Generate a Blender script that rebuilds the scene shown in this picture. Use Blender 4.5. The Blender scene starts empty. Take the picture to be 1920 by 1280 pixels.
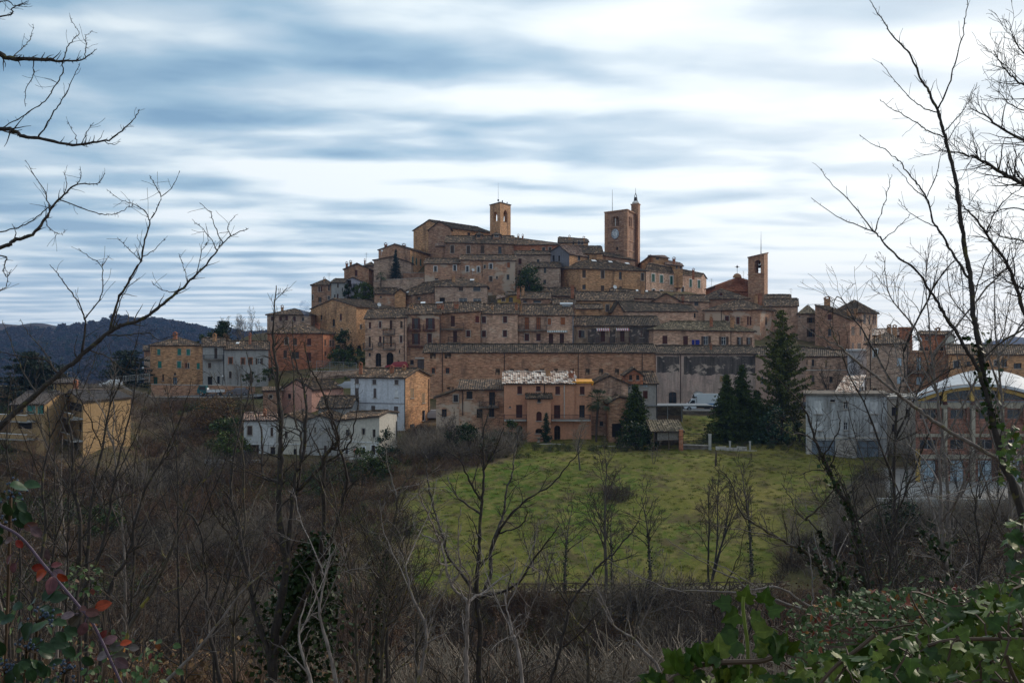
import bpy, math, random
import numpy as np
from mathutils import Vector as V
F = 1866.67
random.seed(7)
C = bpy.context.scene.collection
PI = math.pi
def at(x, y, Y):
    return V(((x-960)/F*Y, Y, (640-y)/F*Y))
# ---------------------------------------------------------------- mesh builder
class MB:
    def __init__(s):
        s.v = []; s.f = []; s.m = []; s.uv = []
    def face(s, pts, uv=None, m=0):
        n = len(s.v); s.v += [tuple(p) for p in pts]
        s.f.append(tuple(range(n, n+len(pts)))); s.m.append(m)
        s.uv.append(uv if uv else [(p[0], p[2]) for p in pts])
    def box(s, c, sx, sy, sz, rz=0, m=0):
        ca, sa = math.cos(rz), math.sin(rz)
        s.obox(V(c), V((ca, sa, 0))*sx/2, V((-sa, ca, 0))*sy/2, V((0, 0, sz/2)), m)
    def obox(s, c, a, b, d, m=0):
        q = [c-a-b-d, c+a-b-d, c+a+b-d, c-a+b-d, c-a-b+d, c+a-b+d, c+a+b+d, c-a+b+d]
        A, B, D = a.length*2, b.length*2, d.length*2
        n = len(s.v); s.v += [tuple(p) for p in q]
        for f, (w, h) in (((0,3,2,1),(B,A)), ((4,5,6,7),(A,B)), ((0,1,5,4),(A,D)), ((1,2,6,5),(B,D)), ((2,3,7,6),(A,D)), ((3,0,4,7),(B,D))):
            s.f.append(tuple(n+i for i in f)); s.m.append(m)
            s.uv.append([(0, 0), (w, 0), (w, h), (0, h)])
    def tube(s, pts, rad, k=5, m=0, cap=False):
        n = len(pts)
        if n < 2: return
        up = V((0.31, 0.17, 0.93)); base = len(s.v); L = 0
        for i in range(n):
            d = (pts[min(i+1, n-1)]-pts[max(i-1, 0)])
            if d.length < 1e-9: d = V((0, 0, 1))
            d.normalize()
            a = d.cross(up)
            if a.length < .1: a = d.cross(V((1, 0, 0)))
            a.normalize(); b = d.cross(a)
            r = rad[i] if hasattr(rad, '__len__') else rad
            for j in range(k):
                t = 2*PI*j/k
                s.v.append(tuple(pts[i]+a*(r*math.cos(t))+b*(r*math.sin(t))))
        for i in range(n-1):
            for j in range(k):
                q = (base+i*k+j, base+i*k+(j+1) % k, base+(i+1)*k+(j+1) % k, base+(i+1)*k+j)
                s.f.append(q); s.m.append(m)
                s.uv.append([(j/k, i), ((j+1)/k, i), ((j+1)/k, i+1), (j/k, i+1)])
        if cap:
            s.f.append(tuple(base+(n-1)*k+j for j in range(k))); s.m.append(m); s.uv.append([(0, 0)]*k)
            s.f.append(tuple(base+k-1-j for j in range(k))); s.m.append(m); s.uv.append([(0, 0)]*k)
    def build(s, name, mats, parent=None, smooth=False, loc=None):
        me = bpy.data.meshes.new(name)
        off = V((0, 0, 0))
        if parent is not None:
            off = wloc(parent)
        if loc is not None: off = V(loc)
        vs = np.array(s.v, dtype=np.float64).reshape(-1, 3) - np.array(off)
        me.from_pydata(vs.tolist(), [], s.f)
        if not isinstance(mats, (list, tuple)): mats = [mats]
        for m in mats: me.materials.append(m)
        if len(mats) > 1: me.polygons.foreach_set('material_index', s.m)
        ul = me.uv_layers.new(name='UVMap')
        flat = [c for f in s.uv for p in f for c in p]
        ul.data.foreach_set('uv', flat)
        if smooth: me.polygons.foreach_set('use_smooth', [True]*len(me.polygons))
        me.update()
        o = bpy.data.objects.new(name, me); C.objects.link(o)
        if parent is not None: o.parent = parent
        elif loc is not None: o.location = loc
        return o
WL = {}
def wloc(o):
    r = V((0, 0, 0))
    while o is not None:
        r = r + o.location; o = o.parent
    return r
def tag(o, label=None, cat=None, group=None, kind=None):
    if label: o['label'] = label
    if cat: o['category'] = cat
    if group: o['group'] = group
    if kind: o['kind'] = kind
    return o
def thing(name, label, cat, loc, group=None):
    o = bpy.data.objects.new(name, None); C.objects.link(o); o.location = loc
    o.empty_display_size = .5
    return tag(o, label, cat, group)
def copy_tree(o, loc=None, rz=0, scale=None, label=None, group=None, parent=None):
    c = o.copy(); C.objects.link(c)
    if parent is not None: c.parent = parent
    for ch in list(o.children): copy_tree(ch, parent=c)
    if loc is not None:
        c.location = loc; c.rotation_euler = (0, 0, rz)
        if scale: c.scale = scale if hasattr(scale, '__len__') else (scale,)*3
    if label: c['label'] = label
    if group: c['group'] = group
    return c
# ---------------------------------------------------------------- materials
def newmat(name):
    m = bpy.data.materials.new(name); m.use_nodes = True
    nt = m.node_tree; return m, nt, nt.nodes['Principled BSDF']
def N(nt, t, **kw):
    n = nt.nodes.new(t)
    for k, v in kw.items():
        if k.startswith('i_'): n.inputs[k[2:].replace('_', ' ')].default_value = v
        else: setattr(n, k, v)
    return n
def c4(c): return (c[0], c[1], c[2], 1)
def ramp(nt, stops, interp='LINEAR'):
    r = nt.nodes.new('ShaderNodeValToRGB'); e = r.color_ramp.elements; r.color_ramp.interpolation = interp
    while len(e) < len(stops): e.new(.5)
    for i, (p, c) in enumerate(stops): e[i].position = p; e[i].color = c4(c) if hasattr(c, '__len__') else (c, c, c, 1)
    return r
def mixc(nt, fac, a, b, mode='MIX'):
    n = nt.nodes.new('ShaderNodeMix'); n.data_type = 'RGBA'; n.blend_type = mode
    for i, x in ((0, fac), (6, a), (7, b)):
        if hasattr(x, 'links') or hasattr(x, 'node'): nt.links.new(x, n.inputs[i])
        else: n.inputs[i].default_value = c4(x) if hasattr(x, '__len__') else x
    return n.outputs[2]
def mapping(nt, src, scale=(1, 1, 1), loc=(0, 0, 0), rot=(0, 0, 0)):
    m = nt.nodes.new('ShaderNodeMapping'); m.inputs['Scale'].default_value = scale
    m.inputs['Location'].default_value = loc; m.inputs['Rotation'].default_value = rot
    nt.links.new(src, m.inputs['Vector']); return m.outputs[0]
def noise(nt, vec, scale, detail=3, rough=.55, dist=0):
    n = N(nt, 'ShaderNodeTexNoise'); n.inputs['Scale'].default_value = scale
    n.inputs['Detail'].default_value = detail; n.inputs['Roughness'].default_value = rough
    n.inputs['Distortion'].default_value = dist
    nt.links.new(vec, n.inputs['Vector']); return n.outputs['Fac']
def bump(nt, h, b, strength=.3, dist=.05):
    n = nt.nodes.new('ShaderNodeBump'); n.inputs['Strength'].default_value = strength
    n.inputs['Distance'].default_value = dist
    nt.links.new(h, n.inputs['Height']); nt.links.new(n.outputs[0], b.inputs['Normal'])
def plain(name, col, rough=.7, var=.25, scale=3, spec=.3, metal=0):
    m, nt, b = newmat(name)
    tc = N(nt, 'ShaderNodeTexCoord')
    f = noise(nt, tc.outputs['Object'], scale, 3)
    r = ramp(nt, [(.3, 0), (.7, 1)]); nt.links.new(f, r.inputs[0])
    o = mixc(nt, r.outputs[0], [x*(1-var) for x in col], [min(1, x*(1+var)) for x in col])
    nt.links.new(o, b.inputs['Base Color'])
    b.inputs['Roughness'].default_value = rough; b.inputs['Specular IOR Level'].default_value = spec
    b.inputs['Metallic'].default_value = metal
    return m
def brickmat(name, a, b_, mort, dirt=(.07, .05, .04), mf=.55, plaster=None, pf=.55, bw=.62, bh=.2):
    """coursed brick and stone: patches, single stones, mortar, grime"""
    m, nt, b = newmat(name)
    uv = N(nt, 'ShaderNodeUVMap').outputs[0]
    br = N(nt, 'ShaderNodeTexBrick'); br.inputs['Scale'].default_value = 1
    br.inputs['Brick Width'].default_value = bw; br.inputs['Row Height'].default_value = bh
    br.inputs['Mortar Size'].default_value = .022; br.inputs['Mortar Smooth'].default_value = .6
    br.inputs['Bias'].default_value = -.1
    wob = N(nt, 'ShaderNodeTexNoise'); wob.inputs['Scale'].default_value = .9; nt.links.new(uv, wob.inputs['Vector'])
    add = N(nt, 'ShaderNodeVectorMath', operation='MULTIPLY_ADD'); nt.links.new(wob.outputs['Color'], add.inputs[0])
    add.inputs[1].default_value = (.5, .3, 0); nt.links.new(uv, add.inputs[2]); nt.links.new(add.outputs[0], br.inputs['Vector'])
    br.inputs['Color1'].default_value = c4([x*.55 for x in a]); br.inputs['Color2'].default_value = c4([min(1, x*1.55) for x in a])
    br.inputs['Mortar'].default_value = c4(mort)
    big = noise(nt, mapping(nt, uv, (.22, .3, 1)), 1, 5, .65)
    r = ramp(nt, [(.35, 0), (.65, 1)]); nt.links.new(big, r.inputs[0])
    base = mixc(nt, r.outputs[0], a, b_)
    col = mixc(nt, mf, base, br.outputs[0])
    crs = noise(nt, mapping(nt, uv, (1.1, 4.2, 1)), 1, 4, .75)
    r3 = ramp(nt, [(.25, .32), (.5, 1.0), (.72, 1.75)]); nt.links.new(crs, r3.inputs[0])
    col = mixc(nt, 1.0, col, r3.outputs[0], 'MULTIPLY')
    mid = noise(nt, mapping(nt, uv, (.6, 1.1, 1), (7, 3, 0)), 1, 5, .7)
    r4 = ramp(nt, [(.54, 0), (.66, .8)]); nt.links.new(mid, r4.inputs[0])
    col = mixc(nt, r4.outputs[0], col, mort)
    st = noise(nt, mapping(nt, uv, (.5, .12, 1), (3, 9, 0)), 1, 4, .6)
    r2 = ramp(nt, [(.52, 0), (.72, .7)]); nt.links.new(st, r2.inputs[0])
    col = mixc(nt, r2.outputs[0], col, dirt)
    if plaster:
        p = noise(nt, mapping(nt, uv, (.16, .22, 1), (11, 5, 0)), 1, 5, .6)
        rp = ramp(nt, [(pf-.03, 0), (pf+.03, 1)]); nt.links.new(p, rp.inputs[0])
        col = mixc(nt, rp.outputs[0], col, plaster)
    nt.links.new(col, b.inputs['Base Color']); b.inputs['Roughness'].default_value = .92
    b.inputs['Specular IOR Level'].default_value = .15
    bump(nt, crs, b, .6, .06)
    return m
def plastermat(name, a, b_, stain=(.08, .075, .07), sf=.6, amount=.7, peel=None, pt=.55):
    m, nt, b = newmat(name)
    uv = N(nt, 'ShaderNodeUVMap').outputs[0]
    big = noise(nt, mapping(nt, uv, (.3, .3, 1)), 1, 5, .6)
    r = ramp(nt, [(.3, 0), (.7, 1)]); nt.links.new(big, r.inputs[0])
    col = mixc(nt, r.outputs[0], a, b_)
    st = noise(nt, mapping(nt, uv, (1.4, .16, 1), (5, 2, 0)), 1, 5, .65)
    r2 = ramp(nt, [(sf-.1, 0), (sf+.12, amount)]); nt.links.new(st, r2.inputs[0])
    col = mixc(nt, r2.outputs[0], col, stain)
    fine = noise(nt, mapping(nt, uv, (3, 3, 1)), 1, 4, .7)
    r3 = ramp(nt, [(.3, .8), (.7, 1.15)]); nt.links.new(fine, r3.inputs[0])
    col = mixc(nt, 1.0, col, r3.outputs[0], 'MULTIPLY')
    if peel:
        p = noise(nt, mapping(nt, uv, (.35, .5, 1), (1, 15, 0)), 1, 6, .7)
        rp = ramp(nt, [(pt, 0), (pt+.06, 1)]); nt.links.new(p, rp.inputs[0])
        col = mixc(nt, rp.outputs[0], col, peel)
    nt.links.new(col, b.inputs['Base Color']); b.inputs['Roughness'].default_value = .9
    b.inputs['Specular IOR Level'].default_value = .15
    bump(nt, fine, b, .3, .03)
    return m
def tilemat(name, stops, moss=(.055, .046, .034), ma=.55, per=.36):
    m, nt, b = newmat(name)
    uv = N(nt, 'ShaderNodeUVMap').outputs[0]
    sc = mapping(nt, uv, (1/per, 1/.42, 1))
    fl = N(nt, 'ShaderNodeVectorMath', operation='FLOOR'); nt.links.new(sc, fl.inputs[0])
    wn = N(nt, 'ShaderNodeTexWhiteNoise', noise_dimensions='2D'); nt.links.new(fl.outputs[0], wn.inputs['Vector'])
    r = ramp(nt, stops); nt.links.new(wn.outputs['Value'], r.inputs[0])
    big = noise(nt, mapping(nt, uv, (.35, .45, 1)), 1, 5, .7)
    r2 = ramp(nt, [(.38, 0), (.66, ma)]); nt.links.new(big, r2.inputs[0])
    col = mixc(nt, r2.outputs[0], r.outputs[0], moss)
    fine = noise(nt, mapping(nt, uv, (5, 5, 1)), 1, 3, .7)
    r3 = ramp(nt, [(.3, .75), (.7, 1.25)]); nt.links.new(fine, r3.inputs[0])
    col = mixc(nt, 1.0, col, r3.outputs[0], 'MULTIPLY')
    nt.links.new(col, b.inputs['Base Color']); b.inputs['Roughness'].default_value = .85
    b.inputs['Specular IOR Level'].default_value = .25
    return m
def leafmat(name, a, b_, rough=.35, trans=.15, spec=.5):
    m, nt, b = newmat(name)
    g = N(nt, 'ShaderNodeNewGeometry')
    r = ramp(nt, [(0, a), (1, b_)]); nt.links.new(g.outputs['Random Per Island'], r.inputs[0])
    tc = N(nt, 'ShaderNodeTexCoord'); f = noise(nt, tc.outputs['Object'], .8 if rough > .5 else 30, 3)
    r3 = ramp(nt, [(.3, .6), (.7, 1.35)]); nt.links.new(f, r3.inputs[0])
    col = mixc(nt, 1.0, r.outputs[0], r3.outputs[0], 'MULTIPLY')
    nt.links.new(col, b.inputs['Base Color']); b.inputs['Roughness'].default_value = rough
    b.inputs['Specular IOR Level'].default_value = spec
    return m
def barkmat(name, a, b_, lichen=None, scale=6):
    m, nt, b = newmat(name)
    tc = N(nt, 'ShaderNodeTexCoord')
    f = noise(nt, mapping(nt, tc.outputs['Object'], (1, 1, .3)), scale, 5, .7)
    r = ramp(nt, [(.35, a), (.65, b_)]); nt.links.new(f, r.inputs[0]); col = r.outputs[0]
    if lichen:
        f2 = noise(nt, tc.outputs['Object'], scale*.5, 4, .6)
        r2 = ramp(nt, [(.58, 0), (.66, .8)]); nt.links.new(f2, r2.inputs[0])
        col = mixc(nt, r2.outputs[0], col, lichen)
    nt.links.new(col, b.inputs['Base Color']); b.inputs['Roughness'].default_value = .8
    b.inputs['Specular IOR Level'].default_value = .3
    bump(nt, f, b, .5, .01)
    return m
M = {}
# walls (real-world base colours)
M['brick'] = brickmat('old_brick', (0.349, 0.181, 0.110), (0.432, 0.238, 0.144), (0.558, 0.376, 0.255))
M['brickd'] = brickmat('dark_brick', (0.280, 0.156, 0.103), (0.377, 0.207, 0.133), (0.489, 0.339, 0.244))
M['brickr'] = brickmat('red_brick', (0.410, 0.152, 0.079), (0.346, 0.147, 0.089), (0.461, 0.249, 0.158))
M['brickp'] = brickmat('pale_pink_brick', (0.502, 0.320, 0.226), (0.432, 0.250, 0.174), (0.699, 0.513, 0.383), mf=.5)
M['brickt'] = brickmat('tan_brick', (0.487, 0.265, 0.137), (0.410, 0.209, 0.105), (0.616, 0.395, 0.232))
M['brickg'] = brickmat('grey_stone', (0.363, 0.250, 0.192), (0.432, 0.281, 0.197), (0.586, 0.451, 0.348))
M['brickpl'] = brickmat('patched_brick', (0.377, 0.201, 0.128), (0.447, 0.263, 0.174), (0.558, 0.376, 0.255), plaster=(0.502, 0.388, 0.303), pf=.54)
M['brickm'] = brickmat('maroon_brick', (0.251, 0.118, 0.085), (0.289, 0.143, 0.103), (0.369, 0.223, 0.170))
M['stone'] = brickmat('rubble_stone', (.14, .12, .10), (.20, .17, .14), (.24, .21, .18), bw=.5, bh=.3)
M['stonew'] = brickmat('pale_rubble', (.34, .31, .28), (.46, .43, .40), (.55, .52, .5), bw=.35, bh=.2)
M['pink'] = plastermat('salmon_plaster', (0.609, 0.308, 0.193), (0.542, 0.269, 0.167), (0.331, 0.183, 0.128), .62, .5)
M['rose'] = plastermat('rose_plaster', (.60, .34, .27), (.52, .29, .23), (.3, .18, .14), .62, .5)
M['white'] = plastermat('blue_white_plaster', (.62, .64, .69), (.54, .56, .61), (.28, .29, .31), .58, .6)
M['cream'] = plastermat('cream_plaster', (.60, .57, .50), (.52, .48, .42), (.30, .27, .23), .6, .5)
M['offwhite'] = plastermat('offwhite_plaster', (.60, .60, .60), (.52, .52, .53), (.3, .29, .28), .6, .5)
M['conc'] = plastermat('stained_white_render', (.58, .60, .62), (.44, .45, .46), (.17, .16, .15), .53, .85)
M['grey'] = plastermat('grey_render', (.22, .21, .23), (.16, .15, .165), (.08, .08, .08), .6, .5)
M['lgrey'] = plastermat('light_grey_render', (.40, .39, .38), (.33, .32, .31), (.18, .17, .16), .58, .6)
M['lilac'] = plastermat('lilac_plaster', (.48, .44, .50), (.42, .39, .44), (.25, .23, .25), .6, .5)
M['tanp'] = plastermat('grimy_tan_plaster', (0.432, 0.324, 0.228), (0.288, 0.216, 0.162), (0.090, 0.072, 0.060), .5, .85, peel=(0.348, 0.228, 0.156))
M['dirty'] = plastermat('peeling_pink_plaster', (0.504, 0.396, 0.336), (0.552, 0.384, 0.324), (0.192, 0.162, 0.144), .53, .75, peel=(0.324, 0.252, 0.216))
M['pinkb'] = plastermat('faded_pink_plaster', (.50, .35, .28), (.44, .30, .235), (.25, .18, .15), .58, .6)
M['ochre'] = plastermat('ochre_plaster', (.42, .28, .14), (.36, .235, .12), (.28, .18, .10), .6, .5)
M['yellow'] = plastermat('yellow_plaster', (.60, .40, .12), (.52, .34, .11), (.3, .2, .1), .62, .4)
M['black'] = plastermat('blackened_plaster', (.10, .085, .08), (.17, .14, .125), (.03, .027, .025), .5, .7, peel=(.44, .35, .29), pt=.56)
# roofs
M['tile'] = tilemat('old_coppi_tiles', [(0, (0.034, 0.023, 0.016)), (.45, (0.087, 0.057, 0.037)), (.8, (0.158, 0.097, 0.057)), (.93, (0.282, 0.168, 0.097)), (1, (0.497, 0.336, 0.217))])
M['tiled'] = tilemat('dark_coppi_tiles', [(0, (0.029, 0.022, 0.015)), (.5, (0.071, 0.050, 0.034)), (.85, (0.132, 0.087, 0.057)), (1, (0.332, 0.224, 0.149))], (0.037, 0.032, 0.022), .6)
M['tiler'] = tilemat('reddish_tiles', [(0, (.10, .06, .045)), (.5, (.24, .14, .10)), (.85, (.36, .22, .16)), (1, (.5, .38, .3))], (.08, .065, .055), .5)
M['tileb'] = tilemat('pale_mixed_tiles', [(0, (.08, .06, .05)), (.25, (.22, .13, .09)), (.4, (.50, .34, .25)), (.7, (.74, .60, .50)), (1, (.85, .78, .70))], (.2, .13, .09), .25)
M['tilem'] = tilemat('mossy_tiles', [(0, (0.058, 0.042, 0.026)), (.5, (0.124, 0.091, 0.057)), (.85, (0.224, 0.168, 0.102)), (1, (0.414, 0.315, 0.206))], (0.066, 0.057, 0.026), .6)
M['shingle'] = tilemat('brown_shingles', [(0, (.09, .07, .062)), (1, (.15, .12, .105))], (.07, .06, .05), .4, .3)
M['eave'] = plain('eaves_wood', (.06, .042, .032), .9)
M['membrane'] = plain('grey_white_membrane', (.50, .53, .56), .6, .12, .4)
# joinery and small materials
COL = dict(dr=(.075, .022, .018), br=(.075, .045, .03), gb=(.115, .09, .085), rd=(.14, .028, .018), og=(.30, .10, .035), gn=(.015, .10, .07), tl=(.035, .20, .165),
           gr=(.18, .175, .17), wh=(.66, .67, .68), bl=(.40, .50, .58), tn=(.30, .20, .11), dk=(.025, .022, .022), bw=(.17, .21, .26), nb=(.04, .06, .10))
for k, c in COL.items(): M['c_'+k] = plain('paint_'+{'dr': 'oxblood', 'br': 'brown', 'gb': 'grey_brown', 'rd': 'red', 'og': 'orange_wood', 'gn': 'green', 'tl': 'teal', 'gr': 'grey', 'wh': 'white', 'bl': 'pale_blue', 'tn': 'tan', 'dk': 'dark', 'bw': 'blue_grey', 'nb': 'navy'}[k], c, .6, .2, 2)
m, nt, b = newmat('window_glass'); b.inputs['Base Color'].default_value = (.03, .035, .045, 1); b.inputs['Roughness'].default_value = .12; M['glass'] = m
M['void'] = plain('dark_interior', (.018, .015, .014), .95)  # near-black colour stands in for the shade inside openings
M['sill'] = plain('stone_sill', (.38, .34, .30), .85)
M['trim'] = plain('pale_trim', (.55, .51, .46), .85)
M['trimw'] = plain('white_trim', (.66, .66, .66), .8)
M['iron'] = plain('dark_iron', (.03, .03, .035), .6)
M['steel'] = plain('dull_steel', (.25, .27, .29), .45, .15, 3, .5, .6)
M['pipe'] = plain('copper_brown_pipe', (.05, .033, .028), .6)
M['chim'] = M['brick']
M['wood'] = plain('grey_planks', (.22, .20, .18), .9, .35, 5)
M['woodb'] = plain('brown_timber', (.10, .07, .05), .9, .35, 5)
M['conc2'] = plain('pale_concrete', (.40, .39, .37), .9, .25, 1.2)
M['orange'] = plain('orange_panel', (.75, .33, .03), .6)
M['pwh'] = plain('truck_white_paint', (.62, .68, .74), .3, .05, .6, .5)
M['pblue'] = plain('truck_blue_stripe', (.02, .16, .40), .4)
M['tyre'] = plain('tyre_rubber', (.02, .02, .02), .9)
M['bell'] = plain('bronze_bell', (.05, .045, .035), .5, .2, 3, .5, .5)
M['soil'] = plain('soil', (.09, .065, .045), .95)
M['solar'] = plain('white_tank', (.8, .82, .84), .3, .05)  # tank paint; also the painted glint of white skylights
# ---------------------------------------------------------------- terrain
PXC = [-700, -200, 100, 210, 300, 480, 640, 800, 960, 1150, 1280, 1420, 1530, 1600, 1690, 1950, 2700]
TR = {  # metres away: ground height along the seventeen bearings above
 -30: [-1.5]*17,
 2: [-1.6]*17,
 8: [-3.6]*17,
 30: [-12.3]*17,
 45: [-17.3]*17,
 60: [-22.5]*14+[-22, -21, -20],
 75: [-26, -26, -26, -26, -26, -26.5, -27, -27.5, -28, -28, -28, -28, -27, -26, -25, -23, -22],
 87: [-26, -26, -26, -26, -26, -26.5, -27, -28, -29, -29, -29, -28, -26, -24.5, -23, -21.5, -20],
 93: [-24.5, -24.5, -24.5, -24.5, -24.5, -24.8, -24.5, -24, -23.9, -23.9, -23.9, -23.6, -23.5, -22.5, -21.5, -20.5, -19],
 97: [-24, -24, -24, -24, -24, -24.3, -24, -23.3, -23.4, -23.4, -23.3, -23, -22.6, -22, -21, -20, -18.5],
 107: [-23, -23, -23, -23, -23, -23, -22, -21.4, -21.2, -21.2, -21.2, -21, -20.6, -19.5, -18.2, -17.6, -17.6],
 110: [-22.6, -22.6, -22.6, -22.6, -22.6, -22, -21.2, -20.6, -20.5, -20.5, -20.5, -20.2, -19.8, -18.6, -17.4, -17.4, -17.4],
 125: [-19, -19.5, -20, -20.5, -20.5, -19.5, -18.5, -17.4, -17.2, -17.2, -17.2, -17.4, -17.6, -17.4, -17.4, -17.4, -17.4],
 133: [-16, -16.5, -17, -18, -19, -17.5, -17, -16.2, -15.6, -15.6, -15.6, -15.8, -16.2, -16.6, -17.2, -17.4, -17.4],
 142: [-13.5, -13.8, -14.2, -15, -17, -16, -16.6, -15.4, -15, -15.2, -15.3, -15.3, -15.9, -16.2, -16, -16.5, -16.5],
 152: [-13, -13, -14, -15, -16.2, -15.5, -15.5, -14.3, -14.6, -14.7, -14.6, -14.8, -15, -14.5, -14, -14, -14],
 160: [-12, -12, -12, -12, -14.6, -14, -14, -13.5, -13.5, -14, -14.3, -14.3, -13, -12, -12, -12, -12],
 167: [-11.5, -11.5, -11, -11, -13.6, -13, -12.5, -12.5, -12.6, -12.4, -12.3, -12.3, -12, -11.6, -11.6, -11.6, -11.6],
 185: [-10, -9.6, -9, -8.6, -11.2, -11, -9, -11, -11.9, -11.9, -11.9, -11.9, -11.6, -11, -10, -10, -10],
 191: [-9, -8.6, -8.4, -8.2, -10.6, -10, -7, -7, -7, -7, -7, -7, -7, -7, -8, -9, -10],
 200: [-10, -9.5, -9, -8.6, -8.9, -8.6, -6, -5.6, -5.5, -5.5, -5.5, -5.5, -5.5, -5, -6, -8, -10],
 215: [-14, -13, -11, -10, -8.5, -6, -5.6, -4, -3, -3, -3, -3, -3, -3, -4, -8, -12],
 228: [-20, -18, -14, -12, -9, -4, -3.2, 0, 0, 0, 0, 0, -1, -2, -4, -9, -15],
 245: [-27, -24, -19, -16, -12, 0, 5, 7, 8, 8, 7, 5, 1, -1, -5, -12, -20],
 260: [-33, -30, -25, -21, -17, 2, 10, 15, 16, 15, 12, 7, 1, -2, -8, -17, -26],
 275: [-38, -35, -30, -27, -22, 0, 12, 22, 24, 23, 14, 6, -2, -6, -12, -21, -31],
 300: [-44, -42, -38, -35, -30, -8, 6, 20, 24, 23, 12, 0, -8, -14, -20, -28, -37],
 350: [-50, -49, -47, -46, -43, -30, -15, 0, 5, 3, -8, -18, -25, -30, -36, -40, -46],
 450: [-60]*17,
 700: [-66]*17,
 900: [-62, -58, -52, -50, -50, -58, -66, -70, -70, -70, -70, -70, -70, -70, -70, -70, -70],
 1200: [-30, -28, -12, -6, -8, -35, -60, -72, -75, -75, -75, -75, -75, -75, -75, -70, -60],
 1500: [0, 4, 24, 33, 32, 6, -30, -70, -80, -80, -80, -80, -80, -80, -75, -60, -45],
 1800: [8, 6, 22, 28, 24, 0, -40, -75, -85, -85, -85, -85, -85, -80, -72, -45, -25],
 2600: [-30, -30, -25, -20, -30, -50, -70, -80, -85, -85, -85, -85, -80, -60, -30, 8, 15],
 3200: [-80]*17}
TY = np.array(sorted(TR)); TZ = np.array([TR[k] for k in sorted(TR)], float); TP = np.array(PXC, float)
def smooth_t(t): return t
def ground(x, y):
    x = np.asarray(x, float); y = np.asarray(y, float)
    px = np.clip(960 + x/np.maximum(y, 45)*F, TP[0], TP[-1]-1e-3); yy = np.clip(y, TY[0], TY[-1]-1e-3)
    i = np.clip(np.searchsorted(TY, yy, 'right')-1, 0, len(TY)-2); j = np.clip(np.searchsorted(TP, px, 'right')-1, 0, len(TP)-2)
    a = (yy-TY[i])/(TY[i+1]-TY[i]); b = (px-TP[j])/(TP[j+1]-TP[j]); b = b*b*(3-2*b)
    z = (TZ[i, j]*(1-b)+TZ[i, j+1]*b)*(1-a)+(TZ[i+1, j]*(1-b)+TZ[i+1, j+1]*b)*a
    w = .18*np.sin(x*.31+y*.17)*np.cos(y*.23-x*.11)+.1*np.sin(x*.9+1.3*y)*.6
    far = np.clip((y-700)/500, 0, 1)
    w = w*(1-far) + far*(5*np.sin(x*.011+y*.007)+3.5*np.sin(x*.031-y*.013+2)+2*np.sin(x*.07+y*.05))
    flat = ((y > 105) & (y < 134) & (px > 1640)) | (y < 3)
    return z + np.where(flat, 0, w)
def gz(x, y): return float(ground(x, y))
def gpx(px, Y, dz=0):
    x = (px-960)/F*Y; return V((x, Y, gz(x, Y)+dz))
ys = np.concatenate([np.linspace(-30, 60, 31), np.linspace(62, 340, 190), np.linspace(350, 900, 30), np.linspace(930, 3200, 50)])
fr = np.linspace(-1.05, 1.05, 260); gx = []; 
X = fr[None, :]*(ys[:, None]+45)*.95; Yg = np.repeat(ys[:, None], len(fr), 1)
Zg = ground(X, Yg)
nr, nc = X.shape
verts = np.stack([X, Yg, Zg], -1).reshape(-1, 3)
idx = np.arange(nr*nc).reshape(nr, nc)
faces = np.stack([idx[:-1, :-1], idx[:-1, 1:], idx[1:, 1:], idx[1:, :-1]], -1).reshape(-1, 4)
me = bpy.data.meshes.new('ground'); me.from_pydata(verts.tolist(), [], faces.tolist())
PXg = 960+X/np.maximum(Yg, 45)*F
def meadow_mask(px, Y):
    le = np.interp(Y, [90, 97, 104, 112, 120, 126, 133, 150], [700, 730, 760, 760, 750, 800, 960, 900])
    ri = np.interp(Y, [90, 97, 104, 112, 120, 128, 135, 150, 165], [1440, 1460, 1500, 1550, 1600, 1650, 1640, 1560, 1480])
    return np.clip(np.minimum(np.minimum((px-le)/80+.3, (ri-px)/60+.3), np.minimum((Y-93.5)/1.2, (168-Y)/2)), 0, 1)
mk = meadow_mask(PXg, Yg); far = np.clip((Yg-500)/200, 0, 1)
ring = np.clip(np.minimum(np.minimum((PXg-np.interp(Yg, [90, 97, 104, 112, 120, 126, 133, 150], [620, 640, 680, 690, 690, 740, 900, 860]))/60, (1700-PXg)/60), np.minimum((Yg-93.5)/2, (160-Yg)/6)), 0, 1)
lot = ((PXg > 1655) & (Yg > 106) & (Yg < 134)).astype(float)
ca = me.color_attributes.new('cover', 'FLOAT_COLOR', 'POINT')
ca.data.foreach_set('color', np.stack([mk, far, lot, ring], -1).reshape(-1).tolist())
me.polygons.foreach_set('use_smooth', [True]*len(me.polygons)); me.update()
m, nt, b = newmat('ground_cover')
at_ = N(nt, 'ShaderNodeAttribute', attribute_name='cover'); sep = N(nt, 'ShaderNodeSeparateColor'); nt.links.new(at_.outputs['Color'], sep.inputs[0])
geo = N(nt, 'ShaderNodeNewGeometry'); pos = geo.outputs['Position']
n1 = noise(nt, pos, .09, 5, .65); n2 = noise(nt, pos, .7, 5, .7); n3 = noise(nt, mapping(nt, pos, (1, 1, 1), (40, 7, 0)), 3.5, 4, .75)
def R(f, st):
    r = ramp(nt, st); nt.links.new(f, r.inputs[0]); return r.outputs[0]
g1 = mixc(nt, R(noise(nt, pos, .045, 4, .6), [(.40, 0), (.60, 1)]), (.072, .115, .012), (.165, .145, .030))
g2 = mixc(nt, R(n2, [(.42, 0), (.68, 1)]), g1, (.21, .175, .055))
g3 = mixc(nt, R(noise(nt, mapping(nt, pos, (1, 1, 1), (9, 31, 0)), .28, 5, .7), [(.50, 0), (.62, .85)]), g2, (.095, .07, .035))
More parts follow.
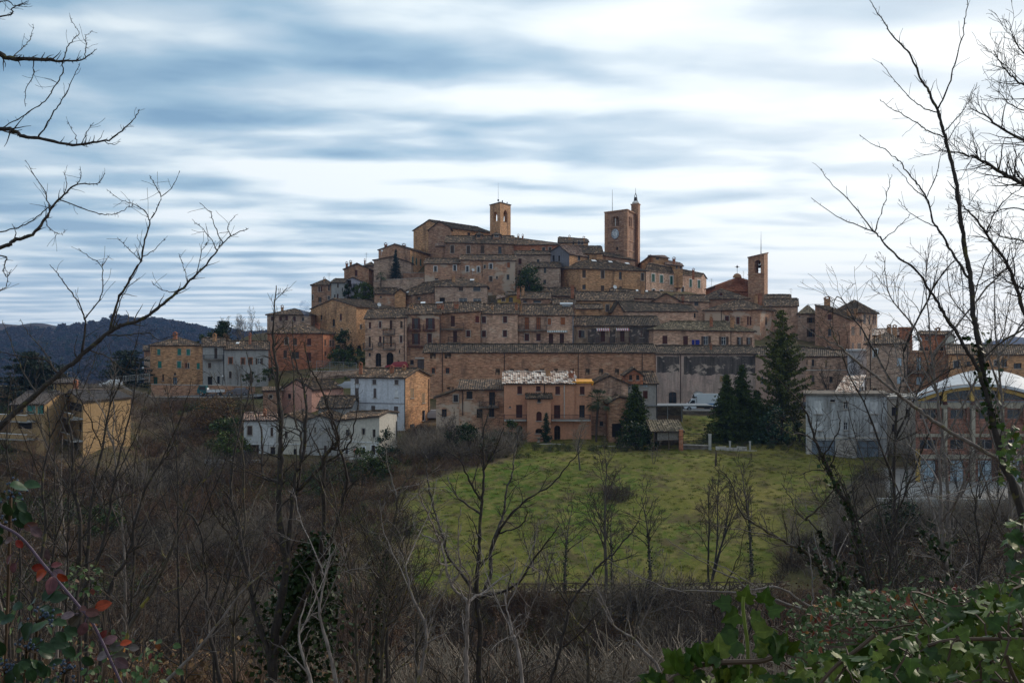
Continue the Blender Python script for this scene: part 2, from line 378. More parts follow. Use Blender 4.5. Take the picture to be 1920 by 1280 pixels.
g3 = mixc(nt, 1.0, g3, R(n3, [(.28, .72), (.5, 1), (.75, 1.25)]), 'MULTIPLY')
s1 = mixc(nt, R(n2, [(.35, 0), (.65, 1)]), (.085, .06, .037), (.18, .125, .075))
s2 = mixc(nt, R(n1, [(.42, 0), (.62, .75)]), s1, (.085, .085, .025))
s2 = mixc(nt, 1.0, s2, R(n3, [(.3, .5), (.7, 1.4)]), 'MULTIPLY')
fh = noise(nt, pos, .006, 5, .6)
f1 = mixc(nt, R(fh, [(.42, 0), (.58, 1)]), (.035, .030, .032), (.075, .05, .042))
f1 = mixc(nt, R(noise(nt, pos, .03, 4, .8), [(.5, 0), (.6, .6)]), f1, (.03, .045, .03))
f1 = mixc(nt, R(noise(nt, mapping(nt, pos, (1, 1, 1), (400, 90, 0)), .0045, 2, .5), [(.60, 0), (.62, .9)]), f1, (.14, .13, .06))
rg = N(nt, 'ShaderNodeMath', operation='MULTIPLY'); nt.links.new(at_.outputs['Alpha'], rg.inputs[0]); nt.links.new(R(n2, [(.35, .2), (.6, 1)]), rg.inputs[1])
s2 = mixc(nt, rg.outputs[0], s2, mixc(nt, R(n1, [(.4, 0), (.6, 1)]), (.17, .125, .07), (.12, .12, .035)))
edge = N(nt, 'ShaderNodeMath', operation='ADD'); nt.links.new(sep.outputs[0], edge.inputs[0])
ne = N(nt, 'ShaderNodeMath', operation='MULTIPLY_ADD'); nt.links.new(n2, ne.inputs[0]); ne.inputs[1].default_value = 2.2; ne.inputs[2].default_value = -1.12
nt.links.new(ne.outputs[0], edge.inputs[1])
em = N(nt, 'ShaderNodeMath', operation='MULTIPLY'); nt.links.new(R(edge.outputs[0], [(.4, 0), (.6, 1)]), em.inputs[0]); nt.links.new(R(sep.outputs[0], [(0, 0), (.1, 1)]), em.inputs[1])
col = mixc(nt, em.outputs[0], s2, g3)
col = mixc(nt, sep.outputs[1], col, f1)
col = mixc(nt, sep.outputs[2], col, mixc(nt, R(n2, [(.35, 0), (.65, 1)]), (.22, .21, .20), (.32, .30, .28)))
nt.links.new(col, b.inputs['Base Color']); b.inputs['Roughness'].default_value = .95; b.inputs['Specular IOR Level'].default_value = .1
bump(nt, n3, b, .35, .12)
me.materials.append(m)
g = bpy.data.objects.new('ground', me); C.objects.link(g); tag(g, kind='structure')
def ribbon(name, pts, w, mat, dz=.05, kind='structure'):
    """a draped strip along px/Y points"""
    mb = MB(); P = []
    for (a, b2) in zip(pts[:-1], pts[1:]):
        for k in range(12):
            t = k/12; P.append((a[0]+(b2[0]-a[0])*t, a[1]+(b2[1]-a[1])*t))
    P.append(pts[-1]); Q = [V(((p-960)/F*Y, Y, 0)) for p, Y in P]
    rows = []
    for i, q in enumerate(Q):
        d = Q[min(i+1, len(Q)-1)]-Q[max(i-1, 0)]; d.normalize(); n = V((-d.y, d.x, 0))
        zc = gz(q.x, q.y)
        rows.append([V(((q+n*w*s).x, (q+n*w*s).y, max(zc, gz((q+n*w*s).x, (q+n*w*s).y))+dz)) for s in (-.5, -.17, .17, .5)])
    for a, c in zip(rows[:-1], rows[1:]):
        for k in range(3): mb.face([a[k], a[k+1], c[k+1], c[k]], [(p.x, p.y) for p in (a[k], a[k+1], c[k+1], c[k])])
    o = mb.build(name, mat, smooth=True); tag(o, kind=kind); return o
M['gravel'] = plain('pale_gravel', (.30, .28, .25), .95, .3, 2)
M['asph'] = plain('worn_asphalt', (.16, .16, .165), .95, .2, .6)
M['dirtp'] = plain('earth_track', (.20, .17, .10), .95, .3, 1.5)
ribbon('path', [(900, 94.6), (960, 94.4), (1180, 94.6), (1480, 95.4)], .9, M['dirtp'], .05)
ribbon('path', [(1525, 100), (1562, 112), (1572, 122)], 1.3, M['dirtp'], .1)
ribbon('road', [(-100, 186), (140, 186), (260, 188.6), (380, 188.5), (520, 188)], 4.4, M['asph'], .1)
ribbon('road', [(560, 193), (640, 193.5), (760, 194.5), (800, 195)], 5, M['asph'], .12)
ribbon('road', [(1180, 173.5), (1330, 173.8), (1460, 174), (1600, 174), (1760, 172)], 6, M['asph'], .1)
# ---------------------------------------------------------------- sky, sun, camera
sc = bpy.context.scene
w = bpy.data.worlds.new('World'); sc.world = w; w.use_nodes = True; nt = w.node_tree; nt.nodes.clear()
SAZ, SEL = math.radians(50), math.radians(24)   # sun: right of the view and beyond the village
sky = N(nt, 'ShaderNodeTexSky', sky_type='NISHITA', sun_disc=False, sun_elevation=SEL, sun_rotation=SAZ)
tc = N(nt, 'ShaderNodeTexCoord'); D = tc.outputs['Generated']
sx = N(nt, 'ShaderNodeSeparateXYZ'); nt.links.new(D, sx.inputs[0])
def mth(op, a, b_=None, c_=None):
    n = N(nt, 'ShaderNodeMath', operation=op)
    for i, x in enumerate((a, b_, c_)):
        if x is None: continue
        if hasattr(x, 'node'): nt.links.new(x, n.inputs[i])
        else: n.inputs[i].default_value = x
    return n.outputs[0]
zz = mth('ADD', mth('MAXIMUM', sx.outputs[2], 0), .05)
cmb = N(nt, 'ShaderNodeCombineXYZ')
nt.links.new(mth('DIVIDE', sx.outputs[0], zz), cmb.inputs[0]); nt.links.new(mth('DIVIDE', sx.outputs[1], zz), cmb.inputs[1])
P = cmb.outputs[0]
rot = (0, 0, math.radians(-9))
c1 = noise(nt, mapping(nt, P, (1.15, 1.5, 1), (3.1, 5.7, 0), rot), 1, 2.5, .5, .25)
c2 = noise(nt, mapping(nt, P, (.38, .40, 1), (8.3, 1.2, 0), rot), 1, 2, .5)
c3 = noise(nt, mapping(nt, P, (3.4, 4.8, 1), (1.3, 4.2, 0), rot), 1, 3, .55, .3)
wv = N(nt, 'ShaderNodeTexWave', wave_type='BANDS', bands_direction='Y', wave_profile='SIN'); wv.inputs['Scale'].default_value = .52
wv.inputs['Distortion'].default_value = 4.5; wv.inputs['Detail'].default_value = 2; wv.inputs['Detail Scale'].default_value = .6
nt.links.new(mapping(nt, P, (.55, 1.0, 1), (0, 0, 0), rot), wv.inputs['Vector'])
cov = mth('ADD', mth('ADD', mth('MULTIPLY', c1, .62), mth('MULTIPLY', c2, .42)), mth('ADD', mth('MULTIPLY', c3, .14), mth('ADD', mth('MULTIPLY', wv.outputs['Fac'], .10), .01)))
glow = N(nt, 'ShaderNodeVectorMath', operation='DOT_PRODUCT'); nt.links.new(D, glow.inputs[0])
gd = V((math.sin(math.radians(31)), math.cos(math.radians(31)), .10)).normalized(); glow.inputs[1].default_value = gd
gl = mth('POWER', mth('MAXIMUM', glow.outputs['Value'], 0), 14)
cov2 = mth('ADD', cov, mth('MULTIPLY', gl, .10))
hz = mth('POWER', mth('SUBTRACT', 1.0, mth('MINIMUM', mth('MAXIMUM', sx.outputs[2], 0), 1)), 9)
r = ramp(nt, [(.50, (.15, .28, .42)), (.58, (.27, .41, .53)), (.645, (.43, .54, .63)), (.705, (.65, .73, .77)), (.78, (.80, .84, .86))]); nt.links.new(cov2, r.inputs[0])
lowc = mixc(nt, mth('MULTIPLY', hz, .6), r.outputs[0], (.60, .70, .79))
# darker overcast away from the bright side
dim = mth('ADD', .72, mth('MULTIPLY', mth('MAXIMUM', mth('ADD', mth('MULTIPLY', sx.outputs[1], .75), mth('MULTIPLY', sx.outputs[0], .35)), 0), .46))
vm = N(nt, 'ShaderNodeVectorMath', operation='SCALE'); nt.links.new(lowc, vm.inputs[0]); nt.links.new(dim, vm.inputs['Scale'])
add = mixc(nt, mth('MULTIPLY', gl, .55), vm.outputs[0], (1.0, .97, .92))
bg1 = N(nt, 'ShaderNodeBackground'); nt.links.new(sky.outputs[0], bg1.inputs[0]); bg1.inputs[1].default_value = .06
bg2 = N(nt, 'ShaderNodeBackground'); nt.links.new(add, bg2.inputs[0]); bg2.inputs[1].default_value = 1.0
mx = N(nt, 'ShaderNodeMixShader'); mx.inputs[0].default_value = .86
nt.links.new(bg1.outputs[0], mx.inputs[1]); nt.links.new(bg2.outputs[0], mx.inputs[2])
out = N(nt, 'ShaderNodeOutputWorld'); nt.links.new(mx.outputs[0], out.inputs[0])
sl = bpy.data.lights.new('sun', 'SUN'); sl.energy = 1.7; sl.angle = math.radians(10); sl.color = (1, .87, .72)
so = bpy.data.objects.new('sun', sl); C.objects.link(so); so.location = (0, 0, 60)
sd = V((math.sin(SAZ)*math.cos(SEL), math.cos(SAZ)*math.cos(SEL), math.sin(SEL)))
so.rotation_euler = (-sd).to_track_quat('-Z', 'Y').to_euler()
cam = bpy.data.cameras.new('camera'); cam.lens = 35; cam.sensor_width = 36; cam.clip_end = 12000; cam.clip_start = .05
co = bpy.data.objects.new('camera', cam); C.objects.link(co); co.location = (0, 0, 0); co.rotation_euler = (PI/2, 0, 0); sc.camera = co
sc.view_settings.view_transform = 'Standard'; sc.view_settings.look = 'None'; sc.view_settings.exposure = .48
sc.cycles.use_denoising = True; sc.cycles.max_bounces = 5; sc.cycles.transparent_max_bounces = 4; sc.cycles.volume_bounces = 0
# ---------------------------------------------------------------- houses
CR = dict(A=(480, 420, 4.571), B=(760, 360, 4.571), C=(1040, 340, 4.571), D=(1320, 440, 4.572), E=(640, 560, 4.571), G=(920, 560, 4.571),
          H=(1180, 580, 4.267), I=(1480, 580, 3.555), J=(240, 560, 4.572), K=(0, 560, 4.267), L=(420, 660, 4.8), Q=(900, 640, 4.8), W=(0, 0, 1))
SEED = [0]
class House: pass
def seg_hit(A, B, px, py):
    d = V(((px-960)/F, 1)); A2 = V((A.x, A.y)); e = V((B.x-A.x, B.y-A.y))
    # Y*d = A2 + t*e
    det = d.x*(-e.y) + e.x*d.y
    Y = (A2.x*(-e.y)+e.x*A2.y)/det
    t = (d.x*A2.y-d.y*A2.x)/det
    return t*e.length, (640-py)/F*Y, Y
def facade(mb, A, B, zb, z0, z1, peak, holes, uo, depth=.28, m=0):
    d = V((B.x-A.x, B.y-A.y, 0)); L = d.length; d.normalize(); n = V((d.y, -d.x, 0))
    P = lambda u, z, o=0: V((A.x, A.y, 0))+d*u+n*o+V((0, 0, z))
    fc = lambda q, o=0: mb.face([P(u, z, o) for u, z in q], [(u+uo, z+uo*.37) for u, z in q], m)
    zt = min(z0, z1)
    us = sorted({0, L}|{h[0] for h in holes}|{h[1] for h in holes}); zs = sorted({zb, zt}|{h[2] for h in holes}|{h[3] for h in holes})
    for i in range(len(us)-1):
        run = None
        for j in range(len(zs)-1):
            cu, cz = (us[i]+us[i+1])/2, (zs[j]+zs[j+1])/2
            inside = any(h[0] < cu < h[1] and h[2] < cz < h[3] for h in holes)
            if not inside:
                if run is None: run = zs[j]
            if inside or j == len(zs)-2:
                top = zs[j] if inside else zs[j+1]
                if run is not None and top > run: fc([(us[i], run), (us[i+1], run), (us[i+1], top), (us[i], top)])
                run = None
    q = [(0, zt), (L, zt)]
    if z1 > zt+1e-4: q.append((L, z1))
    if peak: q.append((L*peak[0], peak[1]))
    if z0 > zt+1e-4: q.append((0, z0))
    if len(q) > 2: fc(q)
    for (u0, u1, a, c, arch) in holes:
        zc = c
        arc = []
        if arch:
            rise = min((u1-u0)/2, (c-a)*.5)*(arch if arch < 1 else 1); zc = c-rise; um = (u0+u1)/2
            arc = [(um+(u1-u0)/2*math.cos(t*PI/10), zc+rise*math.sin(t*PI/10)) for t in range(11)]  # right to left
            fc([(u1, zc)]+[(u1, c), (um, c)]+arc[1:6][::-1])
            fc([(um, c), (u0, c), (u0, zc)]+arc[5:10][::-1])
        rim = [(u0, zc), (u0, a), (u1, a), (u1, zc)]+(arc[1:-1] if arch else [])
        for k in range(len(rim)):
            p, q2 = rim[k], rim[(k+1) % len(rim)]
            mb.face([P(*p), P(*p, -depth), P(*q2, -depth), P(*q2)], [(p[0]+uo, p[1]), (p[0]+uo+.28, p[1]), (q2[0]+uo+.28, q2[1]), (q2[0]+uo, q2[1])])
def roof_plane(mb, E0, E1, T0, T1, prof, uo, over=.45, per=.36, amp=.055):
    """corrugated tile plane. E0->E1 eave, T0->T1 the same line at ridge height, prof(u 0..1)->how far up"""
    up0 = (T0-E0); up1 = (T1-E1); nrm = (E1-E0).cross(up0).normalized()
    if nrm.z < 0: nrm = -nrm
    al = (E1-E0).normalized(); L = (E1-E0).length; e = .3
    S = max(up0.length, .1); vo = -over/S
    n = max(4, int((L+2*e)/per*4)); n = min(n, 1600)
    rows = []
    for i in range(n+1):
        s = -e+(L+2*e)*i/n; t = s/L; tc_ = min(max(t, 0), 1)
        h = amp*math.cos(2*PI*s/per)
        base = E0+al*s; up = up0*(1-tc_)+up1*tc_
        pv = prof(tc_)
        vs = [vo, vo*.3+pv*.3, pv*.65, pv] if pv > .02 else [vo, vo*.66, vo*.33, pv]
        rows.append([(base+up*v+nrm*(h+.03*math.sin(s*1.7+v*9)+random.uniform(-.012, .012)), (s+uo, v*S), base+up*v-nrm*.2) for v in vs])
    for a, c in zip(rows[:-1], rows[1:]):
        for k in range(3): mb.face([a[k][0], c[k][0], c[k+1][0], a[k+1][0]], [a[k][1], c[k][1], c[k+1][1], a[k+1][1]], 0)
        mb.face([a[0][2], c[0][2], c[0][0], a[0][0]], None, 1)
    for k in (0, -1):
        r = rows[k]
        for q in range(3):
            f = [r[q][2], r[q][0], r[q+1][0], r[q+1][2]]
            mb.face(f if k == 0 else f[::-1], None, 1)
    a, c = rows[0], rows[-1]
    step = max(1, n//12)
    idx = list(range(0, n, step))+[n]
    for i, j in zip(idx[:-1], idx[1:]):
        mb.face([rows[i][3][2], rows[j][3][2], rows[j][0][2], rows[i][0][2]], None, 1)
def cylz(mb, c, r, h, k=10, m=0):
    mb.tube([V(c), V(c)+V((0, 0, h))], r, k, m, True)
def house(cr, label, X, Y, ye, yb, roof='E', yr=None, wall='brick', tile='tile', depth=10, win='', cat='house', chim='', extra='', over=.45, name='house', db=3.5, wall2=None, opens=0):
    ox, oy, s = CR[cr]; fx = lambda x: ox+x/s; fy = lambda y: oy+y/s
    if not hasattr(Y, '__len__'): Y = (Y,)*len(X)
    SEED[0] += 1; rs = SEED[0]; uo = (rs*13.37) % 97; rng = random.Random(rs)
    pts = [V(((fx(x)-960)/F*y, y, 0)) for x, y in zip(X, Y)]
    P0, P1 = pts[0], pts[1]
    if len(pts) == 3: P2 = pts[2]
    else:
        d = (P1-P0).normalized(); cx_ = fx((X[0]+X[1])/2); P2 = P1+V((-d.y, d.x, 0))*depth
        if cx_ > 1450 or cx_ < 520:   # party walls follow the plots, not the street
            rd = (P0 if cx_ > 1450 else P1).normalized(); P2 = P1+rd*depth
    P3 = P0+P2-P1; P = [P0, P1, P2, P3]
    if not hasattr(ye, '__len__'): ye = (ye, None)
    if wall == 'brick' and name == 'house': wall = ('brick', 'brickg', 'brickpl', 'brick', 'brickp', 'brickd')[(rs*7+rs//3) % 6]
    z0 = (640-fy(ye[0]))/F*Y[0]; z1 = z0 if ye[1] is None else (640-fy(ye[1]))/F*Y[1]
    zE = [z0, z1, z1, z0]
    zb = min((640-fy(yb))/F*min(Y), gz(P1.x, P1.y))-db
    zb = (640-fy(yb))/F*min(Y)-db
    zr = [None, None]
    peaks = [None]*4; planes = []
    if yr is not None and not hasattr(yr, '__len__'): yr = (yr, None)
    mid = lambda a, c: (a+c)/2
    full = lambda t: 1.0
    def p3(p, z): return V((p.x, p.y, z))
    if roof in 'EH':
        m0, m1 = mid(P0, P3), mid(P1, P2)
        ra = (640-fy(yr[0]))/F*m0.y; rb = ra if yr[1] is None else (640-fy(yr[1]))/F*m1.y
        ra = max(ra, z0+.4); rb = max(rb, z1+.4)
        h0, h1 = p3(m0, ra), p3(m1, rb)
        L = (P1-P0).length; D = (P2-P1).length
        if roof == 'E':
            peaks[1] = (.5, rb); peaks[3] = (.5, ra)
            planes += [(p3(P0, z0), p3(P1, z1), h0, h1, full), (p3(P2, z1), p3(P3, z0), h1, h0, full)]
        else:
            i = min(.5, D/2/L)
            pr = lambda t, i=i: min(1, t/i, (1-t)/i)
            planes += [(p3(P0, z0), p3(P1, z1), h0, h1, pr), (p3(P2, z1), p3(P3, z0), h1, h0, pr)]
            ia, ib = h0+(h1-h0)*i, h1+(h0-h1)*i
            tri = lambda t: min(1, t/.5, (1-t)/.5)
            sh = (P2-P1)/2
            planes += [(p3(P1, z1), p3(P2, z1), ib-sh, ib+sh, tri), (p3(P3, z0), p3(P0, z0), ia+sh, ia-sh, tri)]
        pk = (ra, rb)
    elif roof == 'I':
        Q = [P1, P2, P3, P0]; qz = [zE[1], zE[2], zE[3], zE[0]]
        m0, m1 = mid(P1, P0), mid(P2, P3)
        ra = max((640-fy(yr[0]))/F*m0.y, z1+.4); rb = ra if yr[1] is None else max((640-fy(yr[1]))/F*m1.y, z1+.4)
        h0, h1 = p3(m0, ra), p3(m1, rb); L = (P2-P1).length; D = (P1-P0).length; i = min(.5, D/2/L)
        pr = lambda t, i=i: min(1, t/i, (1-t)/i)
        planes += [(p3(Q[0], qz[0]), p3(Q[1], qz[1]), h0, h1, pr), (p3(Q[2], qz[2]), p3(Q[3], qz[3]), h1, h0, pr)]
        ia, ib = h0+(h1-h0)*i, h1+(h0-h1)*i; tri = lambda t: min(1, t/.5, (1-t)/.5); sh = (Q[2]-Q[1])/2
        planes += [(p3(Q[1], qz[1]), p3(Q[2], qz[2]), ib-sh, ib+sh, tri), (p3(Q[3], qz[3]), p3(Q[0], qz[0]), ia+sh, ia-sh, tri)]
    elif roof == 'G':
        m0, m1 = mid(P0, P1), mid(P3, P2)
        ra = (640-fy(yr[0]))/F*m0.y; rb = ra if yr[1] is None else (640-fy(yr[1]))/F*m1.y
        ra = max(ra, max(z0, z1)+.3)
        h0, h1 = p3(m0, ra), p3(m1, ra if yr[1] is None else rb)
        peaks[0] = (.5, ra); peaks[2] = (.5, h1.z)
        planes += [(p3(P1, z1), p3(P2, z1), h0, h1, full), (p3(P3, z0), p3(P0, z0), h1, h0, full)]
        pk = (ra, ra)
    elif roof == 'S':   # rises to the back
        ra = (640-fy(yr[0]))/F*P3.y; rb = ra if yr[1] is None else (640-fy(yr[1]))/F*P2.y
        zE = [z0, z1, rb, ra]
        planes += [(p3(P0, z0), p3(P1, z1), p3(P3, ra), p3(P2, rb), full)]
        pk = (ra, rb)
    elif roof == 'D':   # one slope falling from one side to the other
        if z0 > z1: planes += [(p3(P1, z1), p3(P2, z1), p3(P0, z0), p3(P3, z0), full)]
        else: planes += [(p3(P3, z0), p3(P0, z0), p3(P2, z1), p3(P1, z1), full)]
        pk = (z0, z1)
    else:
        pk = (z0, z1)
    root = thing(name, label, cat, (mid(P0, P2).x, mid(P0, P2).y, zb+db))
    H = House(); H.root = root; H.P = P; H.zE = zE; H.zb = zb; H.fx = fx; H.fy = fy; H.Y = Y; H.s = s
    # openings
    holes = [[], [], [], []]; wl = []
    for wd in [q.strip() for q in win.split(';') if q.strip()]:
        t = wd.split(); f = 0
        if t[0][:2] in ('r:', 'l:'): f = 1 if t[0][0] == 'r' else 3; t[0] = t[0][2:]
        st, cl = t[0], t[1]; x, y, w_, h_ = [float(a) for a in t[2:6]]
        A, B = P[f], P[(f+1) % 4]
        u0, zc, yy = seg_hit(A, B, fx(x-w_/2), fy(y)); u1, zc1, yy1 = seg_hit(A, B, fx(x+w_/2), fy(y))
        yc = (yy+yy1)/2; zc = (640-fy(y))/F*yc; hh = h_/s/F*yc
        L = (B-A).length
        if u0 > u1: u0, u1 = u1, u0
        u0, u1 = max(.15, u0), min(L-.15, u1)
        if u1-u0 < .12: continue
        arch = 1 if st[0] in 'aA' else (.45 if st[0] == 'h' else 0)
        lim = min(zE[f], zE[(f+1) % 4])-.06
        a, c = zc-hh/2, zc+hh/2
        ok = c < lim and a > zb
        clash = any(not (u1 < h[0]-.02 or u0 > h[1]+.02 or c < h[2]-.02 or a > h[3]+.02) for h in holes[f])
        if clash: continue
        if ok: holes[f].append((u0, u1, a, c, arch))
        wl.append((f, st, cl, u0, u1, a, c, ok))
    mb = MB()
    for f in range(4):
        facade(mb, P[f], P[(f+1) % 4], zb, zE[f], zE[(f+1) % 4], peaks[f], holes[f], uo+f*31, m=1 if (wall2 and f == 1) else 0)
    if roof == 'F':
        mb.face([p3(P[i], zE[i]-.05) for i in range(4)], None, 0)
    wo = mb.build('wall', [M[wall], M[wall2]] if wall2 else M[wall], root)
    if roof == 'F':
        r_ = MB(); c = mid(P0, P2); ax = (P1-P0); ay = (P2-P1)
        r_.obox(V((c.x, c.y, z0+.14)), ax/2+ax.normalized()*.35, ay/2+ay.normalized()*.35, V((0, 0, .14)))
        ro = r_.build('roof', M['conc2'] if tile == 'tile' else M[tile], root)
    elif roof != 'N':
        r_ = MB()
        for k, (a, c, t0, t1, pr) in enumerate(planes): roof_plane(r_, a, c, t0, t1, pr, uo+k*17, over)
        if roof in 'EHGI':
            a, c = (h0, h1)
            if roof in 'HI': a, c = ia, ib
            dd = (c-a); n_ = max(2, int(dd.length/.8))
            r_.tube([a+dd*(i/n_)+V((0, 0, .06+random.uniform(-.03, .03))) for i in range(n_+1)], .14, 5, 0, True)
        ro = r_.build('roof', [M[tile], M['eave']], root)
    else: ro = None
    H.roof = ro
    for w_ in wl: window(root, P[w_[0]], P[(w_[0]+1) % 4], *w_[1:], rng)
    # chimneys: x y(top) w h Yoffset
    for cd in [q.strip() for q in chim.split(';') if q.strip()]:
        t = cd.split(); x, y, w_, h_ = [float(a) for a in t[:4]]; yy = Y[0]+(float(t[4]) if len(t) > 4 else depth*.3)
        p = at(fx(x), fy(y), yy); ww = w_/s/F*yy; hh = h_/s/F*yy
        cm = MB(); cm.box(p-V((0, 0, hh/2+.75)), ww, ww*.8, hh+1.5); cm.box(p+V((0, 0, -.12)), ww*1.3, ww*1.1, .14)
        for k in (-1, 1):
            cm.box(p+V((k*ww*.42, 0, .12)), ww*.14, ww*.7, .32)
        cm.obox(p+V((-ww*.25, 0, .38)), V((ww*.42, 0, .13)), V((0, ww*.55, 0)), V((0, 0, .04)))
        cm.obox(p+V((ww*.25, 0, .38)), V((ww*.42, 0, -.13)), V((0, ww*.55, 0)), V((0, 0, .04)))
        o = cm.build('chimney', M['brickr'] if rng.random() < .5 else M['brickt'], ro or root)
    for ed in [q.strip() for q in extra.split(';') if q.strip()]:
        t = ed.split(); k = t[0]; f = 0
        if ':' in k: f = 1 if k[0] == 'r' else 3; k = k[2:]
        A, B = P[f], P[(f+1) % 4]; d = (B-A).normalized(); n = V((d.y, -d.x, 0))
        def pt(x, y, o=0):
            u, z, yy = seg_hit(A, B, fx(x), fy(y)); return p3(A+d*u+n*o, z)
        a = [float(q) for q in t[1:] if q.replace('.', '').replace('-', '').isdigit()]; txt = [q for q in t[1:] if not q.replace('.', '').replace('-', '').isdigit()]
        if k == 'bal':   # x0 x1 ytop yslab
            q0, q1 = pt(a[0], a[3]), pt(a[1], a[3]); tz = pt(a[0], a[2]).z; wdt = (q1-q0).length; col_ = txt[0] if txt else 'iron'
            pr = float(a[4]) if len(a) > 4 else 1.0
            b1 = MB(); b1.obox((q0+q1)/2+n*pr/2-V((0, 0, .1)), d*wdt/2, n*pr/2, V((0, 0, .1)))
            bo = b1.build('balcony', M['stone'] if col_ == 'iron' else M['c_dr'] if col_ == 'rd' else M['conc2'], root)
            if 'och' in txt:
                b1 = MB(); hh_ = max(.7, tz-q0.z)*.9; b1.obox((q0+q1)/2+n*pr+V((0, 0, hh_/2)), d*wdt/2, n*.08, V((0, 0, hh_/2))); b1.obox((q0+q1)/2+n*pr+V((0, 0, hh_+.04)), d*(wdt/2+.05), n*.12, V((0, 0, .04)), 1); b1.build('parapet', [M['ochre'], M['trimw']], bo); continue
            b2 = MB(); hr = max(.6, tz-q0.z); c0 = q0+n*(pr-.05)
            b2.obox((q0+q1)/2+n*(pr-.05)+V((0, 0, hr)), d*wdt/2, n*.025, V((0, 0, .03)))
            b2.obox((q0+q1)/2+n*(pr-.05)+V((0, 0, .12)), d*wdt/2, n*.02, V((0, 0, .02)))
            nb_ = max(2, int(wdt/.16))
            for i in range(nb_+1): b2.obox(c0+d*(wdt*i/nb_)+V((0, 0, hr/2)), d*.012, n*.012, V((0, 0, hr/2)))
            for q in (q0+d*.03, q1-d*.03):
                b2.obox(q+n*pr/2+V((0, 0, hr)), d*.02, n*pr/2, V((0, 0, .03)))
                for i in range(6): b2.obox(q+n*(pr*i/6)+V((0, 0, hr/2)), d*.012, n*.012, V((0, 0, hr/2)))
            b2.build('railing', M['c_dr'] if col_ == 'rd' else M['iron'], bo)
            if 'pots' in txt:
                b3 = MB(); b4 = MB()
                for i in range(max(2, int(wdt/.6))):
                    q = q0+d*(.3+.6*i)+n*(pr+.12)+V((0, 0, hr*.8)); cylz(b3, q-V((0, 0, .12)), .13, .22, 7)
                    for _ in range(26):
                        c_ = q+V((rng.uniform(-.25, .25), rng.uniform(-.2, .2), rng.uniform(.05, .35))); leafquad(b4, c_, .09, rng)
                b3.build('flower_pot', M['c_og'], bo); b4.build('pot_plant', MATL('shrub'), bo)
        elif k == 'aw':  # awning x0 x1 ytop ybot colour
            q0, q1 = pt(a[0], a[2]), pt(a[1], a[2]); dz = q0.z-pt(a[0], a[3]).z; wdt = (q1-q0).length; b1 = MB(); nst = max(4, int(wdt/.22))
            for i in range(nst):
                c0, c1 = q0+d*(wdt*i/nst), q0+d*(wdt*(i+1)/nst)
                for (o0, z0_, o1, z1_) in ((0.02, 0, .95, -dz*.55), (.95, -dz*.55, .97, -dz)):
                    b1.face([c0+n*o1+V((0, 0, z1_)), c1+n*o1+V((0, 0, z1_)), c1+n*o0+V((0, 0, z0_)), c0+n*o0+V((0, 0, z0_))], None, i % 2)
            b1.build('awning', [M['c_wh'], M['awn_'+(txt[0] if txt else 'p')]], root)
        elif k == 'pipe':
            q0, q1 = pt(a[0], a[1], .09), pt(a[0], a[2], .09); q1 = V((q0.x, q0.y, q1.z)); b1 = MB(); b1.tube([q0, q1], .07, 6)
            b1.build('downpipe', M[txt[0]] if txt else M['pipe'], root)
        elif k == 'band':  # x0 x1 y h mat
            q0, q1 = pt(a[0], a[2]), pt(a[1], a[2]); wdt = (q1-q0).length; b1 = MB()
            b1.obox((q0+q1)/2+n*.03, d*wdt/2, n*.06, V((0, 0, a[3]/s/F*Y[0]/2))); b1.build('string_course', M[txt[0]] if txt else M['trim'], root)
        elif k == 'sky':  # skylight x y w on the front roof plane
            if ro:
                # intersect with front plane
                e0, e1, t0_, t1_, _ = planes[0]
                nn = (e1-e0).cross(t0_-e0).normalized(); ray = V(((fx(a[0])-960)/F, 1, (640-fy(a[1]))/F))
                tt = e0.dot(nn)/ray.dot(nn); q = ray*tt
                if 20 < tt < 500:
                    if nn.z < 0: nn = -nn
                    al = (e1-e0).normalized(); up = nn.cross(al); ww = a[2]/s/F*Y[0]
                    b1 = MB(); b1.obox(q+nn*.12, al*ww/2, up*.4, nn*.06); b1.build('skylight', M['solar'] if 'w' in txt else M['steel'], ro)  # white pane colour paints the sky's glint on the glass
        elif k == 'stain':  # dark weathered coat on the plaster  x0 x1 y0 y1
            q0, q1 = pt(a[0], a[3]), pt(a[1], a[3]); zt_ = pt(a[0], a[2]).z; b1 = MB(); nx_, nz_ = 40, 10
            wdt = (q1-q0).length
            nx_ = max(8, int(wdt/.5)); hs = [(rng.uniform(-.1, .1), rng.uniform(-.22, .2)) for _ in range(nx_+1)]
            for i in range(nx_):
                t0_, t1_ = wdt*i/nx_, wdt*(i+1)/nx_; a0, a1 = hs[i], hs[i+1]
                q = [(t0_, q0.z+a0[1]), (t1_, q0.z+a1[1]), (t1_, zt_+a1[0]), (t0_, zt_+a0[0])]
                b1.face([q0+d*u+n*.012+V((0, 0, z-q0.z)) for u, z in q], [(u+uo, z) for u, z in q])
            b1.build('blackened_coat', M[txt[0]] if txt else M['black'], root)
    return H
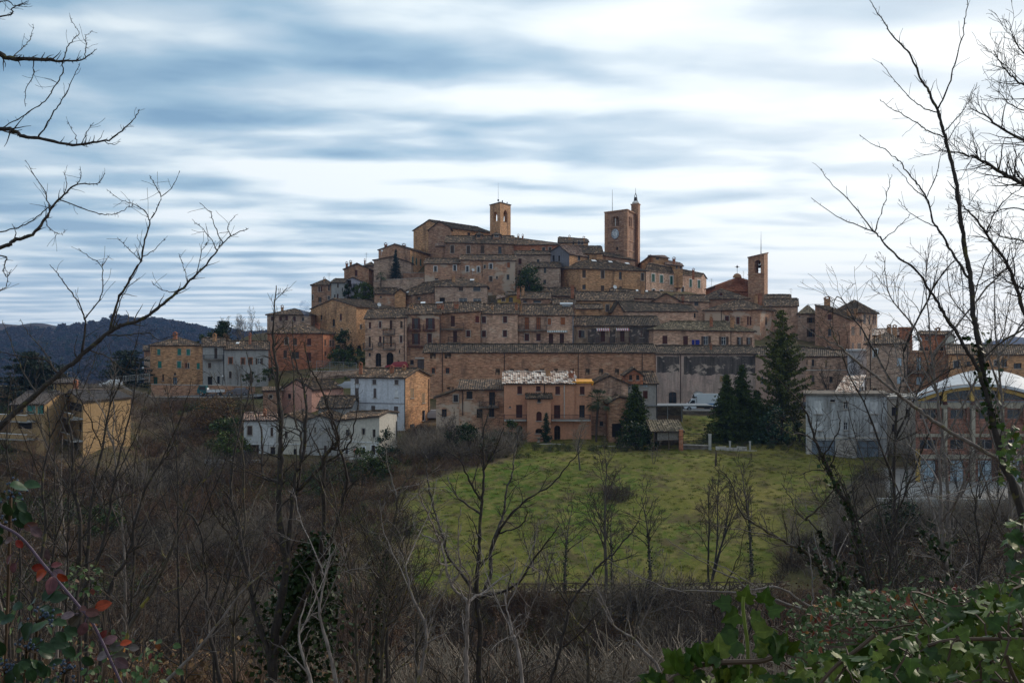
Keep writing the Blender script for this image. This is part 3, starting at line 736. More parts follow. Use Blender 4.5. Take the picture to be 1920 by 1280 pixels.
def window(root, A, B, st, cl, u0, u1, a, c, ok, rng):
    d = (B-A).normalized(); n = V((d.y, -d.x, 0)); w_, h_ = u1-u0, c-a; um, zm = (u0+u1)/2, (a+c)/2
    P = lambda u, z, o=0: V((A.x, A.y, 0))+d*u+n*o+V((0, 0, z))
    o0 = 0 if ok else .3
    k = st[0]; door = k == 'd'
    fr = 'c_wh' if 'W' in st else 'c_br' if 'w' not in st else 'c_wh'
    name = 'door' if door else 'window'
    if k == 'b':   # blocked up niche: wall of the same brick, set back
        b1 = MB(); b1.obox(P(um, zm, -.2), d*w_/2, n*.05, V((0, 0, h_/2))); b1.build('blind_arch', root.children[0].data.materials[0], root); return
    b1 = MB()
    if not ok: b1.obox(P(um, zm, .03), d*w_/2, n*.06, V((0, 0, h_/2)))
    else: b1.face([P(u0-.05, a-.05, -.22), P(u1+.05, a-.05, -.22), P(u1+.05, c+.05, -.22), P(u0-.05, c+.05, -.22)])
    wo = b1.build(name, M['void'] if k in 'va' else M['glass'] if k in 'gowh' else M['c_'+cl] if (door or k == 'A') else M['void'], root)
    b2 = MB(); t = min(.07, w_*.1)
    of = -.19 if ok else .1
    if k in 'gohawd' or (k == 's' and w_ > .5 and rng.random() < .3):
        for (cu, cz, su, sz) in ((u0+t/2, zm, t, h_), (u1-t/2, zm, t, h_), (um, a+t/2, w_, t), (um, c-t/2, w_, t), (um, zm, t*.8, h_), (um, a+h_*.62, w_, t*.6)):
            b2.obox(P(cu, cz, of+.02), d*su/2, n*.025, V((0, 0, sz/2)))
        if k != 's': b2.build('frame', M[fr], wo)
    of = -.06 if ok else .14
    if k == 's':
        for sgn in (-1, 1):
            b3 = MB(); cw = w_/2-.02; cu = um+sgn*w_/4
            tilt = rng.choice([0, 0, 0, .04, .1])
            dd = (d*math.cos(tilt)+n*math.sin(tilt)*sgn*-1)
            c_ = P(cu, zm, of+(.0 if tilt == 0 else .04))
            b3.obox(c_, dd*cw/2, n*.02, V((0, 0, h_/2-.02)))
            ns = max(4, int(h_/.14))
            for i in range(ns): b3.obox(c_+V((0, 0, (i+.5)/ns*(h_-.2)-h_/2+.1))+n*.03, dd*(cw/2-.06), n*.012, V((0, 0, .03)))
            b3.build('shutter', M['c_'+cl], wo)
    if k == 'o':
        for sgn in (-1, 1):
            b3 = MB(); cw = w_/2-.02; u = u0-cw/2 if sgn < 0 else u1+cw/2
            ang = rng.uniform(.02, .25); dd = (d*math.cos(ang)+n*math.sin(ang)*sgn)
            b3.obox(P(u, zm, .05+cw/2*math.sin(ang)+o0*.5), dd*cw/2, n*.02, V((0, 0, h_/2)))
            b3.build('shutter', M['c_'+cl], wo)
    plain_ = '+' not in st and '-' not in st and k in 'sg' and rng.random() < .3
    if '+' in st or '-' in st or plain_:
        b4 = MB(); mt = M['trimw'] if '+' in st else M['brickr'] if '-' in st else M['sill']; s_ = .16 if not plain_ else .11; o = .02+o0*.4
        for (cu, cz, su, sz) in ((u0-s_/2, zm, s_, h_+2*s_), (u1+s_/2, zm, s_, h_+2*s_), (um, c+s_/2, w_, s_)): b4.obox(P(cu, cz, o), d*su/2, n*.03, V((0, 0, sz/2)))
        b4.build('surround', mt, wo)
    if not door and k not in 'v' and (a > -99) and h_ < 2.6:
        b5 = MB(); b5.obox(P(um, a-.05, .02+o0*.4), d*(w_/2+.12), n*.10, V((0, 0, .05))); b5.build('sill', M['sill'], wo)
M['awn_p'] = plain('pink_canvas', (.5, .16, .17), .8, .1); M['awn_g'] = plain('grey_green_canvas', (.3, .36, .33), .8, .1)
_ml = {}
def MATL(k):
    if k not in _ml:
        D_ = dict(shrub=((.022, .04, .008), (.06, .09, .018), .5), ivy=((.008, .022, .005), (.03, .055, .012), .35), conifer=((.022, .036, .005), (.062, .085, .014), .7),
                  pine=((.045, .055, .008), (.11, .12, .02), .7), bluefir=((.015, .03, .03), (.03, .055, .055), .6), palm=((.02, .035, .012), (.06, .08, .03), .45),
                  bush=((.03, .05, .008), (.09, .12, .015), .5), brown=((.10, .055, .025), (.18, .11, .05), .8), magn=((.012, .03, .012), (.04, .075, .035), .4), cedar=((.01, .02, .012), (.025, .042, .025), .6))
        a_, b_, r_ = D_[k]; _ml[k] = leafmat(k+'_leaves', a_, b_, max(.55, r_), 0, .2)
    return _ml[k]
def leafquad(mb, c, s, rng, ratio=1.5):
    d = V((rng.gauss(0, 1), rng.gauss(0, 1), rng.gauss(0, 1)))
    if d.length < .01: d = V((1, 0, 0))
    d.normalize(); e = d.orthogonal().normalized(); e = (e*math.cos(q := rng.uniform(0, 6.28))+d.cross(e)*math.sin(q))
    a = d*s*ratio*.5; b_ = e*s*.5
    mb.face([c-a, c+b_, c+a, c-b_], [(0, 0)]*4)
# =============================================================== the houses, row by row
# --- left upper group
house('A', 'long brick house at the left end of the hill town under the chimney smoke', (95, 468), 236, 771, 960, 'H', 722, 'brick', depth=12, win='s dr 140 810 22 40;s dr 210 812 22 40;s dr 262 806 22 40;s dr 330 812 22 40;g br 402 815 20 30', chim='225 712 20 14 6')
house('A', 'orange brick house with a hipped stone-coloured roof behind the railing and dark hedge', (98, 570), 213, 928, 1235, 'H', 848, 'brickr', depth=15, win='s br 262 1003 32 56;s br 335 1008 32 56;s dr 455 1010 34 58;s br 250 1112 30 66;g- br 337 1122 62 56;s dr 453 1138 38 76;r:s br 593 1015 13 50;r:s br 637 1020 15 52;r:s br 660 1020 15 52;r:s br 593 1110 12 36', chim='528 868 34 40 7', extra='pipe 570 935 1190')
house('A', 'big tan brick house with a wide gable, planter balcony and ivy down its corner', (470, 860, 1240), (243, 226, 246), 722, 1165, 'G', (640, 655), 'brickt', win='s dr 727 797 17 56;g bw 665 845 24 62;s br 735 925 16 60;g br 560 800 16 40;r:g br 900 880 16 36;r:a dk 886 1092 42 112', over=.6)
house('A', 'brick end house at the left edge of the town with four red-shuttered windows', (475, 643), 255, 516, 730, 'H', 468, 'brick', depth=11, win='s br 485 628 13 44;s dr 542 557 16 44;s dr 560 557 14 44;o br 549 648 15 42;g br 625 548 14 42;g br 625 632 16 30', chim='585 470 14 30 3')
house('A', 'narrow flaking grey-white house squeezed between brick house and lilac gable', (645, 755), 254.4, 497, 720, 'E', 470, 'lgrey', depth=10, win='s br 702 528 13 34;g br 675 622 12 40;s dr 700 618 13 40;g br 740 560 10 30')
house('A', 'lilac plastered gable house with a red roof edge above the round yellow-green shrub', (722, 935), 258, (492, 500), 660, 'G', 455, 'lilac', 'tiler', depth=10, win='g br 845 532 26 40;a dk 800 510 30 60', extra='bal 820 870 515 560')
house('A', 'brick gable house with two chimneys and a single tall window below the big stepped gable', (755, 968), 266, (382, 378), 600, 'G', 335, 'brick', depth=12, win='s dr 858 420 22 54', chim='778 338 18 26 3;812 326 18 26 3')
house('A', 'low brick house half hidden behind the twin-chimney gable', (925, 1010), 272, 352, 500, 'H', 322, 'brick', depth=9, chim='933 312 12 20 3')
house('A', 'tall brick gable house whose sunlit yellow side carries green shutters', (1050, 1322, 1545), (272, 262, 284), (218, 212), 520, 'G', 170, 'brick', wall2='brickt', win='r:s gn 1343 309 12 56;r:s gn 1375 320 12 58;r:s gn 1412 328 14 56;r:g br 1345 400 12 22', chim='1112 176 22 26 5;1268 182 26 20 8;1430 222 22 20 14')
house('A', 'lower brick gable block standing in front of the tall gable, beside the blue fir', (1010, 1330), 258, (305, 330), 600, 'G', 275, 'brick', depth=5, win='')
house('A', 'small brick house with a brown roof and a little gable, under the terrace wall', (1015, 1190), 246, 592, 690, 'E', 548, 'brick', depth=8, win='g br 1070 625 14 20', chim='')
house('A', 'small brick gable poking out right of the brown roof under the terrace wall', (1188, 1282), 245, (590, 585), 700, 'G', 553, 'brickt', depth=9)
house('B', 'brick house with a long slanting roof running down to the left, one chimney on it', (-92, 248), (250, 239), (895, 852), 990, 'E', (790, 748), 'brick', depth=12, win='s dr 2 918 18 26;g br 115 910 30 26', chim='162 782 26 46 4;70 812 10 14 4', extra='sky 18 862 22 w')
# --- row over the road, left
house('E', 'pale pinkish stone house with two arched doorways and four flowered iron balconies', (205, 558), 200, (163, 152), 620, 'E', (92, 78), 'brickp', depth=11, win='s dr 245 228 19 56;s dr 333 222 19 56;d dr 425 225 19 82;s br 515 220 20 58;d br 243 370 17 92;s dr 333 350 19 58;g br 363 350 13 56;d br 425 366 17 92;s dr 512 345 19 58;g br 243 478 16 30;g br 498 452 12 28;g br 490 540 16 20;a dk 318 522 48 116;a dk 417 520 60 120', extra='bal 360 460 258 302 iron pots;bal 190 272 382 430;bal 360 465 376 430 iron pots;bal 318 346 386 398 iron;pipe 540 165 585', chim='')
house('E', 'brown brick house with red-framed balcony doors on two floors', (560, 845), 201, (126, 122), 620, 'E', 48, 'brick', depth=11, win='o dr 640 212 34 92;o dr 762 212 38 92;o dr 640 344 34 92;s dr 757 344 38 92;g br 605 543 30 40;d gb 683 566 62 92', extra='bal 580 680 222 268 rd;bal 703 803 222 268 rd;bal 578 806 358 404 rd;band 632 715 508 10 trim;pipe 846 124 385', chim='600 66 26 26 3;835 60 24 30 3;865 58 22 30 3', )
house('E', 'brick house with a wide upper balcony and a small lower one, between two drainpipes', (849, 1193), 202.5, (116, 100), 560, 'E', 32, 'brick', depth=11, win='d dr 955 192 36 92;d dr 975 325 34 96;s rd 1165 176 32 58;s dr 1088 298 34 54', extra='bal 848 1050 212 258;bal 916 1020 326 374;sky 840 38 60;sky 700 38 40 w', chim='985 48 34 30 2')
house('E', 'flat brown brick house with four plain dark-shuttered windows in two rows', (1195, 1512), 203.5, (120, 122), 560, 'E', 42, 'brick', depth=11, win='s dr 1222 180 34 56;s dr 1403 178 34 56;s dr 1222 300 34 56;s dr 1402 298 34 56', extra='pipe 1196 118 380 iron', chim='1293 64 20 22 2;1500 50 24 24 2')
house('G', 'pale stone house with orange shutters and a wide balcony, white tank on its roof', (236, 706), 204.5, 133, 420, 'E', 50, 'brickp', depth=11, win='d og 310 211 38 106;d og 410 211 38 106;s og 503 196 31 56;s og 618 192 38 64;s dr 310 330 38 62;s dr 410 330 38 62;d dr 517 345 38 92;d dr 610 345 38 92', extra='bal 226 482 228 268;aw 484 656 272 288 g;bal 456 666 366 392;pipe 705 130 385 c_bw', chim='258 60 20 26 2')
house('G', 'grimy tan plastered house with two pink striped awnings over balcony doors', (712, 1448), 208, (224, 222), 420, 'E', 150, 'tanp', 'tiled', depth=9, win='s dr 762 302 17 62;g dr 790 302 30 60;d dr 962 322 38 92;d dr 1129 322 38 92;s dr 1295 303 36 60', extra='aw 905 1018 250 276 p;bal 905 1016 330 378 rd;aw 1073 1183 250 274 p;bal 1074 1190 330 378 rd;stain 835 930 258 388;stain 1022 1070 262 388;stain 1190 1392 240 392')
house('H', 'long pale pink house with open brown shutters just above the arcade roof', (193, 1000), (204, 206), (152, 166), 310, 'H', 96, 'brickp', 'tilem', depth=9, win='s dr 285 243 40 66;s dr 450 248 38 70;oW br 613 248 38 68;oW br 755 250 38 64;oW br 882 253 24 64;oW br 957 255 22 62', extra='pipe 812 165 285', chim='655 84 22 50 3;822 84 26 52 3', over=.6)
# --- upper left middle
house('B', 'rectangular brick house with two white-framed windows and a grey roof with skylight', (252, 700), 236, 802, 990, 'H', 738, 'brickg', depth=11, win='s br 477 832 36 32;g br 613 830 60 36;v dk 316 922 46 34;gW wh 495 926 72 36;gW wh 615 927 70 32', chim='412 720 26 40 3;610 738 18 12 3', extra='sky 572 756 36 w;pipe 247 800 930')
house('B', 'small bright yellow house wedged between bushes and roofs', (868, 990), 233, (880, 870), 990, 'E', 855, 'yellow', 'tiled', depth=6, win='g bw 905 922 34 40')
house('B', 'orange lean-to beside the yellow house', (790, 868), 232, (910, 895), 980, 'S', 880, 'yellow', 'tiler', depth=4, win='s br 840 922 30 26', cat='shed', name='lean_to')
house('B', 'low brick house with bright speckled tiles and a long blue window', (990, 1240), 229, 908, 990, 'E', 858, 'brickd', 'tile', depth=8, win='g bw 1025 938 30 20;g nb 1130 938 66 22', chim='968 826 26 34 2;1008 820 24 40 2')
house('B', 'low house showing only a grey roof over the speckled one', (1185, 1462), 240, 884, 960, 'E', 820, 'brickd', depth=10, chim='1432 810 24 20 3')
house('B', 'low roof with a strip of brick wall right of the speckled tiles', (1243, 1478), 231.5, 945, 1000, 'E', 912, 'brick', depth=7)
house('C', 'small roof stepping down beside the white rooftop tank', (-10, 180), 226, 1046, 1130, 'E', 1010, 'brickd', depth=7, name='house')
house('B', 'brick house row with one orange shutter above the leafless garden', (470, 942), 252, (576, 582), 900, 'E', 540, 'brickpl', depth=9, win='g+ br 532 658 22 48;g+ br 627 662 20 46;g br 680 640 17 30;g+ br 733 636 26 44;s og 885 625 25 46;s br 733 742 26 42;g br 785 732 14 24;g br 880 728 24 44', extra='pipe 658 582 730')
house('B', 'low brick house with two small pale-framed windows left of the row', (165, 468), 251, 608, 800, 'E', 570, 'brickpl', depth=8, win='g+ br 258 658 24 44;g+ br 424 650 24 46;g br 268 745 30 14')
house('B', 'long brick house with three brown-shuttered windows under the church', (342, 928), 265, (428, 440), 700, 'E', 376, 'brickd', depth=12, win='s br 402 491 30 66;s br 540 493 30 66;s br 661 493 32 66;g br 810 498 28 58', chim='968 376 16 14 8;1006 376 14 14 8')
house('B', 'narrow red-roofed annex at the left end of the long house below the church', (260, 343), 266.5, 458, 640, 'S', 435, 'brick', 'tiler', depth=3)
house('B', 'brick house with a blue window running on right of the long house', (928, 1310), 267, (448, 448), 620, 'E', (392, 440), 'brickr', depth=12, win='g br 1095 500 24 20;g bw 1185 494 24 38;s br 1240 490 24 36')
house('B', 'pinkish brick house with a thin roof and dark red windows by the ilex tree', (940, 1258), 258, 531, 800, 'E', 506, 'brickg', depth=5, win='s dr 983 594 26 50;g br 1138 591 24 30;s br 1272 575 14 60;s dr 983 690 26 44')
house('B', 'lower brick house right of the dark green tree', (1046, 1330), 250, 640, 870, 'E', 604, 'brickg', depth=8, win='g br 1197 672 20 44;g br 1195 768 24 34;d dr 1327 740 14 76')
house('B', 'grey rendered gable house with an orange side wall', (1243, 1405, 1560), (258, 252, 260), (505, 525), 820, 'G', (456, 462), 'grey', 'tiler', wall2='brickt', win='g br 1270 570 18 56;g br 1318 570 15 50;r:g br 1488 566 24 40')
# --- C group
house('C', 'large orange brick house with ivy on its left end and skylights glinting on the roof', (15, 205, 778), (256, 246, 255), (742, 737), 1010, 'I', (664, 690), 'brickt', win='r:s br 252 790 30 66;r:s br 411 797 28 66;r:g gn 564 807 24 64;r:s br 752 818 24 62;r:g br 252 905 30 40;r:s br 411 917 28 52;r:g br 566 908 24 14;v dk 45 840 20 60', extra='sky 335 683 42 w;sky 477 692 32 w;sky 620 706 38 w;r:pipe 778 765 950', over=.6)
house('C', 'long faded brick palace with green shutters in white surrounds', (780, 1256, 1300), (255.5, 281, 286), (757, 818), 1010, 'E', (700, 792), 'brickp', depth=12, win='s+ gn 845 826 26 66;s+ gn 915 835 26 66;s+ gn 1000 847 24 70;s+ gn 1165 872 22 66;s+ gn 1237 880 22 66;g br 1095 832 12 20;g+ dk 1097 932 24 60;g+ br 848 932 24 18;g+ br 915 943 26 24;g+ br 1000 950 22 18', chim='1188 760 18 34 18', extra='pipe 1047 800 965', over=.6)
house('C', 'tan rooftop block with a flat gable standing behind the palace roof', (842, 975), 270, (640, 655), 760, 'S', 632, 'brickt', 'tiler', depth=8, win='g br 880 662 24 14')
house('C', 'wide tan gable roof behind the orange mansion', (745, 900), 274, 690, 760, 'G', 632, 'brickt', 'tiler', depth=6)
house('C', 'small tan house with two square windows and a chimney on the palace roof', (958, 1097), 268, (708, 722), 800, 'E', (676, 700), 'brickt', 'tiler', depth=7, win='g br 1046 732 14 26;g br 1080 736 12 26', chim='1022 664 22 36 1')
house('C', 'tan attic house with two chimneys left of the clock tower', (42, 288), 276, (522, 518), 640, 'E', (478, 496), 'brickt', 'tile', depth=8, win='g br 160 528 14 30;g br 208 526 14 30;g br 235 528 14 28', chim='126 476 16 18 2;250 486 18 24 0.5')
house('C', 'brick house with a falling grey roof right below the clock tower', (255, 690), (262, 268), (610, 672), 760, 'E', (565, 642), 'brick', depth=10, win='s br 285 650 28 40;g br 212 650 10 20')
house('C', 'low house with tan wall filling the gap below the clock tower', (120, 410), 260, 612, 760, 'E', 556, 'brickt', depth=9, win='s br 208 655 24 34;g bw 285 650 24 36')
house('C', 'grey-roofed house with one tall blue-grey window above the arcade row', (190, 672), 229, 1015, 1200, 'E', 946, 'brickt', depth=11, win='s gb 453 1085 28 56', chim='152 912 26 40 4')
house('C', 'low grey roof tucked in front of the tall blue-grey window house', (184, 408), 221.5, 1085, 1180, 'E', 1052, 'brickt', depth=6)
house('C', 'dark-roofed house with a chimney under the orange mansion', (500, 935), 238, (990, 1000), 1060, 'E', (915, 950), 'brick', depth=11, chim='752 902 28 36 3', extra='sky 706 938 20 w;sky 788 944 20 w')
house('C', 'low brick gable house between dark roofs', (850, 1062), 235, (1015, 1012), 1080, 'G', 958, 'brickd', depth=9)
house('C', 'low brick house with two chimneys and a small window beside the palace', (1050, 1322), 236.5, (1020, 1028), 1120, 'E', 972, 'brick', depth=9, win='g gn 1215 1048 34 34', chim='1098 998 20 40 0;1044 988 12 40 0')
house('C', 'long low house with a dark tiled roof and a pink blank wall', (588, 1215), (219, 221), (1105, 1108), 1260, 'E', (1025, 1060), 'brickp', 'tiled', depth=9, win='v dk 1208 1150 30 40')
house('C', 'tiny pointed gable at the left end of the long dark roof', (498, 588), 218.6, (1105, 1100), 1260, 'G', 1030, 'brick', 'tiled', depth=9)
# --- D group
house('D', 'brick house with a grey hipped roof, two little dormers and paired dark windows', (5, 480, 600), (233, 229, 238), (640, 630), 985, 'H', (560, 556), 'brick', win='s dr 197 718 34 46;s dr 291 735 30 62;s dr 376 738 14 74;s dr 398 738 14 74;r:s br 533 738 17 68;r:g br 536 908 18 78', chim='60 700 16 20 -2;445 520 26 44 5;478 520 26 44 5', extra='pipe 150 650 760', over=.7)
house('D', 'low dark house in front of the church with a long falling roof', (0, 385), 246, (545, 540), 640, 'H', 458, 'brickd', depth=12, win='s dr 145 513 24 26')
house('D', 'plain brown brick block behind the tall pine', (522, 805), (240, 238), 607, 985, 'E', 550, 'brick', depth=9, win='g br 640 690 24 50')
house('D', 'narrow roof strip rising behind the plain brown block', (525, 742), 250, 545, 640, 'E', 514, 'brickd', depth=5)
house('D', 'brick house with open brown shutters and a mossy green roof corner', (804, 972), 235, (670, 668), 1000, 'H', 600, 'brick', 'tilem', depth=10, win='o br 915 733 34 46;o br 914 842 34 66;g br 820 700 12 14', extra='pipe 954 680 955')
house('D', 'tall brown brick house with a long roof slanting down to the right', (952, 1250, 1356), (229, 226, 234), (598, 722), 1010, 'D', None, 'brickd', win='s dr 1078 706 32 48;g bw 1077 836 28 62;s br 1070 970 30 20;r:s br 1277 820 28 66;r:s br 1340 828 10 60;r:s gb 1277 955 14 60;r:s br 1330 962 24 60', chim='1240 655 24 44 3;1300 652 22 44 4')
house('D', 'pale brick house with a big hipped roof at the right end of the hill town', (1090, 1352, 1486), (243, 238, 246), (660, 652), 1010, 'H', (556, 553), 'brickp', win='r:s gb 1376 720 18 72;r:s br 1420 726 14 70;r:s dr 1452 731 12 70;r:s dr 1468 731 12 70;r:s br 1379 880 14 54;r:g bw 1417 880 14 54;r:g gb 1458 880 10 40', chim='1056 548 44 60 -4', over=.8)
# --- arcade wall row
ar = house('E', 'long brick convent wall with blind arches, its tiled roof running along the street', (710, 2697), 185, 452, 1120, 'E', 388, 'brick', 'tiled', depth=8, name='convent', cat='building',
  win='g- br 788 616 28 46;g- br 910 616 32 46;b x 785 490 50 44;b x 912 490 54 44;b x 935 765 60 20;'+';'.join('b x %d 625 38 52' % (1280+q) for q in (60, 180, 305, 440, 558, 695, 830, 945, 1082)), extra='pipe 866 452 800;pipe 1397 452 640;pipe 2030 455 690;pipe 2578 455 620')
house('H', 'stained pink plaster street front with a boarded window, left of the pines', (214, 1012), 184.6, 347, 850, 'E', 290, 'dirty', 'tiled', depth=8.4, win='h dk 347 705 62 92;s tn 745 555 46 52;A wh 552 694 96 84', extra='pipe 410 350 750;stain 436 1005 375 520;stain 222 400 378 500', chim='652 290 16 36 2')
house('D', 'faded pink house with slim windows behind the tall pine', (442, 872), 184.2, (1030, 1032), 1400, 'E', 962, 'pinkb', 'tiled', depth=8.6, win='s nb 500 1245 16 60;g br 878 1092 20 46', extra='band 442 870 1152 8 pinkb')
house('D', 'tan brick street house with small square windows right of the tall pine', (872, 1262), 183.8, (1034, 1036), 1420, 'E', (966, 1000), 'brickp', 'tiled', depth=8.8, win='g gb 878 1092 20 46;g gb 935 1098 20 56;s tn 1047 1102 20 58;s gb 935 1240 24 70;g br 1090 1240 30 50;d dk 1000 1370 60 90', extra='band 874 1260 1160 7 trim')
# --- right
house('I', 'tan brick house with pale blue shutters and a wide hipped roof', (515, 786), 166, (222, 216), 740, 'H', 152, 'brickg', depth=11, win='g+ bl 573 291 26 52;s bl 733 349 30 52;s bl 733 471 30 46;g br 571 541 28 30', extra='pipe 540 222 560;pipe 786 222 560', chim='602 166 12 40 2', over=.6)
house('I', 'brick house with a pale blue balcony door and roof terrace', (787, 1058), 167, 286, 740, 'F', None, 'brick', 'brick', depth=10, win='d bl 865 362 34 92;s bl 864 475 34 50;g br 878 266 20 26', extra='bal 786 936 380 418')
house('I', 'orange brick attic storey behind the roof terrace, with a green blind', (868, 1068), 169, (162, 164), 300, 'E', 148, 'brickr', depth=7, win='g br 917 191 26 22;g br 917 265 26 25;g br 1020 265 36 25', extra='aw 822 868 178 210 g', chim='990 140 26 20 2', over=.3)
house('I', 'pale gable wall at the right end of the orange attic storey', (1040, 1100), 168, (165, 175), 300, 'G', 150, 'cream', depth=7)
house('I', 'long tan brick building with small dark windows running out of the picture behind the hall', (1060, 1760), 162, (290, 296), 740, 'E', (236, 240), 'brickt', depth=10, win='g br 1115 366 40 48;g br 1195 360 30 30;g br 1215 318 20 20;g br 1300 322 22 20;g br 1378 357 26 36;g br 1432 357 38 50;g br 1522 376 52 34;g br 1546 480 40 50;g br 1620 370 40 50', chim='')
house('I', 'white rendered house wall in the gap behind the bare branches', (388, 516), 178, 277, 480, 'F', None, 'white', 'membrane', depth=6, win='g br 480 380 14 30')
house('I', 'distant house with sunlit tiles beyond the right end of the town', (560, 770), 212, 168, 300, 'E', 130, 'brickt', 'tileb', depth=9, chim='664 116 20 22 0;702 118 22 46 -2')
house('I', 'distant reddish brick block with a flat roof on the skyline', (735, 820), 210, 126, 260, 'F', None, 'brickr', 'brickr', depth=6)
house('I', 'stained white concrete house with two blue-grey garage doors at the edge of the meadow', (110, 652), 140, 572, 1000, 'F', None, 'conc', 'stone', depth=9, win='s wh 192 652 52 90;s wh 193 777 50 60;g br 289 608 32 16;gW wh 377 638 26 48;gW wh 377 778 26 50;s wh 565 655 50 82;s wh 565 785 52 62;d bw 228 930 158 116;d bw 525 935 150 120', extra='stain 310 446 868 985 stonew;stain 116 146 868 985 stonew;band 112 650 855 8 trim')
house('I', 'plain beige extension behind tangled branches, right of the white concrete house', (652, 860), 142, 592, 1000, 'F', None, 'cream', 'conc2', depth=9, win='g br 700 680 36 60;g br 790 690 30 50;g br 700 790 30 50')
house('I', 'small rooftop hut with loose tiles on the white concrete house', (318, 442, 500), (145, 142, 150), (542, 545), 575, 'S', (440, 437), 'white', 'tileb', db=.1, win='r:g nb 480 532 14 30', name='rooftop_hut', cat='hut')
# --- left houses beyond the road
house('J', 'brown brick farmhouse with seven teal shutters', (190, 640), 200, 392, 760, 'H', 325, 'brickt', depth=12, win='s tl 264 455 28 50;s tl 440 455 32 56;s tl 517 458 30 50;s tl 272 563 32 56;s tl 438 564 32 56;g- tl 497 573 12 44;g tl 518 573 12 44;s tl 602 576 26 50;d gn 235 706 36 76;s br 301 676 15 60;g br 402 645 18 20;d bw 403 702 36 62', chim='404 305 30 44 4', extra='')
house('J', 'low brick annex at the left end of the teal-shuttered farmhouse', (138, 188), 202, 440, 740, 'S', 400, 'brick', depth=6)
house('J', 'flaking white house with a high balcony door over two square archways', (642, 825), 198.5, 400, 760, 'E', 336, 'lgrey', depth=10, win='d br 753 466 26 92;s br 700 571 26 44;v dk 618 705 8 70;v dk 702 705 40 76;v dk 775 695 22 62', extra='bal 656 822 482 516;pipe 822 410 700 iron', chim='742 318 26 30 3')
house('J', 'stained whitish house with a row of red-framed windows above the retaining wall', (826, 1204), 198, 427, 750, 'E', 362, 'lgrey', depth=10, win='s- br 880 532 30 54;s- br 986 535 28 54;s- br 1050 535 28 54;oW br 1125 536 30 52;g br 877 651 22 60;d dk 1057 670 26 96', extra='sky 940 384 26 w', chim='1045 312 18 50 3')
# --- near houses, lower left
house('K', 'near yellow villa with a brown roof, dark loggia and teal shutters', (90, 355, 590), (140, 137, 147), (838, 832), 1140, 'E', (742, 742), 'ochre', 'shingle', win='s tl 250 885 66 66;v dk 145 880 86 76;s tl 330 880 40 76;v dk 200 1010 120 60', extra='bal 62 292 918 968 conc och 1.6;bal 62 292 1072 1110 conc och 1.6', db=6)
house('K', 'second yellow villa with a broad blank gable facing the valley', (470, 665, 1045), (150, 138, 147), (822, 812), 1140, 'G', (728, 730), 'ochre', 'shingle', win='v dk 610 862 90 60;g bw 640 1020 26 60;g wh 600 1150 60 80', extra='bal 500 664 905 935 conc och 1.4;bal 500 664 1060 1105 conc och 1.4', db=6)
house('K', 'small yellow roof turret with a chimney between the two villas', (430, 585), 150, (668, 664), 800, 'E', 648, 'ochre', 'shingle', depth=6, win='s br 437 705 30 50', chim='606 672 30 60 -2')
house('L', 'blue-white plastered tall house with a brick side gable and grey-brown shutters', (1140, 1630, 1852), (159, 156, 165), (216, 222), 730, 'E', (146, 146), 'white', 'tile', wall2='brickt', win='s gb 1196 262 34 42;s gb 1353 268 36 42;s gb 1552 270 36 42;s gb 1195 363 34 82;s gb 1358 368 27 84;s wh 1552 374 28 66;s gb 1193 497 36 38;s gb 1342 518 36 72;s gb 1548 530 38 86;r:s tn 1694 370 28 84;r:s tn 1796 412 28 90;r:g br 1796 570 26 90;r:v dk 1694 666 40 40', chim='1230 118 28 40 1;1510 144 34 36 0;1620 140 30 50 1', extra='band 1140 1630 458 5 grey;pipe 1630 225 690 iron;r:pipe 1840 240 600')
house('L', 'salmon pink house with a wide gable left of the tall white house', (522, 790, 1075), (172, 170, 178), (328, 322), 560, 'G', (238, 240), 'rose', 'tile', win='g bl 588 395 28 42;g bw 735 408 24 60', chim='', over=.6)
house('L', 'low dark brick barn against the salmon pink house', (352, 522), 169, (342, 338), 560, 'S', 308, 'brickd', 'tile', depth=7, win='s br 490 420 12 50;g br 420 400 30 30')
house('L', 'white cottage with a red-tiled roof and a wide brown garage door', (178, 470), 142, 603, 1010, 'E', 548, 'offwhite', 'tiler', depth=9, win='s br 232 705 42 82;s br 430 715 24 80;d br 258 898 112 130;g br 442 895 46 82', chim='368 540 22 52 2', extra='band 178 470 828 6 trimw', db=4)
house('L', 'cream double house with two low gables in the middle of the lower terrace', (470, 690), 142.6, (610, 612), 1010, 'G', 562, 'cream', 'tile', depth=10, win='s br 560 740 26 60;g br 640 900 30 60', extra='band 470 690 826 6 trimw', db=4)
house('L', 'cream house with a low gable between the double house and the terrace house', (690, 1040), 143.2, (618, 618), 1010, 'G', 558, 'lgrey', 'tile', depth=10, win='g br 820 700 12 50;s br 912 880 24 80', db=4)
house('L', 'cream terrace house with a blue-framed door and a white-lit end wall', (1042, 1398, 1556), (142, 139, 146), (600, 566), 970, 'E', (540, 548), 'cream', 'tile', win='g br 1110 725 32 58;g br 1255 714 26 54;g br 1350 730 26 70;r:g br 1458 722 24 66;g+ br 1104 888 26 56;g+ bl 1258 880 24 54;d+ dk 1346 880 36 84', extra='band 1042 1396 806 6 trimw;r:pipe 1550 620 800 iron', db=4)
house('L', 'low shed with a tiled roof between white house and cream terrace', (850, 1140), 152, (490, 486), 640, 'E', 396, 'lgrey', 'tile', depth=8)
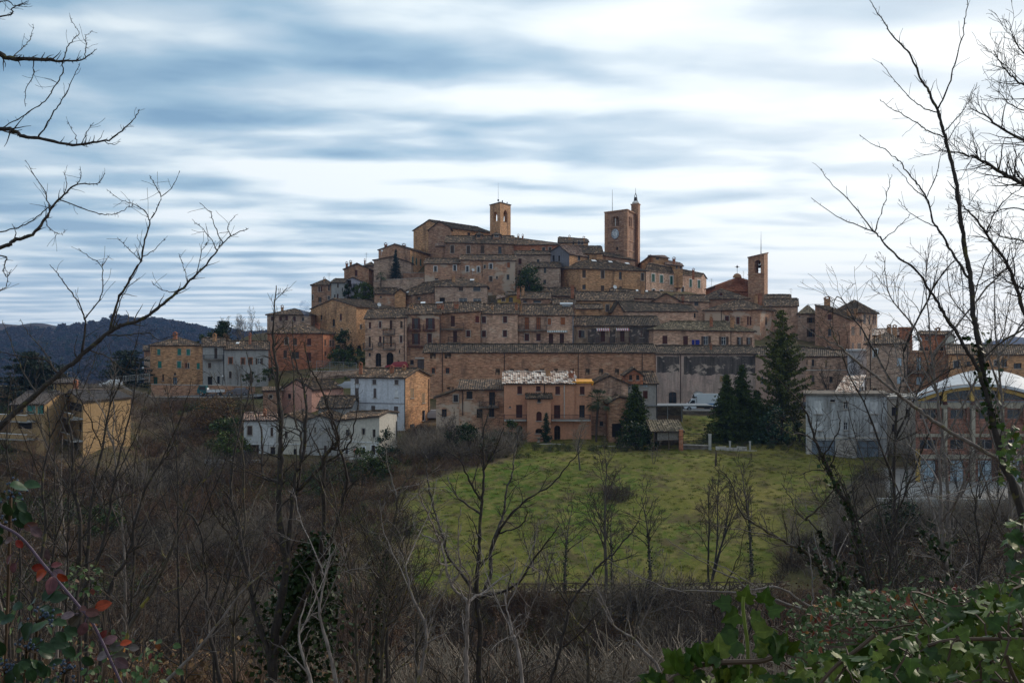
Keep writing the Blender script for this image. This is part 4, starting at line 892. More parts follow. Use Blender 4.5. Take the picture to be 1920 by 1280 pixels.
# --- front centre
house('E', 'weathered pinkish brick house with a sagging roof, balcony and dark windows', (1010, 1392), 154, 768, 1180, 'S', 688, 'brickpl', 'tile', depth=7, win='s dk 1098 825 52 64;g br 1292 855 52 116;v dk 1185 982 50 76;g br 1287 975 48 76;g br 1040 1010 5 20', extra='bal 1182 1350 880 922;pipe 1040 785 1000', over=.5)
house('E', 'lower wing of the weathered brick house under a slanting roof edge', (812, 1010), 154.2, (838, 768), 1180, 'D', None, 'brickpl', 'tile', depth=7, win='g br 983 852 44 60;g br 882 978 42 68;g br 884 1118 32 24')
house('Q', 'salmon villa with a pale mixed-tile roof, oxblood shutters and long balconies', (216, 850), 150, 367, 930, 'E', 272, 'pink', 'tileb', depth=9, win='s dr 357 437 42 72;s dr 525 425 40 46;s dr 699 440 42 72;d dr 353 628 56 118;d dr 694 632 55 120;a dk 355 820 52 130;a dk 695 822 56 134;g br 270 588 14 12;g br 843 592 14 12', extra='bal 218 418 655 700 conc 1.1;bal 642 990 655 700 conc 1.1;pipe 758 366 690 trim;pipe 580 370 470', chim='612 258 40 26 3;820 282 46 26 2')
house('Q', 'right end of the salmon villa with an orange-edged flat roof', (850, 1002), 150.3, 376, 930, 'F', None, 'pink', 'orange', depth=9, win='s dr 920 441 42 72;g gb 918 628 50 112')
house('Q', 'slim salmon stair tower projecting from the villa under its own little tiled roof', (425, 638), 147.6, 500, 930, 'S', 462, 'pink', 'tiled', depth=2.2, win='g br 531 525 28 44;A dr 531 672 48 84;a nb 531 805 64 44', cat='tower', name='stair_tower')
house('Q', 'crumbling brick gable house without windows right of the salmon villa', (1003, 1332), 153.5, (382, 376), 930, 'G', 303, 'brick', 'tile', depth=8, win='g br 1093 738 32 40')
house('Q', 'small brick outhouse with a dark open bay beside the big cypress', (1158, 1352), 148.3, (542, 510), 950, 'G', 490, 'brick', 'tile', depth=5, win='v dk 1232 800 88 124', name='outhouse', cat='outhouse')
house('Q', 'grey plastered narrow house with a brick gable dormer behind the big cypress', (1335, 1592), 160, 367, 740, 'E', 272, 'lgrey', 'tile', depth=8, win='s bl 1489 396 38 30;s dr 1488 478 42 70', extra='pipe 1590 370 690 iron')
house('Q', 'brick gable attic with two small windows left of the mixed tile roof', (1306, 1466), 159.2, (292, 296), 366, 'G', 240, 'brickr', 'tile', depth=4, win='g br 1356 325 28 46;g br 1420 325 28 46', db=.3, name='attic_gable', cat='attic')
M['c_x'] = M['c_dk']
# =============================================================== church, towers, hall
def openbox(root, mb, P, zb, z1s, holes4, uo, th=.5):
    for f in range(4): facade(mb, P[f], P[(f+1) % 4], zb, z1s[f], z1s[(f+1) % 4], None, holes4[f], uo+f*9, depth=th)
def quadpts(X, Y, cr):
    ox, oy, s = CR[cr]; p = [V(((ox+x/s-960)/F*y, y, 0)) for x, y in zip(X, Y)]
    return [p[0], p[1], p[2], p[0]+p[2]-p[1]]
house('B', 'brick church apse block with a steep gable at the top left of the hill', (198, 384), 278, (322, 300), 700, 'G', 248, 'brickd', 'tiled', depth=12, cat='church', name='church')
house('B', 'church nave with a long dark roof running right to the open bell tower', (342, 760), (284, 300), (298, 350), 640, 'E', (238, 300), 'brickt', 'tiled', depth=13, cat='church', name='church', win='g br 545 365 24 34', over=.4)
house('B', 'small church dormer with an overhanging hipped roof, nearer the apse', (603, 660), 268, 362, 400, 'H', 342, 'brickd', 'tiled', depth=4, win='g bw 628 376 28 24', cat='dormer', name='dormer', db=.6)
house('B', 'small church dormer with an overhanging hipped roof, at the foot of the bell tower', (750, 815), 268, 360, 400, 'H', 342, 'brickd', 'tiled', depth=4, win='gW wh 782 374 30 22', cat='dormer', name='dormer', db=.6)
def tower(cr, name, label, X, Y, ytop, ybase, wall, opens, uo=5):
    ox, oy, s = CR[cr]; P = quadpts(X, Y, cr); zt = [(640-(oy+y/s))/F*yy for y, yy in zip(ytop, Y)]
    z = sum(zt)/3 if max(zt)-min(zt) < 1.2 else None
    zb = (640-(oy+ybase/s))/F*Y[1]-3
    zs = [z]*4 if z else [zt[0], zt[1], zt[2], zt[2]+zt[0]-zt[1]]
    root = thing(name, label, 'bell tower', ((P[0].x+P[2].x)/2, (P[0].y+P[2].y)/2, zb))
    H4 = [[], [], [], []]
    for (f, x, y, w_, h_) in opens:
        A, B = P[f], P[(f+1) % 4]; u0, _, y0 = seg_hit(A, B, ox+(x-w_/2)/s, oy+y/s); u1, zc, y1 = seg_hit(A, B, ox+(x+w_/2)/s, oy+y/s)
        zc = (640-(oy+y/s))/F*(y0+y1)/2; hh = h_/s/F*(y0+y1)/2
        H4[f].append((u0, u1, zc-hh/2, zc+hh/2, 1))
    return P, zs, zb, root, H4
# open bell tower (left)
P, zs, zb, rt, H4 = tower('B', 'bell_tower', 'square brick bell tower with arched openings you see the sky through', (725, 812, 903), (291, 285, 291), (104, 92, 108), 430, 'brickt', [(0, 770, 210, 34, 84), (1, 858, 208, 34, 104)])
for f in (0, 1):
    u0, u1, a, c, k = H4[f][0]; L = (P[(f+1) % 4]-P[f]).length; H4[f+2] = [(L-u1, L-u0, a, c, 1)]
mb = MB(); openbox(rt, mb, P, zb, zs, H4, 3, 1.0)
mb.face([V((p.x, p.y, H4[0][0][2]-.1)) for p in P])
mb.build('wall', M['brickt'], rt)
cn = (P[0]+P[2])/2; ax = (P[1]-P[0]); ay = (P[2]-P[1])
b = MB(); top = [V((p.x, p.y, zs[0]))+(p-cn).normalized()*.35 for p in P]; pk = V((cn.x, cn.y, zs[0]+.9))
for i in range(4): b.face([top[i], top[(i+1) % 4], pk]); 
b.face(top[::-1]); b.obox(V((cn.x, cn.y, zs[0]-.12)), ax/2+ax.normalized()*.2, ay/2+ay.normalized()*.2, V((0, 0, .12)))
ro = b.build('roof', [M['tiled']], rt)
b = MB(); b.tube([V((cn.x-.6, cn.y, zs[0]+.6)), V((cn.x-.6, cn.y, zs[0]+6.4))], [.06, .02], 5, 0, True); b.build('lightning_rod', M['steel'], ro)
b = MB(); b.box((cn.x-.6, cn.y, zs[0]+1.3), .5, .3, .5); b.box((cn.x+.6, cn.y, zs[0]+1.0), .35, .3, .5); b.box((cn.x+2, cn.y, zs[0]+.6), .3, .3, .3); b.build('loudspeaker', M['iron'], ro)
def bell(parent, c, r):
    b = MB(); pr = [(0, .9), (.45, .86), (.55, .5), (.7, .15), (1, -.25), (1.0, -.35)]
    for (r0, z0), (r1, z1) in zip(pr[:-1], pr[1:]):
        for k in range(12):
            t0, t1 = 2*PI*k/12, 2*PI*(k+1)/12
            b.face([c+V((r*r0*math.cos(t0), r*r0*math.sin(t0), r*z0)), c+V((r*r0*math.cos(t1), r*r0*math.sin(t1), r*z0)), c+V((r*r1*math.cos(t1), r*r1*math.sin(t1), r*z1)), c+V((r*r1*math.cos(t0), r*r1*math.sin(t0), r*z1))])
    b.tube([c-V((0, 0, r*.5)), c+V((0, 0, r*.2))], r*.1, 5, 0, True)
    o = b.build('bell', M['bell'], parent)
    b = MB(); b.box(c+V((0, 0, r*1.15)), r*2.6, r*.3, r*.4); b.box(c+V((0, 0, r*1.6)), r*.5, r*.25, r*.7); b.build('headstock', M['woodb'], o); return o
bell(rt, V((cn.x, cn.y, (H4[0][0][2]+H4[0][0][3])/2+1.2)), .75)
# clock tower
P, zs, zb, rt, H4 = tower('C', 'clock_tower', 'massive square brick clock tower with a white clock face and a thin corner turret', (430, 620, 700), (276, 270, 280), (262, 248, 272), 690, 'brickd', [(0, 509, 343, 20, 84), (0, 536, 343, 24, 86), (0, 533, 578, 22, 36), (1, 640, 346, 12, 92), (1, 655, 349, 11, 90)], 11)
z = zs[0]; mb = MB(); openbox(rt, mb, P, zb, zs, H4, 41, .9)
mb.build('wall', M['brickd'], rt)
cn = (P[0]+P[2])/2; d0 = (P[1]-P[0]).normalized(); n0 = V((d0.y, -d0.x, 0)); d1 = (P[2]-P[1]).normalized(); n1 = V((d1.y, -d1.x, 0)); L0 = (P[1]-P[0]).length; L1 = (P[2]-P[1]).length
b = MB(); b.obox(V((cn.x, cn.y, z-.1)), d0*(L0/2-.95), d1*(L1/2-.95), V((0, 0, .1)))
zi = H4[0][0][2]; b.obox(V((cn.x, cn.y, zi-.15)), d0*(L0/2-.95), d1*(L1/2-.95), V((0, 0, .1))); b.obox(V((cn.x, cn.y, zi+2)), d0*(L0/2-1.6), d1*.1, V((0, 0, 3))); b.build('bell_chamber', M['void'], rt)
b = MB()
zr = lambda y: (640-(340+y/4.571))/F*271
for (dd, nn, A, L) in ((d0, n0, P[0], L0), (d1, n1, P[1], L1)):   # corner pilasters, string courses, cornice
    g_ = lambda u, zz, o: V((A.x, A.y, 0))+dd*u+nn*o+V((0, 0, zz))
    for u in (.55, L-.55): b.obox(g_(u, (zb+z)/2, .06), dd*.55, nn*.08, V((0, 0, (z-zb)/2-.2)))
    for yy in (384, 505, 590): b.obox(g_(L/2, zr(yy), .05), dd*(L/2-1.1), nn*.11, V((0, 0, .10)))
    b.obox(g_(L/2, z-.1, .06), dd*(L/2+.12), nn*.2, V((0, 0, .14)))
    for u in [k*.7+1.4 for k in range(int((L-2.4)/.7))]: b.obox(g_(u, zr(290)+1.1, .02), dd*.12, nn*.06, V((0, 0, .25)))
b.build('pilaster', M['brick'], rt)
b = MB()
for f in (0,): 
    u0, u1, a, c, k = H4[0][0]; v0 = H4[0][1][0]
    um = (u1+v0)/2; b.tube([V((P[0].x, P[0].y, 0))+d0*um+n0*.02+V((0, 0, a)), V((P[0].x, P[0].y, 0))+d0*um+n0*.02+V((0, 0, c-.6))], .14, 8, 0, True)
b.build('colonnette', M['trim'], rt)
# clock
u, zc, yy = seg_hit(P[0], P[1], 1040+521/4.571, 340+450/4.571); zc = (640-(340+450/4.571))/F*yy; cc = V((P[0].x, P[0].y, 0))+d0*u+V((0, 0, zc)); R_ = 39/4.571/F*yy
def disc(b, r0, r1, o, m=0, k=40):
    for i in range(k):
        t0, t1 = 2*PI*i/k, 2*PI*(i+1)/k; q = lambda r, t: cc+n0*o+d0*(r*math.cos(t))+V((0, 0, r*math.sin(t)))
        if r0 > 0: b.face([q(r0, t0), q(r0, t1), q(r1, t1), q(r1, t0)][::-1], None, m)
        else: b.face([q(0, 0), q(r1, t1), q(r1, t0)][::-1], None, m)
b = MB(); disc(b, 0, R_, .12)
for i in range(40):
    t0, t1 = 2*PI*i/40, 2*PI*(i+1)/40; q = lambda o, t: cc+n0*o+d0*(R_*math.cos(t))+V((0, 0, R_*math.sin(t)))
    b.face([q(.12, t0), q(.12, t1), q(0, t1), q(0, t0)])
cf = b.build('clock_face', M['c_wh'], rt)
b = MB(); disc(b, R_, R_*1.12, .16); disc(b, R_*.56, R_*.6, .135); b.build('clock_rim', M['c_bw'], cf)
b = MB(); num = {0: 'XII', 1: 'I', 2: 'II', 3: 'III', 4: 'IIII', 5: 'V', 6: 'VI', 7: 'VII', 8: 'VIII', 9: 'IX', 10: 'X', 11: 'XI'}
for h, tx in num.items():
    t = PI/2-2*PI*h/12; rad = d0*math.cos(t)+V((0, 0, math.sin(t))); tan = d0*math.sin(t)-V((0, 0, math.cos(t)))
    wd = {'I': .085, 'V': .2, 'X': .2}; tot = sum(wd[c_] for c_ in tx); x = -tot/2; hl = R_*.15; b_c = cc+rad*R_*.79+n0*.14
    for ch in tx:
        xc = x+wd[ch]/2; s0 = R_*.019
        def bar(x0, y0, x1, y1):
            p0, p1 = b_c+tan*x0+rad*y0, b_c+tan*x1+rad*y1; dv = (p1-p0); b.obox((p0+p1)/2, dv/2, dv.cross(n0).normalized()*s0, n0*.008)
        if ch == 'I': bar(xc, -hl, xc, hl)
        elif ch == 'V': bar(xc-.07, hl, xc, -hl); bar(xc+.07, hl, xc, -hl)
        else: bar(xc-.07, hl, xc+.07, -hl); bar(xc+.07, hl, xc-.07, -hl)
        x += wd[ch]
b.build('numeral', M['c_nb'], cf)
for ang, ln, wd_ in ((PI/2-2*PI*11.8/12, .62, .05), (PI/2-2*PI*(30/60), .30, .07)):
    b = MB(); rad = d0*math.cos(ang)+V((0, 0, math.sin(ang))); tan = d0*math.sin(ang)-V((0, 0, math.cos(ang)))
    b.obox(cc+n0*.2+rad*R_*ln/2, rad*R_*(ln/2+.06), tan*R_*wd_*.8, n0*.015); b.build('clock_hand', M['c_nb'], cf)
# turret at the back right corner
tp = P[2]-d1*.2-d0*.2; tz = (640-(340+195/4.571))/F*tp.y
b = MB(); b.obox(V((tp.x, tp.y, (zb+tz)/2)), d0*1.25, d1*1.25, V((0, 0, (tz-zb)/2))); b.obox(V((tp.x, tp.y, tz-.15)), d0*1.45, d1*1.45, V((0, 0, .12))); 
tu = b.build('turret', M['brick'], rt)
b = MB(); q = V((tp.x, tp.y, tz))
b.tube([q, q+V((0, 0, .55))], [1.0, .95], 12, 1, True)
for k in range(4):
    a_ = PI/4+k*PI/2; b.tube([q+V((.7*math.cos(a_), .7*math.sin(a_), .5)), q+V((.35*math.cos(a_), .35*math.sin(a_), 2.3)), q+V((0, 0, 3.1))], .07, 5)
b.tube([q+V((0, 0, 3)), q+V((0, 0, 4.6))], [.06, .03], 5, 0, True); b.tube([q+V((0, 0, .9)), q+V((0, 0, 1.2)), q+V((0, 0, 1.8)), q+V((0, 0, 2.0))], [.55, .45, .25, .05], 10, 0, True)
b.build('bell_cage', [M['iron'], M['trim']], tu)
b = MB(); q = V((P[0].x, P[0].y, z))+d0*(L0*.31)+d1*.8; zt_ = (640-(340+70/4.571))/F*q.y; b.tube([q, V((q.x, q.y, zt_))], [.09, .04], 6, 0, True); b.build('flagpole', M['steel'], rt)
# right church: pediment and slanted belfry
H = house('D', 'orange brick church front with a moulded pediment and a small dome under a cross', (92, 488), 262, (442, 432), 640, 'G', 372, 'brickr', 'tiler', depth=12, cat='church', name='church', win='a dk 298 520 40 30;g br 145 500 20 30', over=.5)
r0 = H.root; A_, B_ = H.P[0], H.P[1]; dd = (B_-A_).normalized(); nn = V((dd.y, -dd.x, 0)); L = (B_-A_).length; zA = H.zE[0]; zP = (640-(440+372/4.572))/F*262
b = MB()
for o, t in ((.0, .28), (-.55, .14), (-1.0, .1)):   # raking mouldings
    for (ua, za, ub, zb2) in ((0, zA+o, L/2, zP+o), (L, H.zE[1]+o, L/2, zP+o)):
        p0 = V((A_.x, A_.y, za))+dd*ua+nn*.25; p1 = V((A_.x, A_.y, zb2))+dd*ub+nn*.25; dv = p1-p0; b.obox((p0+p1)/2, dv/2, nn*(.3+.15*(o == 0)), dv.cross(nn).normalized()*t)
b.obox(V((A_.x, A_.y, zA-1.1))+dd*L/2+nn*.2, dd*(L/2+.3), nn*.35, V((0, 0, .2))); b.build('pediment_moulding', M['brickr'], r0)
b = MB(); c_ = V((A_.x, A_.y, 0))+dd*(L/2-.2)+nn*.15; c_.z = zP+.1
for k in range(7):
    t0, t1 = k/7*PI/2, (k+1)/7*PI/2
    b.tube([c_+V((0, 0, 1.15*math.sin(t0))), c_+V((0, 0, 1.15*math.sin(t1)))], [1.15*math.cos(t0), max(.02, 1.15*math.cos(t1))], 14)
b.build('dome_cap', M['brickt'], r0)
b = MB(); t_ = c_+V((0, 0, 1.1)); b.tube([t_, t_+V((0, 0, 2.3))], .05, 5, 0, True); b.box(t_+V((0, 0, 1.75)), 1.3, .07, .09); b.box(t_+V((0, 0, 1.75)), .5, .06, .5); b.build('cross', M['iron'], r0)
P, zs, zb, rt, H4 = tower('D', 'belfry', 'slender brick belfry with a slanting top and a bell hanging in its open arch', (378, 516, 547), (258, 255, 261), (192, 158, 150), 620, 'brick', [(0, 460, 272, 56, 112)], 21)
u0, u1, a, c, k = H4[0][0]; L = (P[1]-P[0]).length; H4[2] = [(L-u1, L-u0, a, c, 1)]
mb = MB(); openbox(rt, mb, P, zb, zs, H4, 71, 2.2); mb.build('wall', M['brick'], rt)
b = MB(); tp_ = [V((p.x, p.y, zz+.02))+((p-(P[0]+P[2])/2).normalized()*.25) for p, zz in zip(P, zs)]
b.face(tp_); b.face([q-V((0, 0, .35)) for q in tp_][::-1])
for i in range(4): b.face([tp_[i]-V((0, 0, .35)), tp_[(i+1) % 4]-V((0, 0, .35)), tp_[(i+1) % 4], tp_[i]])
b.build('roof', M['tiler'], rt)
dd = (P[1]-P[0]).normalized(); mm = V((P[0].x, P[0].y, 0))+dd*(u0+u1)/2+(P[2]-P[1])/2
bell(rt, V((mm.x, mm.y, a+(c-a)*.52)), .62)
b = MB(); b.obox(V((mm.x, mm.y, a+.9)), dd*(u1-u0)/2, V((0, .04, 0)), V((0, 0, .04))); b.obox(V((mm.x, mm.y, a+.1)), dd*((u1-u0)/2), V((0, .6, 0)), V((0, 0, .06))); b.build('rail', M['iron'], rt)
b = MB(); nn = V((dd.y, -dd.x, 0)); b.obox(V((P[0].x, P[0].y, a-.3))+dd*L/2+nn*.05, dd*(L/2+.1), nn*.12, V((0, 0, .1))); b.build('string_course', M['brick'], rt)
b = MB(); q = P[1]-dd*1.2+(P[2]-P[1])*.3; q.z = zs[1]-.3; b.tube([q, q+V((0, 0, 1.6)), q+V((0, 0, 6.2))], [.14, .1, .02], 6, 0, True); b.build('antenna', M['steel'], rt)
# arch-roofed hall
M['buff'] = plastermat('buff_concrete', (.42, .38, .30), (.36, .32, .26), (.2, .17, .14), .55, .7)
def hall():
    ox, oy, s = CR['I']; Yh = 124; k = Yh/F/s
    xw = lambda x: (ox+x/s-960)/F*Yh; zw = lambda y: (640-(oy+y/s))/F*Yh
    x0, x1 = xw(845), xw(1665); xm = (x0+x1)/2; hw = (x1-x0)/2; ze = zw(592); zp = zw(522); zt = zw(437); D_ = 26
    root = thing('sports_hall', 'sports hall with a white barrel roof, yellow arched window band and red brick panels', 'hall', (xm, Yh, zw(1150)))
    zb = zw(1150)-2
    arc = lambda t, a, c: a+(c-a)*(1-t*t)
    b = MB(); n = 48
    for i in range(n):
        for (jy0, jy1) in [(j, j+1) for j in range(10)]:
            q = []
            for t, jy in ((-1+2*i/n, jy0), (-1+2*(i+1)/n, jy0), (-1+2*(i+1)/n, jy1), (-1+2*i/n, jy1)):
                v = jy/10; h = .55+.45*math.sin(min(1, v*1.5)*PI/2)
                zz = arc(t, ze+.1, zp+.55)*(1-0)+((zt-zp-.6)*math.sin(min(1, v*2.2)*PI/2))*(1-t*t*.8)
                q.append(V((xm+t*(hw+.6), Yh-.9+v*D_, zz)))
            b.face([p_+V(((p_.y-Yh)*.52, 0, 0)) for p_ in q])
        t0, t1 = -1+2*i/n, -1+2*(i+1)/n
        p0, p1 = V((xm+t0*(hw+.6), Yh-.9, arc(t0, ze+.1, zp+.55))), V((xm+t1*(hw+.6), Yh-.9, arc(t1, ze+.1, zp+.55)))
        b.face([p0-V((0, 0, .35)), p1-V((0, 0, .35)), p1, p0]); b.face([p0-V((0, 0, .35)), p0-V((0, -.9, .35)), p1-V((0, -.9, .35)), p1-V((0, 0, .35))])
    b.build('roof', M['membrane'], root, smooth=True)
    b = MB()
    for i in range(n):
        t0, t1 = -1+2*i/n, -1+2*(i+1)/n
        a0, a1 = arc(t0, ze-.3, zp+.2), arc(t1, ze-.3, zp+.2); X0, X1 = xm+t0*hw, xm+t1*hw; th = .42
        b.face([V((X0, Yh-.25, a0-th)), V((X1, Yh-.25, a1-th)), V((X1, Yh-.25, a1)), V((X0, Yh-.25, a0))])
        b.face([V((X0, Yh-.25, a0-th)), V((X0, Yh+.3, a0-th)), V((X1, Yh+.3, a1-th)), V((X1, Yh-.25, a1-th))])
    b.build('arch_beam', M['yellow'], root)
    b = MB(); b.face([V((x0, Yh+.25, zw(612))), V((x1, Yh+.25, zw(612)))]+[V((xm+t*hw, Yh+.25, arc(t, ze-.2, zp))) for t in [1-2*i/16 for i in range(17)]]); b.build('window', M['glass'], root)
    cols = [1028, 1214, 1405, 1590]
    for cx in cols:
        b = MB(); t = (xw(cx)-xm)/hw; top = arc(t, ze-.3, zp)-.2; w_ = 26*k
        b.box((xw(cx), Yh-.12, (zw(612)+top)/2), w_, .5, top-zw(612)); b.build('pillar', M['yellow'], root)
        b = MB(); b.box((xw(cx), Yh-.42, zw(622)), w_*1.05, .14, 22*k); b.box((xw(cx), Yh-.62, zw(622)-.1), w_*.8, .3, .12); b.build('bracket', M['c_dr'], root)
        b = MB(); b.box((xw(cx), Yh-.3, (zw(660)+zb)/2), 24*k, .6, zw(660)-zb); b.build('column', M['buff'], root)
        for q in (-1, 1):
            b = MB(); b.box((xw(cx+q*30), Yh-.2, (zw(650)+zw(745))/2), 18*k, .3, zw(650)-zw(745)); b.build('brick_pier', M['brickm'], root)
        for y in (700, 1020):
            pass
    b = MB(); b.box((xm, Yh+.05, zw(636)), 2*hw, .5, 46*k); b.box((xm, Yh+.02, zw(838)), 2*hw, .44, 20*k); b.box((xm, Yh+.0, zw(980)), 2*hw, .5, 28*k); b.build('fascia_band', M['buff'], root)
    b = MB(); b.box((xm, Yh-.06, zw(613)), 2*hw, .5, 6*k); b.build('flashing', M['c_bw'], root)
    # brick skin with strips of windows
    A_, B_ = V((x0, Yh+.15, 0)), V((x1, Yh+.15, 0)); holes = []; ed = [850]+cols+[1665]
    rects = []
    for a_, c_ in zip(ed[:-1], ed[1:]):
        l, r_ = a_+(48 if a_ in cols else 22), c_-48 if c_ in cols else c_-22
        rects += [(l, r_, 668, 728), (l, r_, 868, 930)]
        rects.append((l, r_, 1005, 1148))
    rects = [q for q in rects]
    for l, r_, t, bo in rects: holes.append((xw(l)-x0, xw(r_)-x0, zw(bo), zw(t), 0))
    b = MB(); Pq = [A_, B_, B_+V((D_*.52, D_, 0)), A_+V((D_*.52, D_, 0))]
    for f in range(4): facade(b, Pq[f], Pq[(f+1) % 4], zb, ze-.2, ze-.2, None, holes if f == 0 else [], 12)
    b.build('wall', M['brickm'], root)
    for (l, r_, t, bo) in rects:
        w_ = xw(r_)-xw(l); h_ = zw(t)-zw(bo); c_ = V(((xw(l)+xw(r_))/2, Yh+.36, (zw(t)+zw(bo))/2)); b = MB(); b.obox(c_, V((w_/2+.05, 0, 0)), V((0, .02, 0)), V((0, 0, h_/2+.05)))
        big = t > 1000; o = b.build('door' if big else 'window', M['c_bl'] if big else M['glass'], root); b = MB(); n_ = max(2, int(w_/1.1))
        for i in range(n_+1): b.box(c_+V((-w_/2+w_*i/n_, -.06, 0)), .07, .06, h_)
        for zz in ((-.5, .5) if not big else (-.5, 0, .5)): b.box(c_+V((0, -.05, zz*h_)), w_, .05, .07)
        b.build('frame', M['c_bw'] if big else M['steel'], o)
    for x in (850, 1400):
        b = MB(); b.box((xw(x), Yh-.35, (zw(1150)+zw(930))/2), 22*k, .5, zw(930)-zw(1150)); b.build('gutter_column', M['yellow'], root)
hall()
def yardwall(label, cr, pts, ytop, ybase, mat, th=.4, cap=True, name='retaining_wall', cat='wall', rough=0):
    """a wall that follows points; heights by the crop's own rows"""
    ox, oy, s = CR[cr]; P = [V(((ox+x/s-960)/F*Y, Y, 0)) for x, Y in pts]; rng = random.Random(len(label))
    zt = [(640-(oy+y/s))/F*p.y for y, p in zip(ytop, P)]; zb = [(640-(oy+y/s))/F*p.y-1.2 for y, p in zip(ybase, P)]
    b = MB(); c = MB(); uo = rng.uniform(0, 50); run = 0
    for i in range(len(P)-1):
        L = (P[i+1]-P[i]).length; n = max(1, int(L/(1.1 if rough else 6))); d = (P[i+1]-P[i]).normalized(); nn = V((d.y, -d.x, 0))
        for k in range(n):
            t0, t1 = k/n, (k+1)/n; a, e = P[i].lerp(P[i+1], t0), P[i].lerp(P[i+1], t1)
            za, ze_ = zt[i]+(zt[i+1]-zt[i])*t0, zt[i]+(zt[i+1]-zt[i])*t1; ba, be = zb[i]+(zb[i+1]-zb[i])*t0, zb[i]+(zb[i+1]-zb[i])*t1
            if rough: za += rng.uniform(-rough, rough); ze_ = za+rng.uniform(-.1, .1)
            q = lambda p, z, o: V((p.x, p.y, z))+nn*o
            b.face([q(a, ba, th/2), q(e, be, th/2), q(e, ze_, th/2), q(a, za, th/2)], [(run+uo, ba), (run+uo+L/n, be), (run+uo+L/n, ze_), (run+uo, za)])
            b.face([q(e, be, -th/2), q(a, ba, -th/2), q(a, za, -th/2), q(e, ze_, -th/2)], [(run+uo, ba), (run+uo+L/n, be), (run+uo+L/n, ze_), (run+uo, za)])
            b.face([q(a, za, th/2), q(e, ze_, th/2), q(e, ze_, -th/2), q(a, za, -th/2)])
            b.face([q(a, ba, -th/2), q(a, ba, th/2), q(a, za, th/2), q(a, za, -th/2)]); b.face([q(e, be, th/2), q(e, be, -th/2), q(e, ze_, -th/2), q(e, ze_, th/2)])
            if cap: c.obox((q(a, za, 0)+q(e, ze_, 0))/2+V((0, 0, .07)), (q(e, ze_, 0)-q(a, za, 0))/2, nn*(th/2+.08), V((0, 0, .06)))
            run += L/n
    root = thing(name, label, cat, (P[0].x, P[0].y, zb[0]+1.2)); b.build('masonry', M[mat], root)
    if cap: c.build('coping', M['sill'], root)
    return root
yardwall('brick terrace wall below the blue fir, its top dipping to the left', 'A', [(1008, 251), (1090, 251), (1440, 252)], (494, 482, 462), (640, 640, 640), 'brickg', name='terrace_wall')
yardwall('dark parapet right of the blue fir', 'A', [(1262, 257), (1440, 258)], (420, 420), (470, 470), 'brickd', name='parapet')
yardwall('reddish retaining wall with the parked pickup before it', 'J', [(200, 190.4), (420, 191), (690, 191), (1085, 190.6)], (735, 740, 742, 752), (850, 850, 850, 850), 'brick', name='retaining_wall')
yardwall('long low kerb wall along the outer edge of the road on the left', 'J', [(-120, 184.2), (200, 184.6), (640, 186), (1080, 186)], (800, 842, 848, 838), (880, 880, 880, 880), 'stone', th=.35)
yardwall('stone retaining wall under the railing, left of the tall white house', 'L', [(780, 191.5), (1080, 191.8), (1260, 191.8)], (175, 170, 150), (330, 330, 330), 'brickg', th=.5)
yardwall('dark stone retaining wall under the white lorry', 'H', [(428, 168.4), (700, 168.6), (1040, 168.6), (1420, 168.4)], (812, 812, 808, 800), (1000, 1010, 1040, 1060), 'stone', th=.6)
yardwall('ruined pale stone wall in front of the two spruces', 'H', [(690, 141.5), (860, 141), (1020, 140.6)], (1090, 1105, 1140), (1176, 1180, 1186), 'stonew', th=.5, cap=False, rough=.22)
yardwall('low dark garden wall left of the ruined pale wall', 'H', [(430, 141.6), (640, 141.6)], (1085, 1092), (1176, 1176), 'stone', th=.4)
yardwall('mossy garden wall under the salmon villa', 'Q', [(380, 145), (640, 144.6), (1000, 144.4), (1320, 144.4)], (935, 925, 945, 950), (1010, 1020, 1020, 1020), 'stone', th=.45)
yardwall('pale concrete terrace edge below the cream terrace house', 'L', [(1010, 138.5), (1200, 138), (1420, 138.5)], (962, 955, 940), (1005, 1000, 990), 'conc2', th=2.2, cap=False, name='terrace')
yardwall('long pale concrete slab wall left of the garage cottage', 'L', [(-170, 137), (178, 137.5), (330, 138)], (965, 968, 972), (1040, 1040, 1040), 'conc2', th=.9, cap=False)
yardwall('grey concrete edge of the car park above the brambles', 'I', [(585, 107.6), (1100, 107), (1900, 107)], (1255, 1262, 1262), (1330, 1330, 1330), 'conc2', th=.3, cap=False, name='parking_edge')
